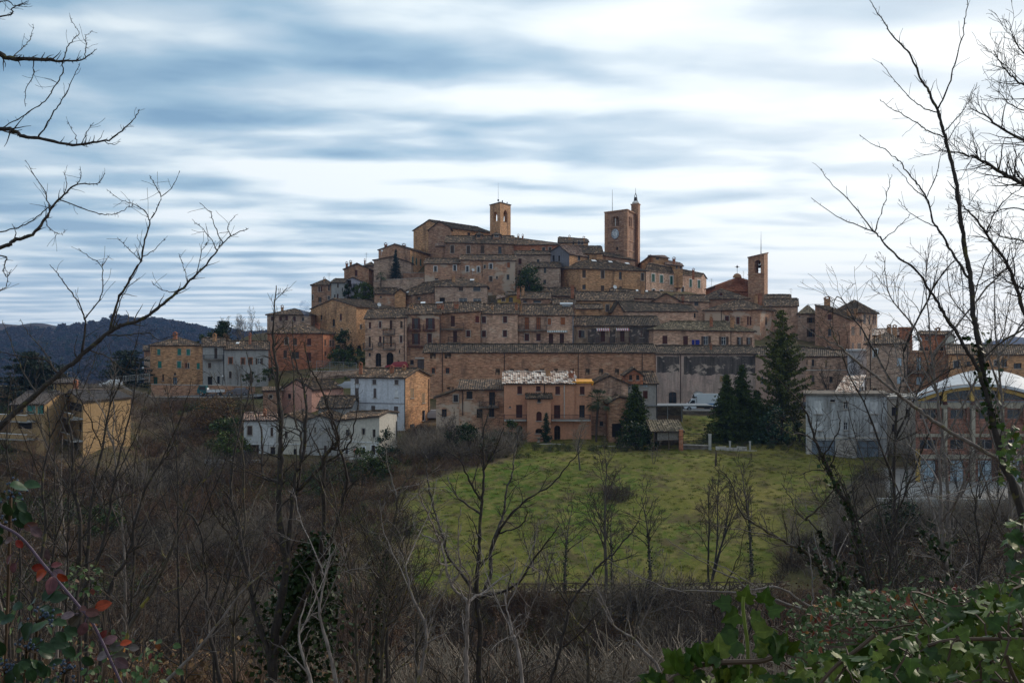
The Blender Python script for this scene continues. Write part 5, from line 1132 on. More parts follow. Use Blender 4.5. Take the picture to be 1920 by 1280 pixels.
# =============================================================== vegetation generators
def wander(p, d, L, n, jit, rng, lift=0):
    pts = [p.copy()]; d = d.normalized()
    for i in range(n):
        d = (d+V((rng.gauss(0, jit), rng.gauss(0, jit), rng.gauss(0, jit)+lift))).normalized(); pts.append(pts[-1]+d*(L/n))
    return pts, d
def side_dir(d, ang, rng):
    e = d.orthogonal().normalized(); q = rng.uniform(0, 2*PI); e = e*math.cos(q)+d.cross(e)*math.sin(q)
    return (d*math.cos(ang)+e*math.sin(ang)).normalized()
def branch(mb, p, d, L, r, lev, rng, cfg, m=0):
    n = cfg['seg'][min(lev, len(cfg['seg'])-1)]; pts, dd = wander(p, d, L, n, cfg['jit'], rng, cfg['lift'])
    rad = [max(cfg['rmin'], r*(1-.72*i/n)) for i in range(n+1)]
    mb.tube(pts, rad, 5 if lev == 0 and r > .05 else 4 if lev < 2 else 3, m)
    if lev >= cfg['lev']: return pts
    k = cfg['kids'][lev]
    for j in range(k):
        t = cfg['t0']+(1-cfg['t0'])*(j+rng.random())/k
        x = t*n; i = min(int(x), n-1); q = pts[i].lerp(pts[i+1], x-i); dl = (pts[i+1]-pts[i]).normalized()
        branch(mb, q, side_dir(dl, rng.uniform(*cfg['ang']), rng), L*rng.uniform(*cfg['len'])*(1.15-.5*t), max(cfg['rmin'], rad[i]*.62), lev+1, rng, cfg, m)
    return pts
def ivy_on(mb, pts, rads, rng, dens=60, s=.14, thick=.15):
    for i in range(len(pts)-1):
        L = (pts[i+1]-pts[i]).length; d = (pts[i+1]-pts[i]).normalized()
        for k in range(int(L*dens)):
            c = pts[i].lerp(pts[i+1], rng.random()); r = rads[i]+abs(rng.gauss(0, 1))*thick*(0.6+.6*math.sin(c.z*2.3+i))
            leafquad(mb, c+side_dir(d, PI/2, rng)*r, s*rng.uniform(.6, 1.3), rng, 1.2)
M['bark'] = barkmat('grey_bark', (.055, .045, .038), (.13, .11, .095), (.16, .14, .05), 8)
M['barkd'] = barkmat('dark_bark', (.022, .018, .016), (.05, .042, .038), None, 20)
M['twig'] = plain('pale_twigs', (.20, .16, .12), .8, .3, 1.5)
M['twigd'] = plain('dark_twigs', (.062, .045, .033), .8, .3, 1.5)
M['twigr'] = plain('russet_twigs', (.13, .075, .045), .8, .3, 1.5)
M['barkb'] = barkmat('brown_bark', (.04, .028, .022), (.085, .06, .046), None, 10)
CF = dict(seg=[7, 5, 4, 3], jit=.10, lift=.05, rmin=.014, lev=3, kids=[12, 6, 4], t0=.25, ang=(.4, .95), len=(.35, .55))
def tree_mesh(seed, h=10, r=.16, stems=1, bark='bark', twig='twig', ivy=0, lean=0, cfg=None, t0=.25, wide=1, name='bare_tree', label='', cat='tree', lev=3):
    rng = random.Random(seed); cfg = dict(CF, **(cfg or {})); cfg['lev'] = lev
    root = thing(name, label, cat, (0, 0, 0)); tr = MB(); cr = MB(); iv = MB()
    for s in range(stems):
        a = rng.uniform(0, 6.28) if stems > 1 else lean*0
        d = V((math.cos(a)*.22*(stems > 1)+lean, math.sin(a)*.2*(stems > 1), 1)).normalized()
        hh = h*rng.uniform(.8, 1) if stems > 1 else h
        pts, dd = wander(V((math.cos(a)*.15*(stems > 1), math.sin(a)*.15*(stems > 1), -.3)), d, hh, 10, .05, rng, .03)
        rad = [max(.02, r*(1-.85*i/10)) for i in range(11)]; tr.tube(pts, rad, 6, 0)
        k = cfg['kids'][0]
        for j in range(k):
            t = t0+(1-t0)*(j+rng.random())/k; x = t*10; i = min(int(x), 9); q = pts[i].lerp(pts[i+1], x-i)
            branch(cr, q, side_dir((pts[i+1]-pts[i]).normalized(), rng.uniform(.4, .85)*wide, rng), hh*rng.uniform(.28, .45)*(1.2-.75*t), max(cfg['rmin'], rad[i]*.55), 1, rng, cfg)
        if ivy: ivy_on(iv, pts[:int(10*ivy)+1], rad, rng)
    tr.build('trunk', M[bark], root); cr.build('crown', M[twig], root)
    if ivy: iv.build('ivy', MATL('ivy'), root)
    return root
_used = set()
def place(src, loc, rz=0, sc=1, label=None, group=None):
    if src.name not in _used:
        _used.add(src.name); src.location = loc; src.rotation_euler = (0, 0, rz); src.scale = sc if hasattr(sc, '__len__') else (sc,)*3
        if label: src['label'] = label
        if group: src['group'] = group
        return src
    c = src.copy(); C.objects.link(c)
    for ch in src.children:
        k = ch.copy(); C.objects.link(k); k.parent = c
    c.location = loc; c.rotation_euler = (0, 0, rz); c.scale = sc if hasattr(sc, '__len__') else (sc,)*3
    if label: c['label'] = label
    if 'group' in c and not group: del c['group']
    if group: c['group'] = group
    return c
T = dict(
 tall=tree_mesh(1, 10, .13, 1, 'bark', 'twigd', 0, t0=.3, cfg=dict(kids=[16, 6, 4]), wide=.7),
 round=tree_mesh(2, 8, .16, 1, 'bark', 'twig', 0, t0=.3, cfg=dict(kids=[16, 7, 5], rmin=.012)),
 multi=tree_mesh(3, 9, .10, 4, 'barkd', 'twigd', 0, t0=.3, cfg=dict(kids=[9, 5, 4]), wide=.8),
 ivyt=tree_mesh(4, 9, .15, 1, 'bark', 'twigd', .62, t0=.4, cfg=dict(kids=[13, 6, 4])),
 pale=tree_mesh(5, 7, .09, 2, 'bark', 'twig', 0, t0=.15, cfg=dict(kids=[9, 5, 3], jit=.2)),
 dark=tree_mesh(6, 9, .11, 2, 'barkd', 'twigd', 0, t0=.2, cfg=dict(kids=[10, 6, 4], jit=.13)),
 russet=tree_mesh(7, 6, .08, 5, 'barkb', 'twigr', 0, t0=.15, cfg=dict(kids=[9, 5, 4], rmin=.012)))
n_ = [0]
def tp(kind, px, Y, h, label, group=None, rz=None, base=10, dz=0):
    n_[0] += 1; rng = random.Random(n_[0]); hs = dict(tall=10, round=8, multi=9, ivyt=9, pale=7, dark=9, russet=6)[kind]; s = h/hs
    return place(T[kind], gpx(px, Y, dz), rng.uniform(0, 6.28) if rz is None else rz, (s*rng.uniform(.9, 1.1), s, s), label, group)
# trees along the fence at the foot of the meadow
tp('ivyt', 1060, 94, 8.5, 'slim ivy-wrapped trunk by the fence, leftmost of the meadow trees')
tp('tall', 1134, 93, 13, 'tallest thin leafless tree by the fence, reaching up over the dark bush on the meadow')
tp('ivyt', 1148, 96, 7.5, 'short ivy-covered trunk close beside the tallest thin tree')
tp('pale', 1185, 90, 8.5, 'pale thin leafless tree just right of the tallest thin tree')
tp('ivyt', 1218, 95, 9.5, 'thin trunk sleeved in ivy standing alone against the grass')
tp('multi', 1330, 97, 11, 'leafless tree with several dark stems spreading in a fan over the meadow')
tp('ivyt', 1410, 98, 10.5, 'stout ivy-clad tree with a forked leafless crown at the right of the meadow')
tp('pale', 1010, 92, 8, 'pale leafless sapling at the left foot of the meadow')
tp('dark', 1000, 99, 6, 'small dark sapling standing in the lower left of the meadow')
tp('round', 1088, 128, 6.2, 'small round leafless garden tree standing on the grass under the salmon villa')
tp('multi', 850, 134, 6.5, 'leafless thicket tree left of the meadow, against the dark brambles')
tp('tall', 905, 136, 7, 'leafless tree rising in front of the weathered pinkish house')
tp('pale', 1225, 131, 3.4, 'tiny leafless fruit tree on the upper meadow')
tp('pale', 1480, 100, 7, 'pale leafless tree by the right corner of the meadow')
tp('round', 445, 197, 5, 'gnarled little leafless tree in front of the whitish house on the terrace')
tp('russet', 438, 160, 4.5, 'russet bush tree on the bank below the road')
tp('russet', 405, 158, 4, 'second russet bush on the bank, nearer the parked pickup')
tp('multi', 1562, 178, 8, 'leafless tree with upright stems before the tan street house')
tp('multi', 1612, 176, 8.5, 'leafless upright tree by the white wall gap')
for i, (px, Y, h) in enumerate([(455, 226, 8.5), (472, 230, 9), (488, 224, 7), (443, 236, 7.5), (432, 228, 6)]):
    tp(['round', 'tall', 'round', 'multi', 'dark'][i], px, Y, h, 'leafless tree on the skyline between the left houses and the hill town', 'skyline trees left of the town', dz=1.5)
# trees that stand up out of the brushwood
rng = random.Random(99); k_ = 0
spots = []
while len(spots) < 95:
    Y = rng.choice([rng.uniform(52, 90), rng.uniform(70, 130)]); px = rng.uniform(-60, 2000)
    if 740 < px < 1500 and Y > 84: continue
    if 1480 <= px < 1640 and Y > 100: continue
    if px >= 1640 and Y > 104: continue
    if 440 < px < 800 and Y > 125: continue
    spots.append((px, Y))
for px, Y in spots:
    kd = rng.choice(['multi', 'pale', 'dark', 'dark', 'russet', 'tall', 'pale', 'multi'])
    h = rng.uniform(5, 9.5) if Y > 80 else rng.uniform(6, 9)
    lim = (-.205 if px < 640 else -.225)*Y   # keeps the view of the roofs and the meadow open, as in the valley itself
    g0 = gz((px-960)/F*Y, Y); h = min(h, max(3.2, (-.075*Y if px < 420 or px > 1600 else -.19*Y)-g0))
    side = 'left of' if px < 800 else ('below' if px < 1560 else 'right of')
    lab = {'multi': 'many-stemmed dark leafless tree', 'pale': 'pale twisted leafless tree', 'dark': 'dark forked leafless tree', 'russet': 'low russet leafless bush tree', 'tall': 'slim upright leafless tree'}[kd]+' in the brushwood '+side+' the meadow'
    tp(kd, px, Y, h, lab, lab.replace('tree in', 'trees in'))
# row of trees by the car park
for i, (px, Y, h, kd) in enumerate([(1672, 109, 6, 'ivyt'), (1700, 110, 7.5, 'ivyt'), (1745, 112, 5.5, 'multi'), (1800, 111, 5.5, 'multi'), (1835, 110, 6, 'dark'), (1870, 112, 5, 'multi'), (1910, 110, 6, 'multi')]):
    tp(kd, px, Y, h, ['ivy-wrapped tree at the left corner of the car park', 'taller ivy-wrapped tree at the car park, second from its left corner', 'leafless tree in the car park before the yellow column', 'leafless tree before the blue doors of the hall', 'dark forked tree before the blue doors of the hall', 'leafless tree at the edge of the car park by the big leaning trunk', 'last leafless tree of the car park at the picture edge'][i])
# ---- conifers
def conifer(name, label, mat, h, rad, seed, whorls=26, per=11, droop=.25, clump=.3, base=.08, prof=None, nq=9, trunk_r=.22, irr=.15, tip_up=0, gap=0):
    rng = random.Random(seed); root = thing(name, label, 'tree', (0, 0, 0)); tr = MB(); cr = MB()
    pts, _ = wander(V((0, 0, -.4)), V((0, 0, 1)), h+.3, 8, .012, rng); tr.tube(pts, [trunk_r*(1-.9*i/8)+.01 for i in range(9)], 7)
    for w_ in range(whorls):
        t = base+(1-base)*(w_/whorls)**.95; z = h*t; R0 = rad*(prof(t) if prof else (1-t)**.85+.03)
        for j in range(per if t < .8 else max(4, per//2)):
            if rng.random() < gap: continue
            a = rng.uniform(0, 6.28); L = R0*rng.uniform(1-irr*2.2, 1+irr); zz = z+rng.uniform(-.3, .3)*h/whorls
            d = V((math.cos(a), math.sin(a), -droop+rng.uniform(-.08, .08))); n = max(2, int(L/clump*1.0)); q0 = V((0, 0, zz))
            if L > .8: tr.tube([q0, q0+d*L*.5, q0+d*L*.85+V((0, 0, tip_up*L*.3))], [.04, .025, .012], 3)
            for k in range(n):
                f = (k+.6)/n; c = q0+d*L*f+V((0, 0, tip_up*L*f*f*.4)); sp = clump*(1.1-.45*f)
                for _ in range(nq):
                    leafquad(cr, c+V((rng.gauss(0, sp*.55), rng.gauss(0, sp*.55), rng.gauss(-sp*.12, sp*.28))), clump*rng.uniform(.3, .6), rng, 2.0)
    tr.build('trunk', M['barkb'], root); cr.build('crown', MATL(mat), root); return root
def setat(o, loc, rz=0): o.location = loc; o.rotation_euler = (0, 0, rz); return o
Y = 147; setat(conifer('cypress_tree', 'big dense dark green conical tree in front of the grey narrow house', 'conifer', 11.2, 3.3, 11, 34, 20, -.35, .34, .05, lambda t: (1-t)**.75*.96+.04, 8, .3), at(1192, 862, Y))
o = conifer('spruce_tree', 'taller of the two dark spruces beside the white lorry', 'conifer', 12.3, 3.9, 12, 36, 20, .2, .36, .04, None, 8, .25, .3); setat(o, at(1391, 836, 150))
o = conifer('spruce_tree', 'shorter left-hand dark spruce right beside the white lorry', 'conifer', 10.6, 3.6, 13, 32, 20, .2, .36, .04, None, 8, .22, .32); setat(o, at(1362, 834, 148))
pp = lambda t: (.35+.65*math.sin(min(1, (1-t)*1.35)*PI/2))*(1-t*.15) if t < .92 else .3
o = conifer('pine_tree', 'tall ragged pine with layered boughs standing before the pink street front', 'pine', 21.3, 5.0, 14, 30, 9, .05, .44, .2, lambda t: (1-t)**.62*1.0+.05, 14, .3, .3, .9, .08); setat(o, at(1466, 838, 154))
o = conifer('fir_tree', 'blue-green fir on the terrace in front of the brick gables', 'bluefir', 7.4, 1.75, 15, 26, 14, .12, .22, .03, None, 8, .14); setat(o, at(742, 521, 255.5))
o = conifer('fir_sapling', 'small green conifer at the door of the salmon villa', 'magn', 4.4, 1.1, 16, 18, 10, .0, .2, .03, None, 7, .08); setat(o, at(1024, 828, 146))
o = conifer('cedar_tree', 'large dark evergreen behind the yellow villas at the left edge', 'cedar', 11, 5.6, 17, 16, 14, .02, .55, .05, lambda t: .5+.5*math.sin((1-t)*PI*.62), 10, .3, .25); setat(o, gpx(62, 168, -1.5))
o = conifer('cedar_tree', 'second dark evergreen, smaller, left of the farmhouse', 'cedar', 7.5, 4.6, 18, 12, 12, .02, .5, .05, lambda t: .5+.5*math.sin((1-t)*PI*.6), 10, .3, .25); setat(o, gpx(237, 196, -.3))
def shrub(name, label, mat, px, Y, w_, h_, seed, n=1400, leaf=.16, cat='shrub', z=None, twigs=True, dep=.8):
    """twiggy bush with leaves gathered in clumps"""
    rng = random.Random(seed); loc = gpx(px, Y) if z is None else V(((px-960)/F*Y, Y, z)); root = thing(name, label, cat, (0, 0, 0)); tr = MB(); cr = MB()
    cl = []
    for i in range(max(5, int(n/70))):
        a = rng.uniform(0, 6.28); rr = math.sqrt(rng.random()); zz = rng.uniform(.1, 1)
        p = V((math.cos(a)*rr*w_/2*math.sqrt(max(.05, 1-(zz*.9)**2)), math.sin(a)*rr*w_/2*dep, zz*h_)); cl.append((p, rng.uniform(.12, .3)*min(w_, h_)*.6))
        tr.tube([V((0, 0, -.2)), p*.5+V((0, 0, h_*.08)), p], [.05, .03, .012], 3)
    for i in range(n):
        c, r = cl[rng.randrange(len(cl))]; leafquad(cr, c+V((rng.gauss(0, r*.6), rng.gauss(0, r*.6), rng.gauss(0, r*.5))), leaf*rng.uniform(.6, 1.3), rng, 1.4)
    tr.build('stem', M['barkb'], root); cr.build('foliage', MATL(mat), root); root.location = loc; return root
shrub('evergreen_oak', 'dense dark green tree filling the gap in the middle of the upper town', 'shrub', 994, 245, 6.6, 8.5, 31, 5200, .3, 'tree', z=9.5)
shrub('round_shrub', 'round yellow-green shrub under the lilac gable', 'bush', 682, 251, 5.2, 4.2, 32, 2600, .26, z=10.2)
shrub('ivy_shrub', 'dark ivy heap at the arch under the lilac gable', 'ivy', 655, 252, 3.2, 4.4, 33, 1500, .24, z=10)
shrub('climbing_ivy', 'ivy climbing the left end of the large orange brick house', 'bush', 1073, 246, 2.0, 5.2, 34, 900, .2, z=8.3, dep=.3)
shrub('hedge', 'dark hedge above the railing beside the road', 'shrub', 655, 205, 10, 3.4, 35, 3600, .26, 'hedge', z=-5)
shrub('hedge', 'dark ivy hanging on the tan gable house beside the hedge', 'ivy', 645, 212, 4.4, 6.0, 36, 2200, .26, z=-4)
shrub('hedge', 'low green hedge left of the orange brick house wall', 'shrub', 505, 196, 5, 2.6, 37, 1200, .22, z=-7.6)
shrub('hedge', 'dark planting on the terrace below the stained whitish house', 'shrub', 470, 192, 4, 1.8, 38, 900, .2, z=-7.8)
shrub('magnolia_bush', 'glossy grey-green bush right of the two spruces', 'magn', 1447, 146, 5.4, 5.2, 39, 2600, .24)
shrub('ivy_mound', 'dark ivy mound at the foot of the big conical tree', 'ivy', 1195, 141, 6, 3.6, 40, 2000, .2)
shrub('olive_bush', 'grey-green bush at the corner of the white-lit end wall', 'magn', 727, 138, 3.6, 4.4, 41, 900, .2)
shrub('laurel_bush', 'dark bush before the arches at the left of the salmon villa', 'shrub', 955, 145, 4, 3.6, 42, 1200, .2)
shrub('hedge', 'dark shrub by the railing post above the tall white house', 'shrub', 652, 190, 1.6, 2.6, 43, 500, .2, z=-9)
shrub('skyline_bush', 'low dark bush on the skyline behind the farmhouse roof', 'shrub', 388, 222, 7, 4.2, 44, 1800, .3, z=-2.6)
shrub('terrace_shrub', 'dark shrub at the foot of the brick row beside the leafless garden', 'shrub', 950, 246, 4, 3.5, 45, 900, .25, z=8.2)
shrub('yellow_shrub', 'yellowish bush at the foot of the ivy-covered skyline tree', 'brown', 421, 216, 3.4, 2.6, 46, 700, .22, z=-1)
o = conifer('spruce_tree', 'broad low dark spruce at the right end of the clump beside the lorry', 'conifer', 8.6, 3.5, 19, 28, 18, .15, .38, .03, None, 8, .2, .32); setat(o, at(1419, 838, 149))
shrub('brown_bush', 'large olive-brown bush on the bank below the parked pickup', 'brown', 405, 158, 8, 6, 50, 3600, .22)
shrub('dark_bush', 'dark shadowy bush below the olive-brown one on the bank', 'shrub', 425, 148, 6, 4.5, 52, 2600, .24)
shrub('green_bush', 'green overgrown bush beside the garage cottage', 'bush', 436, 139, 6, 4, 53, 2400, .2)
shrub('dark_bush', 'dark evergreen bush low on the slope under the cream houses', 'shrub', 690, 128, 7, 4, 54, 2400, .22)
shrub('dark_bush', 'dark bramble heap at the upper left corner of the meadow', 'ivy', 880, 135, 9, 4.2, 55, 2400, .2)
shrub('dark_bush', 'dark evergreen bush on the slope under the yellow villas', 'shrub', 190, 112, 6, 4, 56, 2000, .2)
shrub('dark_bush', 'dark ivy heap below the car park wall', 'ivy', 1690, 101, 7, 3.5, 57, 2200, .2)
shrub('garden_shrub', 'dark green shrub in the yard behind the garage doors house', 'ivy', 1500, 150, 3, 3, 47, 800, .2)
# skyline tree choked with ivy
r_ = tree_mesh(51, 9.5, .28, 1, 'bark', 'twigd', .9, label='big skyline tree choked with dark ivy behind the left houses', t0=.35, cfg=dict(kids=[12, 5, 4]), wide=.9)
setat(r_, V(((416-960)/F*222, 222, -4.5)))
b = MB(); rng = random.Random(5)
for i in range(5200):
    z_ = rng.uniform(1.5, 9); rr = (1.9-abs(z_-6)*.26)*abs(rng.gauss(0, .55)); a_ = rng.uniform(0, 6.28)
    leafquad(b, V((rr*math.cos(a_)+.5*math.sin(z_*1.7), rr*math.sin(a_), z_)), .3, rng)
for q in r_.children:
    if q.name.startswith('ivy'): q.data = b.build('ivy_tmp', MATL('ivy')).data; 
bpy.data.objects.remove(bpy.data.objects['ivy_tmp'])
def palm(label, loc, h, cr_, nf, seed, L=1.9):
    rng = random.Random(seed); root = thing('palm_tree', label, 'palm', (0, 0, 0)); b = MB(); pts, _ = wander(V((0, 0, -.3)), V((0, 0, 1)), h+.3, 6, .02, rng); b.tube(pts, [cr_*(.9+.2*(i % 2)) for i in range(7)], 8); b.build('trunk', M['barkb'], root)
    b = MB(); top = pts[-1]
    for i in range(nf):
        a = rng.uniform(0, 6.28); el = rng.uniform(-.7, 1.3); d = V((math.cos(a)*math.cos(el), math.sin(a)*math.cos(el), math.sin(el))); stem = L*.55
        e = top+d*stem; b.tube([top, top+d*stem*.5, e], .02, 3)
        s = V((-math.sin(a), math.cos(a), 0)); up = d.cross(s)
        for k in range(13):
            th = (k-6)*.19; dd = (d*math.cos(th)+s*math.sin(th)); q = e+dd*L*.5+V((0, 0, -.18*L)); w_ = s*.035+up*.01
            m1 = e+dd*L*.28; b.face([e, m1+w_, q, m1-w_], [(0, 0)]*4)
    b.build('crown', MATL('palm'), root); root.location = loc
palm('fan palm beside the right end of the salmon villa', at(1118, 826, 148), 5.9, .18, 46, 3, 2.3)
palm('small fan palm on the terrace below the brick gable', at(714, 545, 250), 3.6, .14, 26, 4, 1.5)
# ---- undergrowth: a mass nobody could count
def bush_mesh(name, seed, mat, n=22, h=2.4, r=.016, leafy=0, lm=None, kids=5):
    rng = random.Random(seed); b = MB()
    for i in range(n):
        a = rng.uniform(0, 6.28); sp = rng.uniform(.1, 1.0); d = V((math.cos(a)*sp, math.sin(a)*sp, 1)).normalized(); L = h*rng.uniform(.6, 1.1)
        p0 = V((math.cos(a)*rng.random()*.8, math.sin(a)*rng.random()*.8, -.2)); pts, _ = wander(p0, d, L, 5, .16, rng, -.01); b.tube(pts, [r*1.5, r*1.3, r*1.1, r, r*.8, r*.6], 3)
        for k in range(kids):
            j = rng.randrange(1, 5); p2, _ = wander(pts[j], side_dir((pts[j]-pts[j-1]).normalized(), rng.uniform(.4, 1.1), rng), L*rng.uniform(.2, .5), 3, .2, rng, 0); b.tube(p2, [r, r*.8, r*.6, r*.5], 3)
    for i in range(leafy):
        a = rng.uniform(0, 6.28); rr = h*.45*math.sqrt(rng.random()); leafquad(b, V((rr*math.cos(a), rr*math.sin(a), abs(rng.gauss(.35, .3))*h)), .11*rng.uniform(.6, 1.4), rng, 1.3); b.m[-1] = 1
    me = b.build(name, [M[mat], MATL(lm or 'shrub')]); C.objects.unlink(me); return me
def scatter(name, label_kind, kinds, pts):
    """one object: points that carry instances of the bushes"""
    col = bpy.data.collections.new(name+'_kinds')
    for k in kinds: col.objects.link(k)
    names = sorted(o.name for o in kinds); order = [names.index(k.name) for k in kinds]
    me = bpy.data.meshes.new(name); me.from_pydata([p[:3] for p in pts], [], [])
    for an, ty, vals in (('rz', 'FLOAT', [p[3] for p in pts]), ('sc', 'FLOAT', [p[4] for p in pts]), ('ki', 'INT', [order[p[5]] for p in pts]), ('sz', 'FLOAT', [p[6] if len(p) > 6 else p[4] for p in pts])):
        a = me.attributes.new(an, ty, 'POINT'); a.data.foreach_set('value', vals)
    o = bpy.data.objects.new(name, me); C.objects.link(o); tag(o, kind='stuff')
    ng = bpy.data.node_groups.new(name, 'GeometryNodeTree'); ng.interface.new_socket('Geometry', in_out='INPUT', socket_type='NodeSocketGeometry'); ng.interface.new_socket('Geometry', in_out='OUTPUT', socket_type='NodeSocketGeometry')
    gi, go = ng.nodes.new('NodeGroupInput'), ng.nodes.new('NodeGroupOutput'); iop = ng.nodes.new('GeometryNodeInstanceOnPoints'); ci = ng.nodes.new('GeometryNodeCollectionInfo')
    ci.inputs['Collection'].default_value = col; ci.inputs['Separate Children'].default_value = True; ci.inputs['Reset Children'].default_value = True
    def attr(n, t='FLOAT'):
        q = ng.nodes.new('GeometryNodeInputNamedAttribute'); q.data_type = t; q.inputs['Name'].default_value = n; return q.outputs['Attribute']
    cx = ng.nodes.new('ShaderNodeCombineXYZ'); ng.links.new(attr('rz'), cx.inputs[2]); cs = ng.nodes.new('ShaderNodeCombineXYZ')
    s_ = attr('sc'); ng.links.new(s_, cs.inputs[0]); ng.links.new(s_, cs.inputs[1]); ng.links.new(attr('sz'), cs.inputs[2])
    ng.links.new(gi.outputs[0], iop.inputs['Points']); ng.links.new(ci.outputs[0], iop.inputs['Instance']); iop.inputs['Pick Instance'].default_value = True
    ng.links.new(attr('ki', 'INT'), iop.inputs['Instance Index']); ng.links.new(cx.outputs[0], iop.inputs['Rotation']); ng.links.new(cs.outputs[0], iop.inputs['Scale']); ng.links.new(iop.outputs[0], go.inputs[0])
    md = o.modifiers.new('scatter', 'NODES'); md.node_group = ng; return o
BK = [bush_mesh('brush_a', 61, 'twig', 24), bush_mesh('brush_b', 62, 'twigd', 26), bush_mesh('brush_c', 63, 'twigr', 30, 2.0), bush_mesh('brush_d', 64, 'twigr', 16, 2.2, .014, 150, 'brown'),
      bush_mesh('brush_e', 65, 'twigd', 14, 1.8, .014, 260, 'shrub'), bush_mesh('brush_f', 66, 'twig', 14, 3.2, .018), bush_mesh('brush_g', 67, 'twigd', 12, 1.2, .012, 220, 'bush')]
rng = random.Random(17); pts = []
def add(px, Y, s, ks, sz=None):
    x_ = (px-960)/F*Y; ks = sorted(ks, key=[5, 0, 1, 2, 3, 6, 4].index); v_ = math.sin(x_*.16+Y*.09)+math.sin(Y*.23-x_*.07+2)+rng.gauss(0, .7); ks = [ks[max(0, min(len(ks)-1, int((v_+2.4)/4.8*len(ks))))]]
    x = (px-960)/F*Y; pts.append((x, Y, gz(x, Y)-.05, rng.uniform(0, 6.28), s, rng.choice(ks), sz or s))
mix_l = [0, 0, 1, 1, 2, 2, 2, 3, 3, 4, 4, 5, 6, 6]; mix_m = [1, 2, 2, 2, 3, 0, 5, 3, 6]; mix_r = [0, 0, 0, 1, 1, 5, 5, 4, 2, 3]
N_ = 0
def band(px0, px1, Y0, Y1, per, s0, s1, ks, cond=None):
    """one bush every PER square metres"""
    area = (px1-px0)/F*(Y1+Y0)/2*(Y1-Y0); n = int(area/per)
    for _ in range(n):
        Y = math.sqrt(rng.uniform(Y0*Y0, Y1*Y1)); px = rng.uniform(px0, px1)
        if cond and not cond(px, Y): continue
        add(px, Y, rng.uniform(s0, s1), ks)
band(-250, 2200, 40, 62, 1.7, 1.0, 1.7, mix_m+[0, 5]); band(-250, 2200, 62, 92.5, 1.5, .8, 1.5, mix_m+[0, 0, 5, 4])
ml = lambda px, Y: float(meadow_mask(px, Y)) < .05+.75*rng.random()**2.2 and not (px > 1655 and Y > 106)
band(-250, 760, 93, 132, 1.6, .6, 1.3, mix_l, lambda px, Y: ml(px, Y) and (px < 660 or rng.random() < .4)); band(-250, 470, 132, 183, 2.2, .5, 1.1, mix_l, lambda px, Y: not (20 < px < 262 and 134 < Y < 160))
band(740, 880, 93, 134, 4.5, .5, 1.1, mix_l, ml); band(1440, 1700, 96, 131, 2.2, .5, 1.1, mix_r+[3, 3], ml); band(1560, 2200, 88, 106, 1.5, .7, 1.4, mix_r)
band(470, 1000, 127, 137.3, 1.6, .5, .9, mix_l+[4, 6], ml); band(770, 965, 133, 144, 1.5, .8, 1.6, [0, 0, 1, 1, 5, 0]); band(1000, 1250, 138, 143.5, 2.5, .3, .6, [1, 4, 2, 4, 6])
band(1135, 1190, 117.5, 120.5, 1.0, .55, .8, [1, 2, 1]); band(760, 1480, 91.8, 93.4, 1.6, .4, .7, mix_m)
band(1250, 1520, 141.5, 147, 3, .3, .6, [1, 4, 4]); band(770, 850, 145, 156, 1.5, .5, 1.0, [1, 2, 4]); band(1290, 1300, 150, 160, 4, .3, .5, [4])
band(640, 700, 246, 250, 2, .4, .7, [1, 4]); band(900, 970, 240, 247, 1.5, .6, 1.2, [0, 0, 1, 5]); band(740, 800, 244, 249, 2, .4, .8, [0, 1, 4])
band(1520, 1700, 141, 152, 2, .6, 1.3, [1, 4, 0])
scatter('undergrowth', 0, BK, pts); print('bushes', len(pts))
# meadow grass tufts
def tuft(seed, mat):
    rng = random.Random(seed); b = MB()
    for i in range(46):
        a = rng.uniform(0, 6.28); r = rng.random()*.5; p = V((r*math.cos(a), r*math.sin(a), -.02)); d = V((rng.gauss(0, .35), rng.gauss(0, .35), 1)).normalized(); h = rng.uniform(.08, .26); s = d.orthogonal().normalized()*.014
        b.face([p-s, p+s, p+d*h], [(0, 0)]*3)
    o = b.build('tuft', [mat]); C.objects.unlink(o); return o
gm = [leafmat('meadow_grass', (.08, .12, .012), (.16, .155, .026), .7, 0, .2), leafmat('dry_grass', (.15, .12, .04), (.21, .17, .06), .8, 0, .2)]
TK = [tuft(71, gm[0]), tuft(72, gm[0]), tuft(73, gm[1])]
pts = []
while len(pts) < 5000:
    Y = math.sqrt(rng.uniform(93.6**2, 165**2)); px = rng.uniform(680, 1660); mmk = float(meadow_mask(px, Y))
    if mmk < rng.random(): continue
    x = (px-960)/F*Y; q = math.sin(x*.35+Y*.2)+math.sin(Y*.5-x*.15); s = rng.uniform(.5, 1.2); pts.append((x, Y, gz(x, Y), rng.uniform(0, 6.28), s, 2 if rng.random() < .22+.14*q else rng.choice([0, 1]), s*rng.uniform(.6, 1.2)))
scatter('grass', 0, TK, pts)
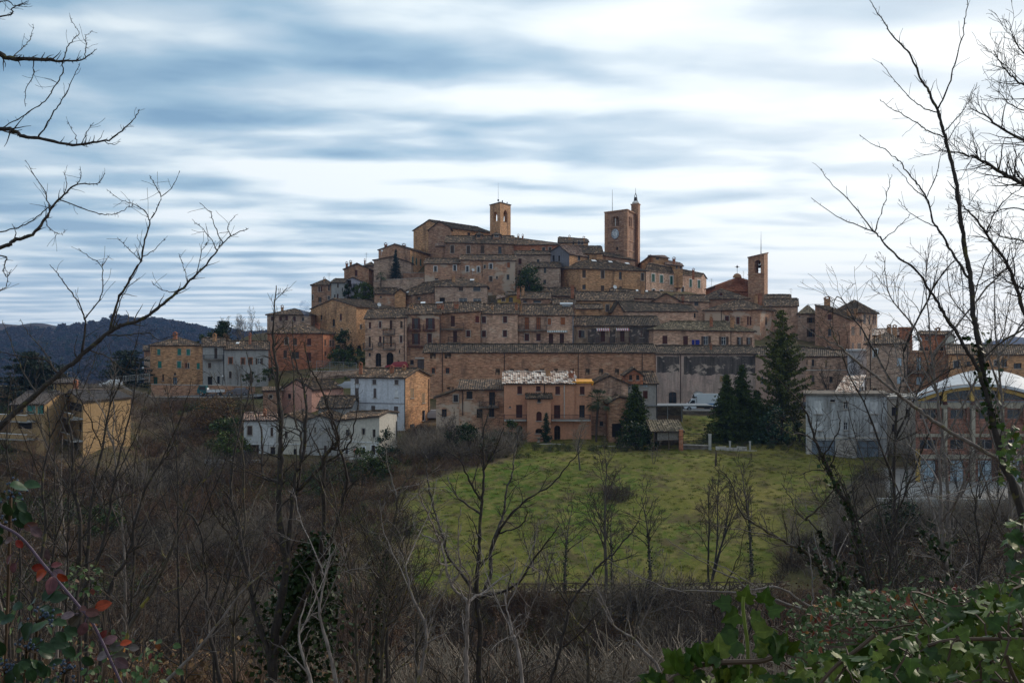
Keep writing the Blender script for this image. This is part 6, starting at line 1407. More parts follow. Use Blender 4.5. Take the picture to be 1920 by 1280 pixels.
# woods on the far hill
def clump(seed, dark):
    rng = random.Random(seed); b = MB()
    for i in range(90):
        d = V((rng.gauss(0, 1), rng.gauss(0, 1), abs(rng.gauss(0, 1)))).normalized(); leafquad(b, V((d.x*3.2, d.y*3.2, 2.2+d.z*4.0))*rng.uniform(.5, 1), 1.5, rng, 1.3)
    b.tube([V((0, 0, -1)), V((0, 0, 4))], .35, 4); o = b.build('far_tree', [dark]); C.objects.unlink(o); return o
fm = [leafmat('far_bare_woods', (.045, .036, .034), (.075, .055, .048), .9, 0, .1), leafmat('far_evergreens', (.012, .022, .012), (.03, .042, .022), .9, 0, .1)]
FK = [clump(81, fm[0]), clump(82, fm[0]), clump(83, fm[1])]
pts = []
for i in range(9000):
    px = rng.uniform(-250, 640); Y = rng.uniform(950, 1640); x = (px-960)/F*Y; f = math.sin(x*.012+1)+math.sin(Y*.009+x*.004)
    if f < -.9: continue
    if Y < 1430 and rng.random() < .15: continue
    s = rng.uniform(.7, 1.5)*(1.15 if Y > 1430 else 1); pts.append((x, Y, gz(x, Y)-1, rng.uniform(0, 6.28), s, 2 if rng.random() < .15+.1*f else rng.choice([0, 1]), s))
scatter('far_woods', 0, FK, pts)
# =============================================================== things on the ground
def tubes(name, mat, L, parent, k=5):
    b = MB()
    for p, r in L: b.tube(p, r, k, 0, True)
    return b.build(name, mat, parent)
# meadow fence with crossed rails
root = thing('wooden_fence', 'rustic wooden fence with crossed rails along the gravel path', 'fence', gpx(1200, 93.4))
fp = [gpx(px, 93.5) for px in np.arange(960, 1485, 24)]
for p in fp: tubes('post', M['woodb'], [([p-V((0, 0, .3)), p+V((0, 0, 1.15))], .07)], root)
for a, c in zip(fp[:-1], fp[1:]):
    u = V((0, 0, 1.05)); l = V((0, 0, .25)); tubes('rail', M['woodb'], [([a+u, c+u], .05), ([a+l, c+u], .045), ([a+u, c+l], .045)], root)
def railing(label, cr, pts, h, name='railing', mat='steel', step=2.0, mesh=True):
    ox, oy, s = CR[cr]; P = [at(ox+x/s, oy+y/s, Y) for x, y, Y in pts]; root = thing(name, label, 'railing', P[0])
    for a, c in zip(P[:-1], P[1:]):
        n = max(1, int((c-a).length/step)); U = V((0, 0, h))
        for i in range(n+1): q = a.lerp(c, i/n); tubes('post', M[mat], [([q-V((0, 0, .4)), q+U], .045)], root)
        L = [([a+U*f, c+U*f], .03) for f in (1, .15)]
        if mesh: L += [([a+U*f, c+U*f], .014) for f in (.35, .55, .78)]+[([a.lerp(c, i/(n*5)), a.lerp(c, i/(n*5))+U], .012) for i in range(n*5)]
        tubes('rail', M[mat], L, root, 4)
railing('metal mesh railing above the retaining wall beside the dark hedge', 'A', [(520, 1240, 192), (860, 1256, 192)], 1.5)
railing('dark wire fence along the road in front of the pickup', 'J', [(640, 838, 186.4), (1080, 832, 186.4)], 1.2, mat='iron', mesh=False)
railing('road barrier left of the farmhouse', 'J', [(-120, 720, 189.5), (185, 690, 191)], 1.1, mat='conc2')
railing('railing in the garden left of the ruined pale wall', 'H', [(430, 1062, 143), (640, 1066, 143)], 1.2, mat='iron')
for px, lab in ((644, 'thick grey gatepost left of the ruined wall'), (965, 'slim pale post at the right end of the ruined wall'), (805, 'short pale post behind the ruined wall')):
    p = at(1180+px/4.267, 580+1165/4.267, 141.2); b = MB(); h = 2.6 if px == 644 else 1.6; b.box(p+V((0, 0, h/2)), .38 if px == 644 else .2, .3, h+.6); b.box(p+V((0, 0, h+.33)), .46 if px == 644 else .26, .38, .1); o = b.build('gate_post', M['conc2'], None, loc=p); tag(o, lab, 'post')
p = at(1342, 868, 127); b = MB(); b.tube([p-V((0, 0, .4)), p+V((.05, 0, 1.3))], [.13, .1], 7, 0, True); b.tube([p+V((.05, 0, 1.3)), p+V((.02, 0, 1.75))], [.06, .04], 6, 0, True); o = b.build('stump', M['barkb'], None, loc=p); tag(o, 'single dark post standing in the upper meadow', 'post')
# ---- vehicles
def wheel(root, x, y, z, r, wd=.2):
    b = MB(); b.tube([V((x, y-wd/2, z)), V((x, y+wd/2, z))], r, 16, 0, True); o = b.build('wheel', M['tyre'], root); b = MB(); b.tube([V((x, y-wd/2-.01, z)), V((x, y+wd/2+.01, z))], r*.58, 12, 0, True); b.build('rim', M['steel'], o)
def loft(b, prof_l, prof_r, y0, y1, m=0):
    n = len(prof_l); L = [V((x, y0, z)) for x, z in prof_l]; R2 = [V((x, y1, z)) for x, z in prof_r]
    b.face(L, None, m); b.face(R2[::-1], None, m)
    for i in range(n): b.face([L[(i+1) % n], L[i], R2[i], R2[(i+1) % n]], None, m)
def car(label, mat, loc, rz, kind='hatch'):
    """nose towards -x; built at the origin then set down"""
    root = thing('parked_car', label, 'car', (0, 0, 0)); w_ = .84; b = MB()
    if kind == 'hatch': body = [(-2.0, .32), (-2.08, .62), (-1.85, .82), (-1.05, .96), (1.9, .98), (2.0, .7), (1.98, .34), (1.55, .3), (-1.5, .3)]; cab = [(-1.0, .95), (-.42, 1.42), (1.35, 1.48), (1.88, .97)]
    else: body = [(-2.2, .34), (-2.25, .62), (-2.05, .85), (-1.15, .98), (2.15, 1.0), (2.25, .75), (2.22, .36), (1.75, .3), (-1.6, .3)]; cab = [(-1.1, .97), (-.4, 1.56), (1.9, 1.62), (2.18, 1.0)]
    loft(b, body, body, -w_, w_); bo = b.build('body', M[mat], root)
    b = MB(); ins = .14; L = [V((x, -w_+.03, z)) if i in (0, 3) else V((x, -w_+ins, z)) for i, (x, z) in enumerate(cab)]; R2 = [V((p.x, -p.y, p.z)) for p in L]
    b.face(L); b.face(R2[::-1])
    for i in range(4): b.face([L[(i+1) % 4], L[i], R2[i], R2[(i+1) % 4]])
    b.build('cabin', M[mat], root)
    b = MB()
    for sgn in (-1, 1):   # side glass, split by a pillar
        for (t0, t1) in ((.06, .46), (.50, .93)):
            q = []
            for t, v in ((t0, .12), (t1, .12), (t1, .86), (t0, .86)):
                bot = L[0].lerp(L[3], t); top = L[1].lerp(L[2], max(.03, min(.97, (t-.13)/.78))); pt = bot.lerp(top, v); pt = V((pt.x, (pt.y-.012)*-sgn*-1 if sgn < 0 else -(pt.y-.012), pt.z)); q.append(pt)
            b.face(q if sgn < 0 else q[::-1])
    o1 = V((-.012, 0, .01))
    b.face([L[0].lerp(L[1], .12)+V((0, .1, 0))+o1, L[0].lerp(L[1], .9)+V((0, .1, 0))+o1, R2[0].lerp(R2[1], .9)-V((0, .1, 0))+o1, R2[0].lerp(R2[1], .12)-V((0, .1, 0))+o1])
    o1 = V((.012, 0, .01)); b.face([L[3].lerp(L[2], .15)+V((0, .1, 0))+o1, R2[3].lerp(R2[2], .15)-V((0, .1, 0))+o1, R2[3].lerp(R2[2], .9)-V((0, .1, 0))+o1, L[3].lerp(L[2], .9)+V((0, .1, 0))+o1])
    b.build('window', M['glass'], root)
    for x in (-1.3, 1.3):
        for y in (-w_+.06, w_-.06): wheel(root, x, y, .31, .31)
    for y in (-.6, .6):
        b = MB(); b.box((body[1][0]+.06, y, .66), .12, .34, .16); b.build('headlight', M['c_wh'], root); b = MB(); b.box((body[4][0]+.03, y*1.1, .84), .1, .2, .24); b.build('tail_light', M['c_rd'], root)
    b = MB(); b.box((body[0][0]+.02, 0, .42), .12, 1.6, .16); b.box((body[6][0]-.02, 0, .44), .12, 1.6, .16); b.build('bumper', M['iron'], root)
    root.location = loc; root.rotation_euler = (0, 0, rz); return root
for nm, c in (('carred', (.30, .02, .03)), ('carsil', (.36, .38, .42)), ('cardark', (.05, .05, .06)), ('carteal', (.01, .10, .11)), ('carwhite', (.72, .74, .76)), ('cargrey', (.14, .13, .15))): M[nm] = plain(nm.replace('car', 'paint_of_car_'), c, .3, .05, 1, .5)
car('red estate car parked before the arched doorways', 'carred', at(744, 693, 194.2), .0, 'est')
car('silver car parked between the brick side gable and the weathered house', 'carsil', at(812.5, 786, 165), .12, 'est')
car('silver-blue car on the bank just left of the tall white house', 'carsil', at(650.5, 730, 178), .1)
car('dark grey car parked against the reddish retaining wall', 'cargrey', at(446, 741, 188.6), .15)
car('white car on the road left of the farmhouse', 'carwhite', at(209, 726.5, 183), .35)
car('dark car parked on the street right of the tall pine', 'cardark', at(1498, 769, 172), .1)
# pickup with a cab and an open bed
root = thing('pickup_truck', 'small teal pickup with a pale open bed parked by the reddish wall', 'pickup', (0, 0, 0)); b = MB()
loft(b, [(-2.3, .45), (-2.35, 1.1), (-2.0, 1.9), (-.7, 1.9), (-.6, .45)], [(-2.3, .45), (-2.35, 1.1), (-2.0, 1.9), (-.7, 1.9), (-.6, .45)], -.8, .8); b.build('cab', M['carteal'], root)
b = MB(); b.face([V((-2.05, -.812, 1.15)), V((-.85, -.812, 1.15)), V((-.85, -.812, 1.75)), V((-1.85, -.812, 1.75))]); b.face([V((-2.36, .65, 1.2)), V((-2.36, -.65, 1.2)), V((-2.09, -.65, 1.8)), V((-2.09, .65, 1.8))]); b.build('window', M['glass'], root)
b = MB(); b.box((.95, 0, .72), 3.0, 1.6, .1); 
for y in (-.8, .8): b.box((.95, y, .95), 3.0, .05, .4)
b.box((2.45, 0, .95), .05, 1.6, .4); b.box((-.5, 0, 1.1), .05, 1.6, .8); b.build('cargo_bed', M['c_wh'], root)
for x in (-1.6, 1.6):
    for y in (-.72, .72): wheel(root, x, y, .32, .32)
root.location = at(395, 741.5, 188.8); root.rotation_euler = (0, 0, .05)
# white box lorry
root = thing('box_lorry', 'white refrigerated box lorry with a blue stripe parked on the upper street', 'lorry', (0, 0, 0))
b = MB(); w_ = 1.0; pr = [(-2.95, .45), (-3.02, .85), (-2.9, 1.15), (-2.25, 1.38), (-1.62, 2.12), (-1.5, 2.22), (-.75, 2.24), (-.75, .45)]
loft(b, pr, pr, -w_, w_); cab_ = b.build('cab', M['pwh'], root)
b = MB(); b.face([V((-2.05, -1.012, 1.38)), V((-1.0, -1.012, 1.42)), V((-1.0, -1.012, 2.02)), V((-1.5, -1.012, 2.0))]); b.face([V((-2.22, .85, 1.44)), V((-2.22, -.85, 1.44)), V((-1.68, -.85, 2.08)), V((-1.68, .85, 2.08))]); b.build('window', M['glass'], root)
b = MB(); b.box((-2.2, -1.12, 1.5), .12, .2, .36); b.build('mirror', M['iron'], cab_)
b = MB(); b.box((-.9, -1.02, 1.12), .12, .03, .12); b.build('fuel_cap', M['iron'], cab_)
b = MB(); b.box((2.0, 0, 2.05), 5.2, 2.15, 2.2); 
for z in (.93, 3.17): b.box((2.0, -1.09, z), 5.24, .05, .08)
for x in (-.62, 4.62): b.box((x, -1.09, 2.05), .06, .05, 2.2)
bx = b.build('cargo_box', M['pwh'], root)
b = MB(); b.obox(V((1.4, -1.1, 1.32)), V((1.98, 0, 0)), V((0, .012, 0)), V((0, 0, .09))); b.obox(V((3.85, -1.1, 1.85)), V((.5, 0, .55)), V((0, .012, 0)), V((-.07, 0, .064))); b.build('stripe', M['pblue'], bx)
b = MB(); b.box((-.95, 0, 2.75), .55, 1.5, .5); b.box((-1.15, -.2, 2.5), .5, 1.3, .3); b.build('cooling_unit', M['iron'], root); b = MB(); b.box((-.85, -.62, 2.85), .5, .35, .45); b.build('cooling_unit_housing', M['pwh'], root)
b = MB(); b.box((1.6, 0, .68), 5.6, .8, .2); b.box((1.2, -.8, .6), 1.0, .3, .4); b.build('chassis', M['iron'], root)
b = MB(); b.box((-2.98, 0, .5), .2, 1.9, .3); b.build('bumper', M['iron'], root)
for y in (-.75, .75): b = MB(); b.box((-2.93, y, .92), .16, .35, .2); b.build('headlight', M['c_wh'], root)
for x in (-2.05, 2.9):
    for y in (-.88, .88): wheel(root, x, y, .4, .4, .28)
root.location = at(1312.5, 769.5, 172.6); root.rotation_euler = (0, 0, -.10); root.scale = (.93, .93, .93)
# blue barrels / crates on the roof terrace
for x, w_, lab in ((511, 22, 'small blue plastic tank by the pink house window, left one'), (545, 34, 'large blue plastic tank by the pink house window, right one')):
    p = at(1180+x/4.267, 580+284/4.267, 203); s = w_/4.267/F*203; b = MB(); b.tube([p-V((0, 0, .3)), p+V((0, 0, .1)), p+V((0, 0, 1.0)), p+V((0, 0, 1.05))], [s*.5, s*.52, s*.52, s*.4], 14, 0, True); o = b.build('plastic_tank', plain('blue_plastic', (.01, .02, .22), .5), None, loc=p); tag(o, lab, 'tank')
p = at(1062, 569.3, 209); b = MB(); b.tube([p-V((1.35, 0, 0)), p+V((1.35, 0, 0))], .24, 12, 0, True); b.box(p-V((0, 0, .5)), 1.8, .08, 1.0, 0, 1); o = b.build('solar_tank', [M['solar'], M['steel']], None, loc=p); tag(o, 'white solar water tank lying on a dark roof', 'water tank')
# open barn with a mossy roof, brick pillar and plank front
H = house('Q', 'open barn with a mossy tile roof, grey plank front and one tall brick pillar', (1555, 1822), 140, 800, 812, 'S', 702, 'wood', 'tilem', depth=5, db=-.2, name='open_barn', cat='barn', over=.3)
ox, oy, s = CR['Q']; rt = H.root; wl_ = [c for c in rt.children if c.name.startswith('wall')][0]; bpy.data.objects.remove(wl_)
b = MB(); z0, z1 = (640-(oy+890/s))/F*140, (640-(oy+806/s))/F*140
for i in range(27):
    x = 1600+i*7.1; p = V(((ox+x/s-960)/F*140, 140.1+.02*(i % 3), (z0+z1)/2+random.uniform(-.04, .04))); b.box(p, .105, .03, z1-z0)
b.build('plank_front', M['wood'], rt)
b = MB(); p0 = at(ox+1808/s, oy+800/s, 139.9); zb_ = (640-(oy+1072/s))/F*140; b.box((p0.x, p0.y, (p0.z+zb_)/2-.2), .55, .5, p0.z-zb_+.6); b.build('brick_pillar', M['brickr'], rt)
b = MB(); 
for x in (1565, 1700): q = at(ox+x/s, oy+800/s, 140.2); b.box((q.x, q.y, (q.z+zb_)/2), .16, .16, q.z-zb_)
for y, x0, x1 in ((892, 1560, 1800), (990, 1575, 1780)): q0, q1 = at(ox+x0/s, oy+y/s, 140), at(ox+x1/s, oy+(y-6)/s, 140); b.tube([q0, q1], .06, 5)
b.build('timber_post', M['woodb'], rt)
b = MB(); q0, q1 = at(ox+1560/s, oy+1070/s, 144.6), at(ox+1815/s, oy+1070/s, 144.6); zt = (640-(oy+800/s))/F*140; b.face([V((q0.x, 144.6, zb_-1)), V((q1.x, 144.6, zb_-1)), V((q1.x, 144.6, zt)), V((q0.x, 144.6, zt))]); b.face([V((q0.x, 140.2, zb_-1)), V((q0.x, 144.6, zb_-1)), V((q0.x, 144.6, zt)), V((q0.x, 140.2, zt))]); b.build('back_wall', M['woodb'], rt)
# dark carport by the grey house
rt = thing('carport', 'dark metal carport left of the white lorry', 'carport', at(1254, 787, 162)); b = MB()
q = lambda x, y, Y: at(1180+x/4.267, 580+y/4.267, Y)
b.obox((q(300, 762, 162)+q(425, 762, 162))/2, V((5.6, 0, 0)), V((0, 2.4, 0)), V((0, 0, .08))); b.build('roof', M['steel'], rt); b = MB()
for x in (306, 420): a, c = q(x, 875, 160), q(x, 762, 160); b.tube([a-V((0, 0, .5)), c], .07, 6)
b.build('post', M['steel'], rt); b = MB(); a, c = q(218, 880, 165), q(428, 880, 165); zt = q(300, 768, 165).z; b.face([a-V((0, 0, 1)), c-V((0, 0, 1)), V((c.x, 165, zt)), V((a.x, 165, zt))]); b.build('back_wall', M['stone'], rt)
b = MB(); a, c = q(216, 872, 160.5), q(420, 872, 160.5); b.obox((a+c)/2, (c-a)/2, V((0, .08, 0)), V((0, 0, .5))); b.build('fence_panel', M['woodb'], rt)
# satellite dishes, aerials
def dish(label, x, y, Y, r=.45):
    p = at(x, y, Y); b = MB(); k = 14; n = V((.35, -.85, .4)).normalized(); e = n.orthogonal().normalized(); f = n.cross(e)
    for (r0, d0), (r1, d1) in (((0, 0), (.6, .06)), ((.6, .06), (1, .16))):
        for i in range(k):
            t0, t1 = 2*PI*i/k, 2*PI*(i+1)/k; g_ = lambda rr, dd, t: p+e*(r*rr*math.cos(t))+f*(r*rr*math.sin(t))+n*r*dd
            b.face([g_(r0, d0, t0), g_(r1, d1, t0), g_(r1, d1, t1), g_(r0, d0, t1)])
    b.tube([p, p+n*r*.9], .02, 4); b.tube([p-n*.02, p-n*.3-V((0, 0, .2)), p-n*.3-V((0, 0, 1.1))], .03, 5); o = b.build('satellite_dish', M['trimw'], None, loc=p); tag(o, label, 'satellite dish')
dish('small dish on the roof of the white weathered gable row', 711, 571, 224); dish('pale dish on the palace roofs', 1153, 538, 236, .5); dish('dish on the skyline roof at the far right', 1850, 640, 160, .45); dish('dish by the wall of the lower town beside the boiler pipes', 887, 506, 251, .4); dish('dish at the roof edge above the lilac gable', 716, 470, 262, .3)
dish('round white dish over the salmon villa ridge', 1077, 706, 152, .35)
def aerial(label, x, y0, y1, Y):
    p, q_ = at(x, y0, Y), at(x, y1, Y); b = MB(); b.tube([p-V((0, 0, .5)), q_], .03, 4, 0, True); L = (q_-p).length
    for f, w_ in ((.98, .35), (.88, .45), (.78, .55), (.6, .3)): c = p.lerp(q_, f); b.tube([c-V((w_, .1, 0)), c+V((w_, .1, 0))], .015, 3)
    c = p.lerp(q_, .88); b.tube([c-V((0, .5, 0)), c+V((0, .5, 0))], .015, 3); o = b.build('aerial', M['iron'], None, loc=p); tag(o, label, 'aerial')
for i, (x, y0, y1, Y, l) in enumerate([(687, 492, 474, 270, 'aerial above the low house behind the twin-chimney gable'), (617, 524, 512, 258, 'aerial over the brick end house'), (1334, 548, 522, 240, 'aerial between the palace and the right-hand church'), (1394, 528, 508, 262, 'thin aerial right of the church cross'), (1483, 556, 541, 240, 'aerial on the narrow roof strip'), (1587, 567, 552, 246, 'aerial on the big hipped roof at the right end'), (1233, 600, 568, 220, 'tall aerial on the long dark roof'), (1867, 645, 630, 162, 'aerial on the long tan building')]):
    aerial(l, x, y0, y1, Y)
# washing, cable
p = at(1075, 705, 150.5)
b = MB(); q0, q1 = at(1062, 716, 152), at(1111, 716, 152); b.obox((q0+q1)/2, (q1-q0)/2, V((0, 1.6, .35)), V((0, 0, .06))); o = b.build('awning_panel', M['orange'], None, loc=q0); tag(o, 'bright orange roof panel at the right end of the salmon villa', 'roof panel')
b = MB(); a, c = at(1010, 829, 146.5), at(1010, 820, 146.5); b.tube([a, a.lerp(c, .4), a.lerp(c, .7), c], [.3, .1, .15, .5], 12, 0, True); o = b.build('fountain', M['sill'], None, loc=a); tag(o, 'little stone fountain basin at the foot of the stair tower', 'fountain')
def lamp(label, x, y0, y1, Y):
    a, c = at(x, y0, Y), at(x, y1, Y); r = thing('street_lamp', label, 'street lamp', a); tubes('pole', M['iron'], [([a-V((0, 0, .3)), c], .05)], r); b = MB(); b.tube([c-V((0, 0, .15)), c+V((0, 0, .05)), c+V((0, 0, .25))], [.1, .2, .12], 8, 0, True); b.build('lantern', M['c_wh'], r)
lamp('low white globe lamp before the square archways on the terrace', 417, 720, 705.5, 193); lamp('low white globe lamp in front of the stained whitish house', 462, 720, 705, 193); lamp('white lamp at the left end of the farmhouse', 268, 716, 690, 195)
# steps by the garage cottage
r = thing('outdoor_stairs', 'flight of open concrete steps going down from the garage cottage', 'stairs', at(487, 868, 138)); 
for i in range(11):
    b = MB(); p = at(478+i*2.1, 868+i*2.7, 137.8-i*.25); b.box(p, 1.1, .32, .07); b.build('step', M['sill'], r)
b = MB(); a, c = at(476, 868, 138), at(500, 897, 135); b.obox((a+c)/2-V((0, 0, .25)), (c-a)/2, V((.3, .2, 0)), V((0, 0, .1))); b.build('stringer', M['conc2'], r)
for x, l in ((450, 'small blue sign on the dark stone wall, left one'), (485, 'small blue sign on the dark stone wall, right one')):
    p = at(1180+x/4.267, 580+963/4.267, 167.7); b = MB(); b.box(p, .9, .04, 1.1); b.box(p-V((0, .03, 0)), .6, .02, .75, 0, 1); o = b.build('wall_sign', [M['c_bl'], M['c_bw']], None, loc=p); tag(o, l, 'sign')
# ---- the person in red on the terrace
def person(loc, label):
    root = thing('person', label, 'person', (0, 0, 0))
    def skin(name, pts, edges, rad, mat, sub=2):
        me = bpy.data.meshes.new(name); me.from_pydata(pts, edges, []); o = bpy.data.objects.new(name, me); C.objects.link(o); o.parent = root
        sk_ = o.modifiers.new('skin', 'SKIN')
        for v, r in zip(me.skin_vertices[0].data, rad): v.radius = (r, r*.85) if not hasattr(r, '__len__') else r
        me.skin_vertices[0].data[0].use_root = True
        s_ = o.modifiers.new('sub', 'SUBSURF'); s_.levels = s_.render_levels = sub; me.materials.append(mat); return o
    J = [(0, 0, .95), (0, 0, 1.12), (0, 0, 1.38), (0, -.01, 1.50), (0, -.02, 1.62), (0, -.02, 1.72)]; R0 = [.14, .12, .15, .055, .095, .07]; E = [(0, 1), (1, 2), (2, 3), (3, 4), (4, 5)]
    for s in (-1, 1):
        i = len(J); J += [(s*.1, 0, .88), (s*.11, -.02, .5), (s*.12, .02, .1), (s*.13, -.14, .04)]; R0 += [.09, .06, .045, .04]; E += [(0, i), (i, i+1), (i+1, i+2), (i+2, i+3)]
        i = len(J); J += [(s*.19, 0, 1.42), (s*.26, -.02, 1.16), (s*.24, -.16, .95), (s*.235, -.2, .88)]; R0 += [.055, .042, .03, .032]; E += [(2, i), (i, i+1), (i+1, i+2), (i+2, i+3)]
        h = i+3
        for k in range(4):
            j = len(J); x = s*(.21+.018*k); J += [(x, -.22-.01*k, .83), (x, -.215-.012*k, .79)]; R0 += [.009, .008]; E += [(h, j), (j, j+1)]
        j = len(J); J += [(s*.20, -.19, .86), (s*.185, -.22, .82)]; R0 += [.011, .009]; E += [(h-1, j), (j, j+1)]
    skin('body', J, E, R0, plain('skin_tone', (.45, .27, .19), .6))
    c = [(0, 0, .92), (0, 0, 1.12), (0, 0, 1.38), (0, 0, 1.46)]; e = [(0, 1), (1, 2), (2, 3)]; r = [.165, .145, .17, .08]
    for s in (-1, 1): i = len(c); c += [(s*.19, 0, 1.42), (s*.26, -.02, 1.16), (s*.242, -.15, .97)]; r += [.07, .058, .045]; e += [(2, i), (i, i+1), (i+1, i+2)]
    skin('jacket', c, e, r, plain('red_cloth', (.42, .015, .02), .8))
    c = [(0, 0, .95), (-.1, 0, .86), (-.11, -.02, .5), (-.12, .02, .1), (.1, 0, .86), (.11, -.02, .5), (.12, .02, .1)]; skin('trousers', c, [(0, 1), (1, 2), (2, 3), (0, 4), (4, 5), (5, 6)], [.15, .105, .075, .06, .105, .075, .06], plain('dark_cloth', (.05, .06, .08), .9))
    skin('hair', [(0, .01, 1.66), (0, .0, 1.745)], [(0, 1)], [.10, .085], plain('dark_hair', (.03, .02, .015), .8))
    b = MB()
    for s in (-1, 1): b.box((s*.035, -.105, 1.655), .018, .01, .01)
    b.box((0, -.115, 1.625), .02, .03, .035); b.box((0, -.102, 1.585), .045, .01, .008); b.build('face_features', M['c_dr'], root)
    root.location = loc; root.rotation_euler = (0, 0, .4)
person(at(667, 861, 138.2), 'person in a red jacket and dark trousers standing on the terrace')
# chimney smoke: thin blue wisp
b = MB(); c = at(573, 583, 232); rs = [.3, .8, 1.3, 1.5, .8]
b.tube([c+V((.3, 0, -1.6)), c+V((.2, 0, -.6)), c+V((-.1, 0, .5)), c+V((-.3, 0, 1.6)), c+V((-.3, 0, 2.4))], rs, 10, 0, True)
m_ = bpy.data.materials.new('smoke'); m_.use_nodes = True; nt_ = m_.node_tree; nt_.nodes.clear(); vo = N(nt_, 'ShaderNodeVolumePrincipled'); vo.inputs['Color'].default_value = (.45, .65, 1, 1)
tcs = N(nt_, 'ShaderNodeTexCoord'); f_ = noise(nt_, tcs.outputs['Object'], .9, 3); r_ = ramp(nt_, [(.4, 0), (.7, .55)]); nt_.links.new(f_, r_.inputs[0]); nt_.links.new(r_.outputs[0], vo.inputs['Density'])
oo = N(nt_, 'ShaderNodeOutputMaterial'); nt_.links.new(vo.outputs[0], oo.inputs['Volume']); o = b.build('smoke', m_, None, loc=c); tag(o, kind='stuff')
# haze
hz = MB(); hz.box((0, 1550, 0), 7000, 3300, 400); o = hz.build('haze', [bpy.data.materials.new('haze_air')]); tag(o, kind='stuff')
m_ = o.data.materials[0]; m_.use_nodes = True; nt_ = m_.node_tree; nt_.nodes.clear(); vo = N(nt_, 'ShaderNodeVolumePrincipled'); vo.inputs['Color'].default_value = (.30, .52, 1, 1); vo.inputs['Density'].default_value = .00011
oo = N(nt_, 'ShaderNodeOutputMaterial'); nt_.links.new(vo.outputs[0], oo.inputs['Volume'])
# =============================================================== near trees, traced limb by limb, then grown on
M['bk1'] = barkmat('near_dark_bark', (.018, .014, .013), (.05, .041, .038), (.10, .09, .03), 25)
M['bk2'] = barkmat('near_grey_bark', (.09, .075, .068), (.21, .18, .165), (.15, .13, .05), 22)
M['bk3'] = barkmat('mossy_bark', (.03, .023, .018), (.085, .07, .054), (.20, .17, .03), 18)
M['bk4'] = barkmat('silvery_bark', (.13, .11, .10), (.30, .26, .24), None, 22)
def catmull(P, k=5):
    out = []
    for i in range(len(P)-1):
        p0, p1, p2, p3_ = P[max(i-1, 0)], P[i], P[i+1], P[min(i+2, len(P)-1)]
        for j in range(k):
            t = j/k; out.append(.5*((2*p1)+(p2-p0)*t+(2*p0-5*p1+4*p2-p3_)*t*t+(3*p1-p0-3*p2+p3_)*t**3))
    out.append(P[-1]); return out
ALLP = []
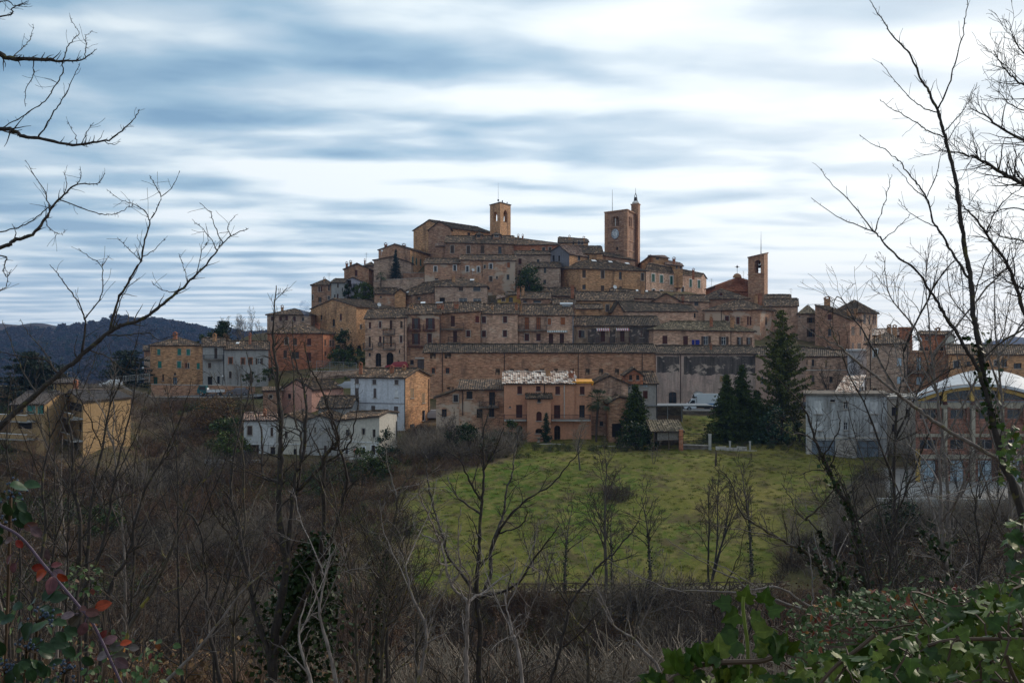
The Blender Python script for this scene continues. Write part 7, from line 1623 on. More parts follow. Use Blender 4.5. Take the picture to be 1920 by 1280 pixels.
def near_tree(label, Y, limbs, mat='bk1', seed=1, dens=1.0, tw=(30, 90), name='bare_tree', ivy=None, sub=1, spur=1.0, rsub=.5, ground_to=None, thick=1.0):
    """limbs: (points in photo pixels [, own distance], radius px start, end, depth drift)"""
    rng = random.Random(seed); tr = MB(); cr = MB(); iv = MB(); pxm = Y/F; seen = []
    for li, lb in enumerate(limbs):
        pp, r0, r1 = lb[0], lb[1], lb[2]; dr = lb[3] if len(lb) > 3 else rng.uniform(-.12, .12); y0 = lb[4] if len(lb) > 4 else 0
        n = len(pp); Yb = Y*(1+y0); hook = None
        if li:   # spring from the nearest point of the limbs already grown
            best = min(seen, key=lambda q: (q[0]-pp[0][0])**2+(q[1]-pp[0][1])**2)
            if (best[0]-pp[0][0])**2+(best[1]-pp[0][1])**2 < 60**2: Yb = best[2].y; hook = best[2]
        P = [at(x, y, Yb*(1+dr*i/max(1, n-1))) for i, (x, y) in enumerate(pp)]
        if hook is not None:
            if (P[0]-hook).length < (P[1]-P[0]).length*.35: P[0] = hook.copy()
            else: P.insert(0, hook.copy())
        r0, r1 = (r0*.74*thick, r1*.62*thick)
        C_ = catmull(P, 5); m = len(C_)
        for i in range(1, m-1): C_[i] = C_[i]+V((rng.gauss(0, .9), rng.gauss(0, .9), rng.gauss(0, .9)))*pxm
        if hook is not None: C_[0] = hook.copy()
        seen += [(960+q.x/q.y*F, 640-q.z/q.y*F, q) for q in C_]
        R = [(r0+(r1-r0)*(i/(m-1))**.85)*pxm*(1+.10*math.sin(i*1.9)) for i in range(m)]
        (tr if li == 0 or r0 > 5 else cr).tube(C_, R, 8 if r0 > 4 else 5)
        pass
        tot = sum((C_[i+1]-C_[i]).length for i in range(m-1))/pxm
        k = int(tot/26*dens*(0 if r0 > 14 else 1))
        for j in range(k):
            i = rng.randrange(int(m*.12), m-1); q = C_[i]; d = (C_[i+1]-C_[i]).normalized()
            t = i/m; L = rng.uniform(*tw)*pxm*(1.15-.75*t); dd = side_dir(d, rng.uniform(.45, 1.0), rng); dd.z += .12; dd.y *= .7
            cfg = dict(seg=[5, 5, 4, 3], jit=.17, lift=.03, rmin=.36*pxm, lev=sub+1, kids=[3, 4, 3, 2], t0=.2, ang=(.4, 1.0), len=(.35, .6))
            branch(cr, q, dd, L, max(.5*pxm, min(R[i]*rsub, 1.7*pxm)), 2 if sub == 0 else 1, rng, dict(cfg, lev=1+sub))
        for j in range(int(tot/14*spur)):   # buds and thorns
            i = rng.randrange(1, m-1); d = (C_[i+1]-C_[i]).normalized(); dd = side_dir(d, rng.uniform(.7, 1.4), rng); e = C_[i]+dd*(R[i]+rng.uniform(2, 4.5)*pxm)
            cr.tube([C_[i], e], [max(.6*pxm, R[i]*.4), .3*pxm], 3)
        if ivy and li in ivy:
            a_, b_ = ivy[li]; seg = C_[int(m*a_):int(m*b_)]; ivy_on(iv, seg, R[int(m*a_):int(m*b_)], rng, 7/pxm/8, 9*pxm, 9*pxm)
    p = at(limbs[0][0][0][0], limbs[0][0][0][1], Y); g0 = V((p.x, p.y, gz(p.x, p.y)))
    if ground_to != 'no':
        rr = limbs[0][1]*pxm*.74; tr.tube([V((p.x*1.0+.0, p.y, min(g0.z, p.z)-.3)), p.lerp(g0, .5) if g0.z < p.z else p, p], [rr*1.5, rr*1.15, rr], 8)
    root = thing(name, label, 'tree', g0); tr.build('trunk', M[mat], root, smooth=True); cr.build('branches', M[mat], root)
    if iv.f: iv.build('ivy', MATL('ivy'), root)
    return root
near_tree('near bare tree at the left edge whose long grey bough rises across the far hill', 8, [
 ([(-420, 1500), (-260, 1100), (-110, 900), (0, 801), (23, 778), (68, 739), (110, 703), (155, 665), (206, 622), (232, 609), (265, 599), (300, 573), (330, 550), (352, 530), (378, 505), (400, 480), (415, 460), (437, 440), (466, 428)], 10, 1.0, .1),
 ([(206, 622), (218, 575), (240, 530), (262, 490), (272, 450), (280, 420), (295, 390), (303, 370), (322, 352), (337, 320)], 4, .8), ([(285, 415), (270, 395), (250, 383), (225, 374), (200, 355)], 1.6, .7), ([(303, 370), (290, 345), (282, 330)], 1.3, .7),
 ([(266, 490), (240, 465), (220, 445)], 1.3, .6), ([(268, 480), (290, 468), (302, 455), (310, 448)], 1.3, .6), ([(155, 665), (160, 612), (157, 590), (143, 562), (120, 530), (105, 510), (93, 496)], 3, .8), ([(158, 600), (180, 570), (192, 545), (190, 500), (165, 480), (147, 466)], 2, .7),
 ([(190, 500), (205, 478)], 1.2, .6), ([(108, 700), (89, 677), (56, 670), (20, 664), (-20, 655)], 2.4, 1), ([(212, 616), (220, 579), (235, 545), (262, 520)], 2, .7), ([(199, 632), (234, 628), (276, 625), (300, 637), (340, 622)], 2.2, .8), ([(173, 656), (199, 668), (223, 687), (255, 693), (262, 677)], 2, .7),
 ([(415, 455), (403, 425), (393, 398), (374, 380)], 1.6, .7), ([(405, 470), (385, 435), (360, 411)], 1.5, .6), ([(430, 442), (429, 420), (446, 402)], 1.3, .6), ([(345, 540), (318, 548), (290, 535), (284, 527)], 1.5, .6), ([(350, 530), (345, 500), (335, 475)], 1.4, .6), ([(370, 512), (380, 470), (395, 450)], 1.4, .6),
 ([(68, 739), (40, 690), (20, 640), (5, 600)], 2.4, .8), ([(110, 703), (75, 650), (50, 620), (38, 598)], 2, .7), ([(23, 778), (60, 770), (95, 745), (130, 735)], 2, .7)], 'bk1', 3, .62, (25, 62), sub=0)
near_tree('near thorny tree reaching its upper twigs into the sky from outside the left edge', 9, [
 ([(-520, 1500), (-470, 900), (-420, 500), (-340, 250), (-150, 140), (-20, 103), (20, 109), (75, 112), (110, 115), (150, 113), (182, 92)], 16, .8, .05),
 ([(-440, 650), (-300, 400), (-150, 255), (0, 243), (25, 247), (50, 256), (90, 262), (145, 272), (175, 266), (205, 262), (228, 245), (250, 225), (262, 205)], 8, .8), ([(-460, 800), (-300, 560), (-120, 480), (0, 465), (25, 452), (60, 440), (85, 410), (100, 385), (125, 360), (145, 345), (180, 345), (197, 325)], 8, .8),
 ([(118, 115), (126, 90), (140, 72), (148, 60), (138, 45), (130, 30)], 1.8, .6), ([(20, 108), (45, 88), (58, 70), (62, 45)], 1.5, .6), ([(155, 112), (162, 85), (160, 70), (174, 57)], 1.5, .6), ([(115, 117), (116, 140), (100, 165), (88, 187), (60, 205), (25, 228), (-10, 246)], 1.6, 1.8),
 ([(63, 116), (62, 140), (50, 165), (48, 200)], 1.5, .9), ([(72, 255), (90, 228), (110, 198), (125, 175), (140, 140), (150, 118)], 2.2, .7), ([(145, 270), (140, 250), (125, 228)], 1.3, .6), ([(150, 266), (165, 243), (176, 230)], 1.3, .6), ([(195, 263), (212, 273), (224, 265)], 1.2, .6),
 ([(-60, 440), (0, 434), (40, 425), (75, 402), (95, 385)], 2, 1.5), ([(92, 395), (85, 360), (65, 330), (48, 300)], 2, .7), ([(120, 368), (125, 340), (118, 322)], 1.4, .6), ([(118, 385), (160, 392), (185, 401), (215, 402), (235, 392), (250, 384)], 1.7, .7), ([(90, 415), (95, 430), (115, 440), (122, 432)], 1.3, .6),
 ([(145, 345), (152, 330), (150, 312)], 1.3, .6), ([(-150, 520), (0, 480), (6, 500), (12, 518), (22, 505)], 2.2, .7), ([(-200, 60), (0, 32), (25, 15), (54, 2)], 3, .8), ([(-100, 20), (0, 3), (30, 11), (52, 8)], 2, .7), ([(-60, 560), (0, 545), (14, 528), (10, 500)], 1.8, .7)], 'bk1', 4, .6, (20, 50), sub=0)
near_tree('near tree at the right whose dark leaning trunk forks high into the bright sky', 7, [
 ([(2010, 1330), (1940, 1040), (1905, 930), (1880, 860), (1862, 790), (1850, 740), (1842, 680), (1832, 625), (1825, 590), (1820, 525), (1810, 465), (1800, 395), (1792, 340), (1780, 285), (1767, 240), (1757, 205), (1740, 170), (1725, 145), (1705, 100), (1680, 75), (1662, 50), (1645, 25), (1628, -4)], 11, .9, .05),
 ([(1757, 207), (1775, 170), (1790, 120), (1805, 65), (1812, 20), (1817, -25)], 2.4, 1.0), ([(1757, 213), (1735, 205), (1710, 185), (1680, 155), (1652, 117)], 1.9, .8), ([(1768, 254), (1740, 245), (1725, 235), (1690, 213), (1670, 203), (1650, 186)], 1.9, .8),
 ([(1815, 523), (1800, 495), (1780, 465), (1760, 430), (1750, 415), (1737, 370), (1720, 345), (1700, 320), (1685, 300), (1655, 277), (1640, 272), (1611, 253)], 4, .8), ([(1737, 372), (1755, 330), (1765, 290), (1773, 275)], 1.7, .7), ([(1737, 374), (1710, 350), (1690, 325), (1673, 307)], 1.6, .7),
 ([(1762, 432), (1735, 415), (1700, 395), (1685, 373)], 1.6, .7), ([(1856, 780), (1835, 700), (1812, 655), (1785, 610), (1765, 580), (1750, 555), (1715, 505), (1680, 480), (1650, 445), (1640, 435), (1600, 420), (1570, 407), (1521, 371)], 5.5, .8),
 ([(1639, 430), (1600, 385), (1555, 340), (1540, 316)], 2, .7), ([(1639, 432), (1655, 390), (1665, 355), (1672, 327)], 1.8, .7), ([(1655, 450), (1690, 420), (1707, 400)], 1.4, .7), ([(1775, 245), (1800, 215), (1820, 185), (1832, 155)], 1.6, .7), ([(1775, 262), (1795, 235), (1805, 213)], 1.4, .7),
 ([(1820, 560), (1845, 500), (1870, 450), (1880, 410)], 2, .8), ([(1756, 205), (1745, 180), (1733, 150)], 1.5, .7)], 'bk1', 5, .5, (22, 60), sub=0, ivy={0: (.18, .33)})
near_tree('long silvery bough slanting down to the right across the white concrete house', 7.6, [
 ([(1960, 1160), (1925, 960), (1885, 875), (1871, 861), (1761, 797), (1719, 766), (1682, 737), (1632, 698), (1598, 670), (1573, 647), (1561, 622), (1556, 606)], 7.5, 1.2, -.1),
 ([(1573, 649), (1548, 636), (1522, 622), (1505, 612)], 2, .8), ([(1690, 744), (1670, 715), (1655, 690), (1648, 672)], 1.8, .8), ([(1820, 832), (1790, 870), (1770, 845)], 1.8, .8), ([(1871, 861), (1842, 842), (1838, 800), (1832, 760)], 2, .8), ([(1885, 885), (1840, 905), (1790, 925), (1740, 930)], 2.2, .9), ([(1640, 704), (1600, 712), (1570, 700)], 1.6, .7)], 'bk2', 6, .5, (20, 60), sub=0)
near_tree('second right-hand tree crossing behind the dark leaning trunk', 9.5, [
 ([(2110, 1350), (2060, 1000), (1975, 700), (1925, 595), (1905, 535), (1885, 490), (1850, 440), (1820, 400), (1805, 385), (1798, 368)], 8, .9), ([(1890, 500), (1862, 520), (1820, 540), (1790, 530)], 2, .8), ([(1930, 610), (1880, 640), (1830, 680), (1790, 690)], 3, .8), ([(1850, 440), (1865, 400), (1890, 370), (1920, 350)], 2, .9), ([(1790, 690), (1740, 720), (1700, 740), (1660, 735)], 1.8, .8)], 'bk1', 7, 1.0, (30, 90), sub=1)
near_tree('finely twigged tree filling the right edge of the sky', 13, [
 ([(2240, 1300), (2200, 900), (2150, 600), (2060, 440), (1990, 380), (1920, 345), (1880, 325), (1840, 300), (1800, 287), (1760, 282)], 12, .8), ([(2100, 500), (2000, 300), (1920, 264), (1870, 235), (1840, 212), (1812, 203)], 6, .8), ([(2090, 480), (2010, 240), (1940, 172), (1905, 150), (1880, 125), (1862, 95)], 5, .8),
 ([(2070, 400), (2000, 180), (1930, 110), (1905, 80), (1893, 52)], 4, .8), ([(2120, 560), (2000, 470), (1920, 452), (1870, 440), (1845, 405)], 4, .8), ([(2140, 640), (2020, 560), (1930, 545), (1880, 520), (1860, 500)], 4, .8), ([(2000, 300), (1950, 220), (1900, 200), (1870, 170)], 3, .8), ([(2010, 400), (1960, 400), (1900, 390), (1850, 400), (1815, 380)], 3, .8)], 'bk1', 8, 1.6, (40, 120), sub=1, spur=.4)
for i, (x0, xt, yt, Y, sd, lb) in enumerate([(1790, 1735, 470, 24, 21, 'fine grey tree rising in front of the left half of the hall roof'), (1905, 1860, 440, 27, 22, 'fine grey tree rising at the right edge behind the leaning trunk'), (1690, 1690, 640, 30, 23, 'twiggy tree tangled before the beige extension')]):
    near_tree(lb, Y, [([(x0, 1330), (x0-8, 1100), (x0-14, 900), ((x0+xt)/2-6, 740), (xt+8, 620 if yt < 600 else 700), (xt, yt)], 7, 1.0, .02)]+[([(x0-10, 1040-k*75), (x0-10+s*(40+k*6), 930-k*78), (x0-10+s*(75+k*9), 820-k*66), (x0-10+s*(100+k*5), max(yt-20, 730-k*62))], 3.2, .8, random.Random(k+i).uniform(-.15, .15)) for k, s in enumerate((-1, 1, -1, 1, -1, 1))], ['bk2', 'bk2', 'bk1'][i], sd, 1.3, (40, 130), sub=1, spur=.2)
near_tree('ivy-wrapped leaning tree standing between the meadow and the white concrete house', 20, [
 ([(1662, 1190), (1628, 1110), (1610, 1040), (1600, 980), (1590, 940), (1572, 922), (1556, 884), (1542, 855), (1528, 822), (1516, 782), (1497, 749), (1480, 732), (1455, 706)], 9, 1.2, .02), ([(1575, 926), (1600, 905), (1625, 885), (1660, 875)], 2.6, 1), ([(1542, 855), (1560, 830), (1575, 800), (1570, 770)], 2.4, .9), ([(1530, 825), (1510, 815), (1480, 812), (1450, 790)], 2, .9), ([(1600, 980), (1640, 950), (1680, 935), (1720, 900)], 2.6, .9), ([(1556, 884), (1530, 880), (1500, 890)], 2, .9)], 'bk1', 9, .8, (40, 110), sub=1, spur=.2, ivy={0: (0, .62)})
near_tree('ivy-clad trunk leaning left towards the meadow from the right-hand brambles', 17, [
 ([(1620, 1190), (1581, 1111), (1557, 1087), (1533, 1056), (1506, 1032), (1471, 1015), (1420, 984), (1385, 955), (1372, 905), (1350, 880)], 8, 1, .0), ([(1600, 1150), (1571, 1053), (1550, 1032), (1526, 984), (1502, 967), (1480, 930), (1465, 905)], 4, 1), ([(1512, 975), (1540, 945), (1568, 914), (1580, 890)], 3, 1), ([(1471, 1015), (1430, 1000), (1380, 992), (1340, 985)], 2.4, .9)], 'bk3', 10, .8, (35, 100), sub=1, spur=.3, ivy={0: (0, .5), 1: (0, .5)})
near_tree('upright trunk thick with ivy below the car park edge', 18, [
 ([(1785, 1200), (1777, 1087), (1770, 1032), (1765, 977), (1763, 909), (1762, 860), (1770, 800)], 9, 1.4, .0), ([(1770, 1040), (1740, 1010), (1725, 990)], 4, 1), ([(1765, 980), (1800, 930), (1830, 880)], 3, 1), ([(1763, 910), (1740, 870), (1700, 830)], 2.6, 1)], 'bk2', 11, .9, (40, 110), sub=1, spur=.2, ivy={0: (0, .45), 1: (0, 1)})
near_tree('many-stemmed leafless tree in front of the cream houses, its tips against the orange brick wall', 15, [
 ([(507, 1340), (509, 1280), (512, 1218), (522, 1149), (536, 1063), (529, 1012), (522, 953), (526, 891), (526, 840), (524, 760), (520, 700), (512, 640), (514, 590), (518, 535)], 10, .9, .02),
 ([(507, 1240), (481, 1156), (471, 1101), (454, 1032), (448, 990), (436, 953), (433, 902), (440, 850), (452, 790), (470, 720), (462, 660)], 6, .9), ([(518, 1225), (546, 1170), (584, 1094), (602, 1050), (625, 1000), (640, 950), (650, 900), (640, 850), (625, 800), (610, 740)], 6, .9),
 ([(524, 960), (524, 868), (529, 793), (524, 743), (510, 681), (505, 640)], 4, .9), ([(536, 1060), (545, 980), (553, 900), (570, 847), (574, 764), (566, 712), (553, 672), (548, 600)], 5, .8), ([(545, 1000), (560, 900), (564, 818), (553, 789), (549, 681), (530, 610)], 3.5, .8),
 ([(525, 900), (493, 889), (491, 816), (476, 764), (470, 700)], 3.2, .8), ([(590, 1080), (607, 1000), (607, 868), (628, 837), (634, 820), (620, 777), (601, 722), (582, 691), (570, 640)], 4.5, .8), ([(560, 930), (601, 877), (620, 860), (649, 839), (665, 800), (672, 740)], 3.5, .8), ([(454, 1035), (430, 1000), (400, 960), (385, 900)], 3, .8)], 'bk1', 12, 1.0, (35, 110), sub=1, spur=.4, thick=1.45)
near_tree('pale-barked forking tree in the middle foreground before the meadow', 13, [
 ([(878, 1340), (875, 1260), (874, 1200), (876, 1132), (866, 1118), (845, 1095), (836, 1060), (825, 1020), (790, 1000), (775, 985)], 7, 1.2, .02), ([(876, 1132), (890, 1118), (908, 1112), (930, 1090), (960, 1070), (967, 1045)], 4.5, 1.2), ([(845, 1095), (862, 1070), (860, 1020), (865, 980)], 3, 1), ([(836, 1060), (822, 1050), (826, 1010), (815, 1000)], 2.6, 1), ([(825, 1020), (800, 960), (785, 920), (795, 895)], 2.6, .9), ([(876, 1132), (880, 1085), (862, 1050), (860, 990), (864, 950)], 3, 1)], 'bk4', 13, .9, (30, 90), sub=1, spur=.5)
near_tree('dark slender tree of long rising stems in the middle foreground', 14, [
 ([(905, 1340), (898, 1270), (900, 1180), (893, 1120), (895, 1080), (898, 1030), (900, 980), (904, 940), (907, 880), (906, 840), (910, 790), (930, 740)], 6.5, .9, .02), ([(893, 1118), (870, 1080), (842, 1043), (828, 1000), (814, 953), (802, 900), (799, 860), (790, 840)], 4, .9), ([(900, 1140), (918, 1080), (921, 1030), (935, 990), (945, 960), (950, 920), (962, 880), (965, 850), (975, 800)], 4.5, .9),
 ([(922, 1030), (944, 980), (980, 942), (1034, 908), (1065, 871), (1089, 847)], 3, .9), ([(893, 964), (862, 935), (845, 908), (840, 890)], 2.5, .8), ([(905, 1125), (965, 1098), (1003, 1046), (1030, 1010), (1048, 985)], 3.2, .8), ([(904, 940), (880, 900), (860, 860), (835, 845)], 2.6, .8), ([(907, 880), (930, 840), (945, 800)], 2.4, .8), ([(950, 1000), (975, 985), (990, 960)], 2, .8)], 'bk1', 14, .8, (30, 90), sub=1, spur=.4, thick=1.35)
near_tree('ivy-dotted trunk left of the forking trees, leaning right at its top', 16, [
 ([(706, 1340), (707, 1280), (709, 1180), (712, 1110), (722, 1050), (735, 1000), (742, 970), (747, 926), (762, 900), (773, 892), (790, 860)], 8, 1.2, .02), ([(708, 1110), (690, 1090), (675, 1075), (672, 1050)], 3, 1), ([(735, 1010), (770, 985), (800, 972), (830, 973)], 3, 1), ([(747, 940), (735, 900), (725, 860), (722, 820)], 3, 1), ([(742, 970), (765, 940), (795, 922)], 2.5, 1)], 'bk3', 15, .9, (35, 100), sub=1, spur=.3, ivy={0: (0, .45)})
near_tree('dark stem curving up to the right in front of the foot of the meadow', 11, [
 ([(1030, 1340), (1034, 1280), (1050, 1215), (1063, 1160), (1069, 1132), (1096, 1094), (1124, 1060), (1140, 1045), (1155, 1032), (1172, 1010), (1189, 991), (1200, 965), (1212, 930)], 5.5, .9, .02), ([(1069, 1135), (1050, 1110), (1035, 1090), (1020, 1060)], 2.5, .8), ([(1135, 1048), (1160, 1050), (1195, 1035)], 2, .8), ([(1050, 1215), (1085, 1190), (1120, 1150), (1150, 1140)], 2.6, .8)], 'bk1', 16, .6, (30, 80), sub=0, spur=.6)
near_tree('long low bough reaching left over the brambles below the meadow', 5.5, [
 ([(1990, 1300), (1800, 1215), (1700, 1185), (1600, 1163), (1523, 1146), (1444, 1122), (1400, 1112), (1341, 1108), (1265, 1105), (1225, 1092), (1186, 1074), (1138, 1050)], 5.5, .9, .1), ([(1560, 1155), (1512, 1132), (1460, 1100), (1409, 1105), (1380, 1085), (1347, 1070), (1306, 1046), (1280, 1030), (1248, 1008)], 3.6, .8), ([(1444, 1122), (1400, 1088), (1350, 1060), (1300, 1040)], 2.4, .8), ([(1520, 1146), (1524, 1100), (1518, 1040), (1514, 1025)], 2.6, 1)], 'bk2', 17, .35, (20, 60), sub=0, spur=.8)
ST = [([(150, 1330), (151, 1132), (179, 1063), (203, 971), (213, 909), (227, 840), (250, 750), (256, 690)], 9, 'dark stem with a slight bend, leftmost of the near saplings'), ([(180, 1330), (203, 1115), (241, 1039), (268, 926), (299, 874), (320, 840), (345, 770)], 8, 'near sapling leaning right across the brushwood under the farmhouse'),
      ([(215, 1330), (237, 1194), (285, 1108), (313, 1053), (344, 967), (350, 940), (385, 898), (410, 860)], 6, 'reddish near shoot leaning right in the lower left'), ([(160, 1330), (165, 1046), (172, 943), (192, 840), (205, 760), (215, 700)], 11, 'upright dark sapling under the yellow villas'), ([(120, 1330), (151, 1012), (137, 909), (137, 840), (128, 790), (120, 740)], 10, 'upright sapling nearest the left yellow villa'),
      ([(415, 1340), (412, 1276), (388, 1149), (388, 1080), (371, 984), (337, 950), (320, 900)], 10, 'sapling bending left at its top beside the many-stemmed tree'), ([(290, 1330), (309, 1280), (361, 1228), (406, 1173), (461, 1101), (500, 1070)], 6, 'low shoot slanting right at the bottom left'), ([(50, 1330), (60, 1150), (85, 1000), (80, 900), (95, 820), (88, 760)], 8, 'sapling at the far left behind the red-leaved cane'),
      ([(640, 1330), (622, 1240), (600, 1150), (610, 1080), (630, 1020)], 12, 'sapling between the many-stemmed tree and the ivy-dotted trunk'), ([(760, 1340), (790, 1250), (800, 1180), (770, 1110), (760, 1060), (748, 1030)], 10, 'curved sapling left of the pale forking tree'), ([(1240, 1340), (1236, 1260), (1190, 1200), (1150, 1170), (1120, 1120)], 9, 'low sapling leaning left under the meadow fence'),
      ([(985, 1340), (980, 1280), (968, 1200), (962, 1190), (950, 1140), (945, 1110)], 9, 'pale crooked sapling between the forking tree and the curving stem'), ([(1340, 1330), (1345, 1230), (1338, 1150), (1330, 1090)], 12, 'thin sapling rising through the low bough'), ([(600, 1340), (575, 1250), (560, 1190), (575, 1120)], 9, 'short sapling at the foot of the many-stemmed tree')]
for i, (p, Y, lb) in enumerate(ST):
    near_tree(lb, Y, [(p, 6.4, 1.4, .03)]+[([p[k], (p[k][0]+s*22, p[k][1]-50), (p[k][0]+s*48, p[k][1]-110), (p[k][0]+s*60, p[k][1]-165)], 2, .7) for k, s in ((2, 1), (3, -1), (4, 1)) if k < len(p)-1], ['bk1', 'bk1', 'bk3', 'bk1', 'bk1', 'bk1', 'bk2', 'bk1', 'bk4', 'bk2', 'bk2', 'bk4', 'bk1', 'bk4'][i], 40+i, .8, (30, 100), sub=0 if Y < 8 else 1, spur=.4, name='sapling')
rng = random.Random(123)
for i in range(26):
    zone = [(-10, 480, 700, 960), (640, 800, 880, 1010), (1500, 1900, 760, 1000), (560, 1250, 1010, 1130)][[0, 0, 0, 1, 2, 2, 3, 0, 2, 0, 1, 3, 0][i % 13]]
    x = rng.uniform(zone[0], zone[1]); yt = rng.uniform(zone[2], zone[3]); Y = rng.uniform(11, 26); dx = rng.uniform(-70, 70); m_ = [(x, 1340), (x+dx*.15+rng.uniform(-9, 9), 1200-(1200-yt)*.05), (x+dx*.4+rng.uniform(-12, 12), 1200-(1200-yt)*.4), (x+dx*.7+rng.uniform(-12, 12), 1200-(1200-yt)*.72), (x+dx, yt)]
    lim = [(m_[k], (m_[k][0]+s_*rng.uniform(20, 40), m_[k][1]-rng.uniform(50, 90)), (m_[k][0]+s_*rng.uniform(45, 80), m_[k][1]-rng.uniform(110, 170))) for k, s_ in ((1, 1), (2, -1), (2, 1), (3, -1))]
    side = 'left of the meadow' if x < 800 else 'right of the meadow' if x > 1400 else 'below the meadow'
    o = near_tree('slender leafless young tree rising from the near slope, '+side, Y, [(m_, 5.4, 1.1, .03)]+[(list(l_), 2, .7) for l_ in lim], rng.choice(['bk1', 'bk1', 'bk1', 'bk3', 'bk2']), 200+i, .9, (35, 120), sub=1, spur=.2, name='sapling')
    o['group'] = 'slender young trees on the near slope, '+side
# ---------------------------------------------------------------- near leaves
def leafcol(name, cols, rough=.32, rare=False):
    m, nt, b = newmat(name); g_ = N(nt, 'ShaderNodeNewGeometry'); n = len(cols); r = ramp(nt, [((i+.0)/max(1, n-1) if not rare else i*.88/(n-3) if i < n-2 else .93+.06*(i-n+2), c) for i, c in enumerate(cols)]); nt.links.new(g_.outputs['Random Per Island'], r.inputs[0])
    uv = N(nt, 'ShaderNodeUVMap'); s_ = N(nt, 'ShaderNodeSeparateXYZ'); nt.links.new(uv.outputs[0], s_.inputs[0]); ab = N(nt, 'ShaderNodeMath', operation='ABSOLUTE'); nt.links.new(s_.outputs[0], ab.inputs[0])
    vr = ramp(nt, [(0, 1.6), (.05, 1.0), (.45, 1.0), (1, .8)]); nt.links.new(ab.outputs[0], vr.inputs[0])
    col = mixc(nt, 1.0, r.outputs[0], vr.outputs[0], 'MULTIPLY')
    tc = N(nt, 'ShaderNodeTexCoord'); f = noise(nt, tc.outputs['Object'], 120, 3); r3 = ramp(nt, [(.3, .7), (.7, 1.25)]); nt.links.new(f, r3.inputs[0]); col = mixc(nt, 1.0, col, r3.outputs[0], 'MULTIPLY')
    nt.links.new(col, b.inputs['Base Color']); b.inputs['Roughness'].default_value = rough; b.inputs['Specular IOR Level'].default_value = .2; return m
IVY = [(.02, .03), (.16, -.07), (.34, -.05), (.50, .03), (.60, .13), (.50, .22), (.46, .30), (.53, .42), (.60, .56), (.44, .58), (.32, .60), (.25, .68), (.19, .80), (.10, .96), (0, 1.1)]
OV = [(0, 0), (.16, .08), (.30, .28), (.35, .5), (.28, .74), (.13, .92), (0, 1.0)]
def leaf(b, p, a, n, s, shape, curl=.25, fold=.3):
    a = a.normalized(); t = a.cross(n).normalized(); n = t.cross(a).normalized(); base = len(b.v); R2 = shape; mid = [(0, v) for _, v in shape]
    def put(u, v): 
        z = fold*(abs(u)-1.1*u*u)-curl*v*v+.03*math.sin(v*9+u*5); return tuple(p+(t*u+a*v+n*z)*s)
    k = len(shape)
    for sg in (1, -1):
        for u, v in shape: b.v.append(put(u*sg, v))
    for sg in (1, -1):
        for u, v in shape: b.v.append(put(u*sg*.5, max(v, .02)*.97+.015))
    for u, v in shape: b.v.append(put(0, min(max(v, 0), 1.1)))
    for sg in (0, 1):
        for i in range(k-1):
            o = base+sg*k; h = base+(2+sg)*k; c = base+4*k
            for q, uvq in (((h+i, o+i, o+i+1, h+i+1), [(.3, 0), (.6, 0), (.6, 0), (.3, 0)]), ((c+i, h+i, h+i+1, c+i+1), [(0, 0), (.3, 0), (.3, 0), (0, 0)])):
                if sg: q = q[::-1]; uvq = uvq[::-1]
                b.f.append(q); b.m.append(0); b.uv.append(uvq)
def inreg(rng, top, x0, x1, y1):
    x = rng.uniform(x0, x1); yt = np.interp(x, [q[0] for q in top], [q[1] for q in top]); return x, rng.uniform(yt, y1)
def leafmass(b, st, rng, n, top, x0, x1, y1, Y0, Y1, s0, s1, shape, dens_pow=1, up=.5):
    for i in range(n):
        x, y = inreg(rng, top, x0, x1, y1); Y = rng.uniform(Y0, Y1); p = at(x, y, Y)
        nrm = V((rng.gauss(0, .55), -up+rng.gauss(0, .5), .75+rng.gauss(0, .4))).normalized(); a = side_dir(nrm, PI/2, rng); a.z -= .45; s = rng.uniform(s0, s1)*Y/F
        leaf(b, p, a, nrm, s, shape, rng.uniform(.05, .4), rng.uniform(.1, .5))
        if rng.random() < .35: st.tube([p, p-a*s*.7+V((0, 0, -s*.3)), p-a*s*1.5+V((rng.gauss(0, s*.5), s*.4, -s*1.2))], [.0012, .0012, .0015], 3)
M['ivl'] = leafcol('ivy_leaf', [(.016, .038, .005), (.028, .060, .007), (.05, .09, .010), (.11, .14, .018), (.03, .055, .012)], .5); M['brl'] = leafcol('bramble_leaf', [(.03, .055, .015), (.05, .09, .03), (.075, .11, .035), (.07, .10, .05), (.16, .03, .03), (.22, .10, .02)], .62, True)
M['vbl'] = leafcol('viburnum_leaf', [(.010, .024, .010), (.018, .04, .016), (.025, .055, .022)], .4); M['redl'] = leafcol('red_leaf', [(.16, .02, .02), (.30, .045, .012), (.12, .03, .035), (.10, .05, .04)], .4); M['prl'] = leafcol('purple_green_leaf', [(.09, .045, .055), (.06, .06, .04), (.16, .12, .13), (.11, .035, .045)], .45)
M['stemp'] = plain('purple_stem', (.085, .055, .085), .5, .25, 30); M['stemb'] = plain('brown_stem', (.07, .045, .03), .7, .3, 30); M['stemg'] = plain('green_stem', (.13, .17, .03), .6, .2, 30)
rng = random.Random(70)
def plant(label, cat, name, pos, parts):
    r = thing(name, label, cat, pos)
    for nm, b, mt in parts:
        if b.f: b.build(nm, mt, r, smooth=nm.endswith('leaves'))
    return r
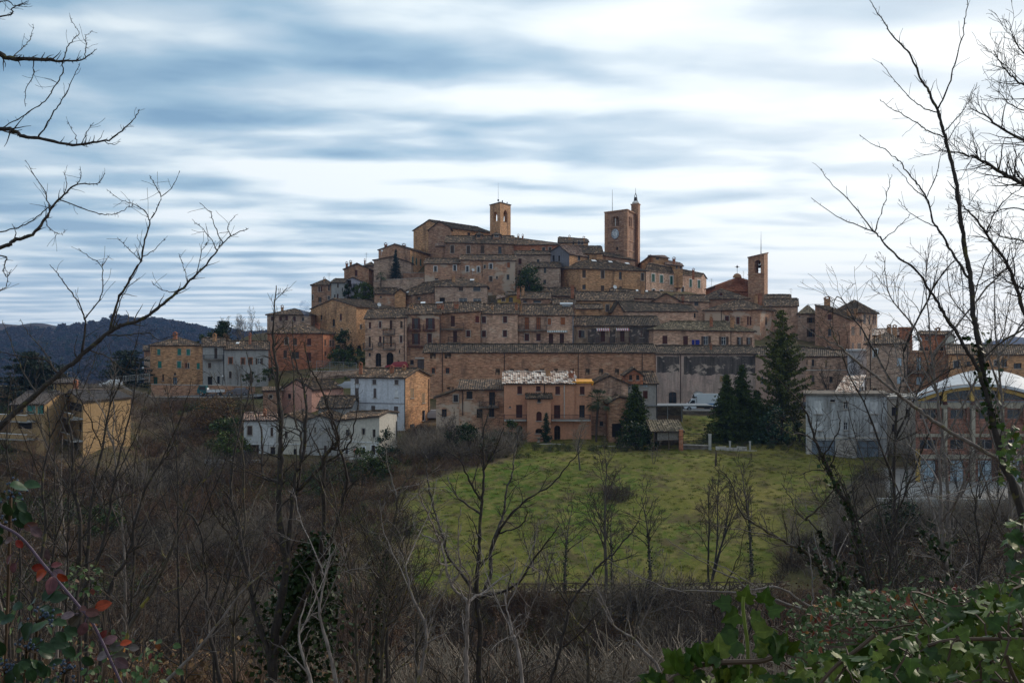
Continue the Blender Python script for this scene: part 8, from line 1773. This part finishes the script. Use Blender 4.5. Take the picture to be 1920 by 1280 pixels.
# big ivy in the lower right corner
b, st = MB(), MB(); top = [(1230, 1262), (1330, 1250), (1450, 1238), (1540, 1212), (1640, 1185), (1740, 1165), (1800, 1125), (1860, 1090), (1960, 1070)]
leafmass(b, st, rng, 620, [(x, y+18) for x, y in top], 1560, 1990, 1340, 1.0, 1.7, 20, 38, IVY, up=.7); leafmass(b, st, rng, 380, [(x, y+25) for x, y in top], 1300, 1700, 1340, 1.2, 1.9, 18, 32, IVY, up=.7); leafmass(b, st, rng, 160, top, 1780, 1990, 1200, 1.5, 2.2, 16, 30, IVY)
for pp in ([(1940, 1330), (1900, 1265), (1880, 1205), (1866, 1168)], [(1990, 1200), (1850, 1197), (1780, 1200), (1740, 1210)], [(1500, 1330), (1560, 1255), (1610, 1215), (1640, 1190)]): st.tube(catmull([at(x, y, 1.05) for x, y in pp]), .0022, 6)
plant('large-leaved glossy ivy filling the bottom right corner', 'ivy', 'ivy_plant', V((.55, 1.4, gz(.55, 1.4))), [('leaves', b, M['ivl']), ('stem', st, M['stemb'])])
b, st = MB(), MB(); stp = catmull([at(x, y, 1.3) for x, y in ((1215, 1310), (1262, 1272), (1300, 1250), (1345, 1242), (1385, 1240), (1430, 1238), (1470, 1222))]); st.tube(stp, [.0035]*len(stp), 6)
for i in range(46):
    q = stp[rng.randrange(len(stp))]; nrm = V((rng.gauss(0, .5), -1, .5+rng.gauss(0, .3))).normalized(); a = V((rng.uniform(-1, 1), rng.gauss(0, .2), rng.choice([.9, -1, .6]))); leaf(b, q+a.normalized()*.008, a, nrm, rng.uniform(24, 44)*1.3/F, IVY, .15, .3)
plant('ivy runner creeping along the bottom edge, below the low bough', 'ivy', 'ivy_runner', V((.25, 1.3, gz(.25, 1.3))), [('leaves', b, M['ivl']), ('stem', st, M['stemb'])])
b, st = MB(), MB(); sg = catmull([at(x, y, 1.5) for x, y in ((1402, 1300), (1402, 1215), (1396, 1165), (1393, 1135), (1394, 1118))]); st.tube(sg, .0028, 6)
for (x, y, dx, dy, s) in ((1385, 1150, -1, -.5, 34), (1370, 1132, -1, .1, 32), (1408, 1158, 1, -.3, 34), (1380, 1175, -1, -.3, 30), (1396, 1128, .1, .9, 32), (1385, 1200, -1, -.4, 44), (1415, 1185, 1, .2, 40), (1425, 1195, .8, -.5, 44), (1440, 1145, 1, .3, 32), (1432, 1130, .2, 1, 30)):
    leaf(b, at(x, y, 1.5+rng.uniform(-.05, .05)), V((dx, rng.gauss(0, .2), dy)), V((rng.gauss(0, .3), -1, .7)), s*1.5/F, IVY, .2, .3)
plant('upright ivy sprig with a bright green stem in front of the brushwood', 'ivy', 'ivy_sprig', V((.35, 1.5, gz(.35, 1.5))), [('leaves', b, M['ivl']), ('stem', st, M['stemg'])])
b, st = MB(), MB(); leafmass(b, st, rng, 60, [(1880, 975), (1960, 960)], 1892, 1990, 1095, 1.8, 2.4, 18, 34, IVY); leafmass(b, st, rng, 160, [(1850, 775), (1890, 800), (1990, 800)], 1868, 2010, 905, 6.2, 7.6, 9, 15, IVY)
st.tube(catmull([at(2030, 1300, 2.2), at(1960, 1120, 2.1), at(1930, 1020, 2.1), at(1925, 960, 2.1), at(1940, 860, 6.5)]), .004, 5)
plant('ivy hanging at the right edge around the leaning trunk', 'ivy', 'hanging_ivy', V((1.2, 2.2, gz(1.2, 2.2))), [('leaves', b, M['ivl']), ('stem', st, M['stemb'])])
# bramble thicket behind it
b, st = MB(), MB(); top = [(1470, 1180), (1540, 1120), (1600, 1108), (1700, 1098), (1800, 1100), (1900, 1095), (2000, 1090)]
leafmass(b, st, rng, 4600, top, 1490, 2040, 1290, 3.2, 5.0, 8, 16, OV, up=.6); leafmass(b, st, rng, 260, [(1440, 1160), (1560, 1080), (2000, 1080)], 1470, 1990, 1180, 4, 5.5, 7, 12, OV)
for i in range(46):
    x0 = rng.uniform(1480, 2000); y0 = rng.uniform(1180, 1300); Y = rng.uniform(3.2, 5); pts_ = catmull([at(x0, y0, Y), at(x0+rng.uniform(-90, 60), y0-rng.uniform(30, 80), Y), at(x0+rng.uniform(-170, 120), y0-rng.uniform(20, 90), Y+.2)]); st.tube(pts_, .0035, 4)
plant('dense bramble thicket with small green and a few red leaves behind the big ivy', 'bramble', 'bramble_bush', V((1.7, 4, gz(1.7, 4))), [('leaves', b, M['brl']), ('stem', st, M['stemb'])])
# red-leaved cane, lower left
b, b2, st = MB(), MB(), MB(); Yc = 1.45; cn_ = catmull([at(x, y, Yc) for x, y in ((-60, 955), (0, 984), (40, 1008), (85, 1062), (118, 1100), (150, 1138), (175, 1170), (205, 1232), (245, 1320))]); st.tube(cn_, [.0021]*len(cn_), 7)
for (x, y, dx, dy, s, red) in ((25, 1012, -1, -.1, 26, 1), (30, 1012, .6, -.8, 22, 1), (22, 1040, -.5, -.8, 24, 1), (30, 1055, -.3, -.5, 26, 0), (45, 990, 1, .3, 30, 1), (58, 988, .8, -.7, 30, 0), (85, 1062, -1, -.1, 30, 1), (88, 1072, -1, -.45, 38, 1), (95, 1062, .9, .3, 24, 1), (98, 1072, 1, -.2, 32, 0), (98, 1080, .1, -1, 38, 0), (108, 1075, .7, -.7, 26, 1), (92, 1050, -.2, 1, 26, 0),
    (150, 1140, .9, .1, 22, 1), (160, 1146, 1, -.1, 30, 1), (168, 1150, .7, -.5, 30, 0), (178, 1140, 1, .4, 36, 1), (140, 1150, -1, -.1, 28, 0), (150, 1155, -.7, -.6, 34, 0), (160, 1165, -.3, -1, 34, 0), (195, 1205, .8, .4, 30, 0), (205, 1215, 1, .2, 32, 0), (205, 1228, -1, -.1, 34, 0), (212, 1230, 1, -.1, 32, 0), (215, 1235, .9, -.5, 34, 0), (188, 1195, .6, .7, 22, 1), (225, 1208, .9, .3, 24, 1), (240, 1212, 1, -.2, 24, 0)):
    q = at(x, y, Yc+rng.uniform(-.03, .03)); (leaf(b if red else b2, q, V((dx, rng.gauss(0, .3), dy)), V((rng.gauss(0, .4), -1, .6+rng.gauss(0, .3))), s*.85*Yc/F, OV, .25, .45)); st.tube([q, q-V((dx, 0, dy)).normalized()*.006], .0007, 3)
plant('purple bramble cane with red and purple leaves crossing the lower left corner', 'bramble', 'bramble_cane', V((-1, 1.45, gz(-1, 1.45))), [('red_leaves', b, M['redl']), ('leaves', b2, M['prl']), ('cane', st, M['stemp'])])
def viburnum(label, regs, seed, Yv):
    rng = random.Random(seed); b, st, be = MB(), MB(), MB()
    for (cx, cy, n, sx, sy) in regs:
        hub = at(cx, cy+40, Yv+.1)
        for i in range(n):
            x, y = cx+rng.gauss(0, sx), cy+rng.gauss(0, sy); q = at(x, y, Yv+rng.uniform(-.15, .15)); a = V((x-cx+rng.gauss(0, 8), rng.gauss(0, 8), -(y-cy)*.6-12)); leaf(b, q, a, V((rng.gauss(0, .4), -.8, .8)), rng.uniform(20, 34)*Yv/F, OV, .35, .35)
        st.tube(catmull([at(cx-15, 1340, Yv+.2), at(cx-6, (cy+1340)/2, Yv+.1), at(cx, cy, Yv)]), .003, 5)
        for i in range(22):
            q = at(cx+rng.gauss(8, 12), cy-8+rng.gauss(0, 10), Yv-.05); st.tube([at(cx, cy, Yv), q], .0008, 3); be.tube([q, q+V((0, 0, .002)), q+V((0, 0, .004))], [.0012, .0022, .0008], 5, 0, True)
    plant(label, 'shrub', 'viburnum_shrub', V((regs[0][0]-960, 0, 0))*0+V((-1.2, Yv, gz(-1.2, Yv))), [('leaves', b, M['vbl']), ('stem', st, M['stemb']), ('berries', be, M['c_nb'])])
viburnum('dark evergreen shrub with berries at the left edge, above the cane', [(20, 930, 16, 18, 22), (-10, 990, 10, 16, 24)], 5, 1.7); viburnum('dark evergreen shrub with berries in the bottom left corner, below the cane', [(70, 1165, 22, 28, 22), (50, 1220, 22, 30, 26), (10, 1260, 18, 30, 24), (120, 1260, 8, 22, 20)], 6, 1.6)
b, st = MB(), MB(); leafmass(b, st, rng, 240, [(0, 1100), (120, 1150), (300, 1200)], -20, 330, 1320, 2.6, 4.5, 9, 18, OV); leafmass(b, st, rng, 60, [(120, 1060), (200, 1060)], 120, 190, 1110, 3, 4, 8, 13, OV)
for i in range(14): x0 = rng.uniform(-20, 300); st.tube(catmull([at(x0, 1340, 3.6), at(x0+rng.uniform(-40, 40), 1250, 3.6), at(x0+rng.uniform(-70, 90), 1130, 3.7)]), .003, 4)
plant('loose leafy undergrowth behind the cane in the bottom left', 'bramble', 'bramble_bush', V((-1.8, 3.6, gz(-1.8, 3.6))), [('leaves', b, M['brl']), ('stem', st, M['stemb'])])
# dark ivy column, lower left centre
b, st = MB(), MB(); cps = [at(x, y, 15.6) for x, y in ((560, 1340), (575, 1200), (580, 1120), (590, 1070), (600, 1025))]; cc_ = catmull(cps); st.tube(cc_, [.09]*len(cc_), 6)
for i in range(5200):
    t = rng.random(); q = cc_[min(len(cc_)-1, int(t*len(cc_)))]; w_ = (.34*(1-t)+.08); leafquad(b, q+V((rng.gauss(-.12*(1-t), w_), rng.gauss(0, w_), rng.gauss(0, .12))), .075*rng.uniform(.6, 1.3), rng, 1.2)
plant('dark trunk smothered in ivy beside the many-stemmed tree', 'tree', 'ivy_covered_tree', V((cps[0].x, 15.6, gz(cps[0].x, 15.6))), [('ivy', b, MATL('ivy')), ('trunk', st, M['bark'])])
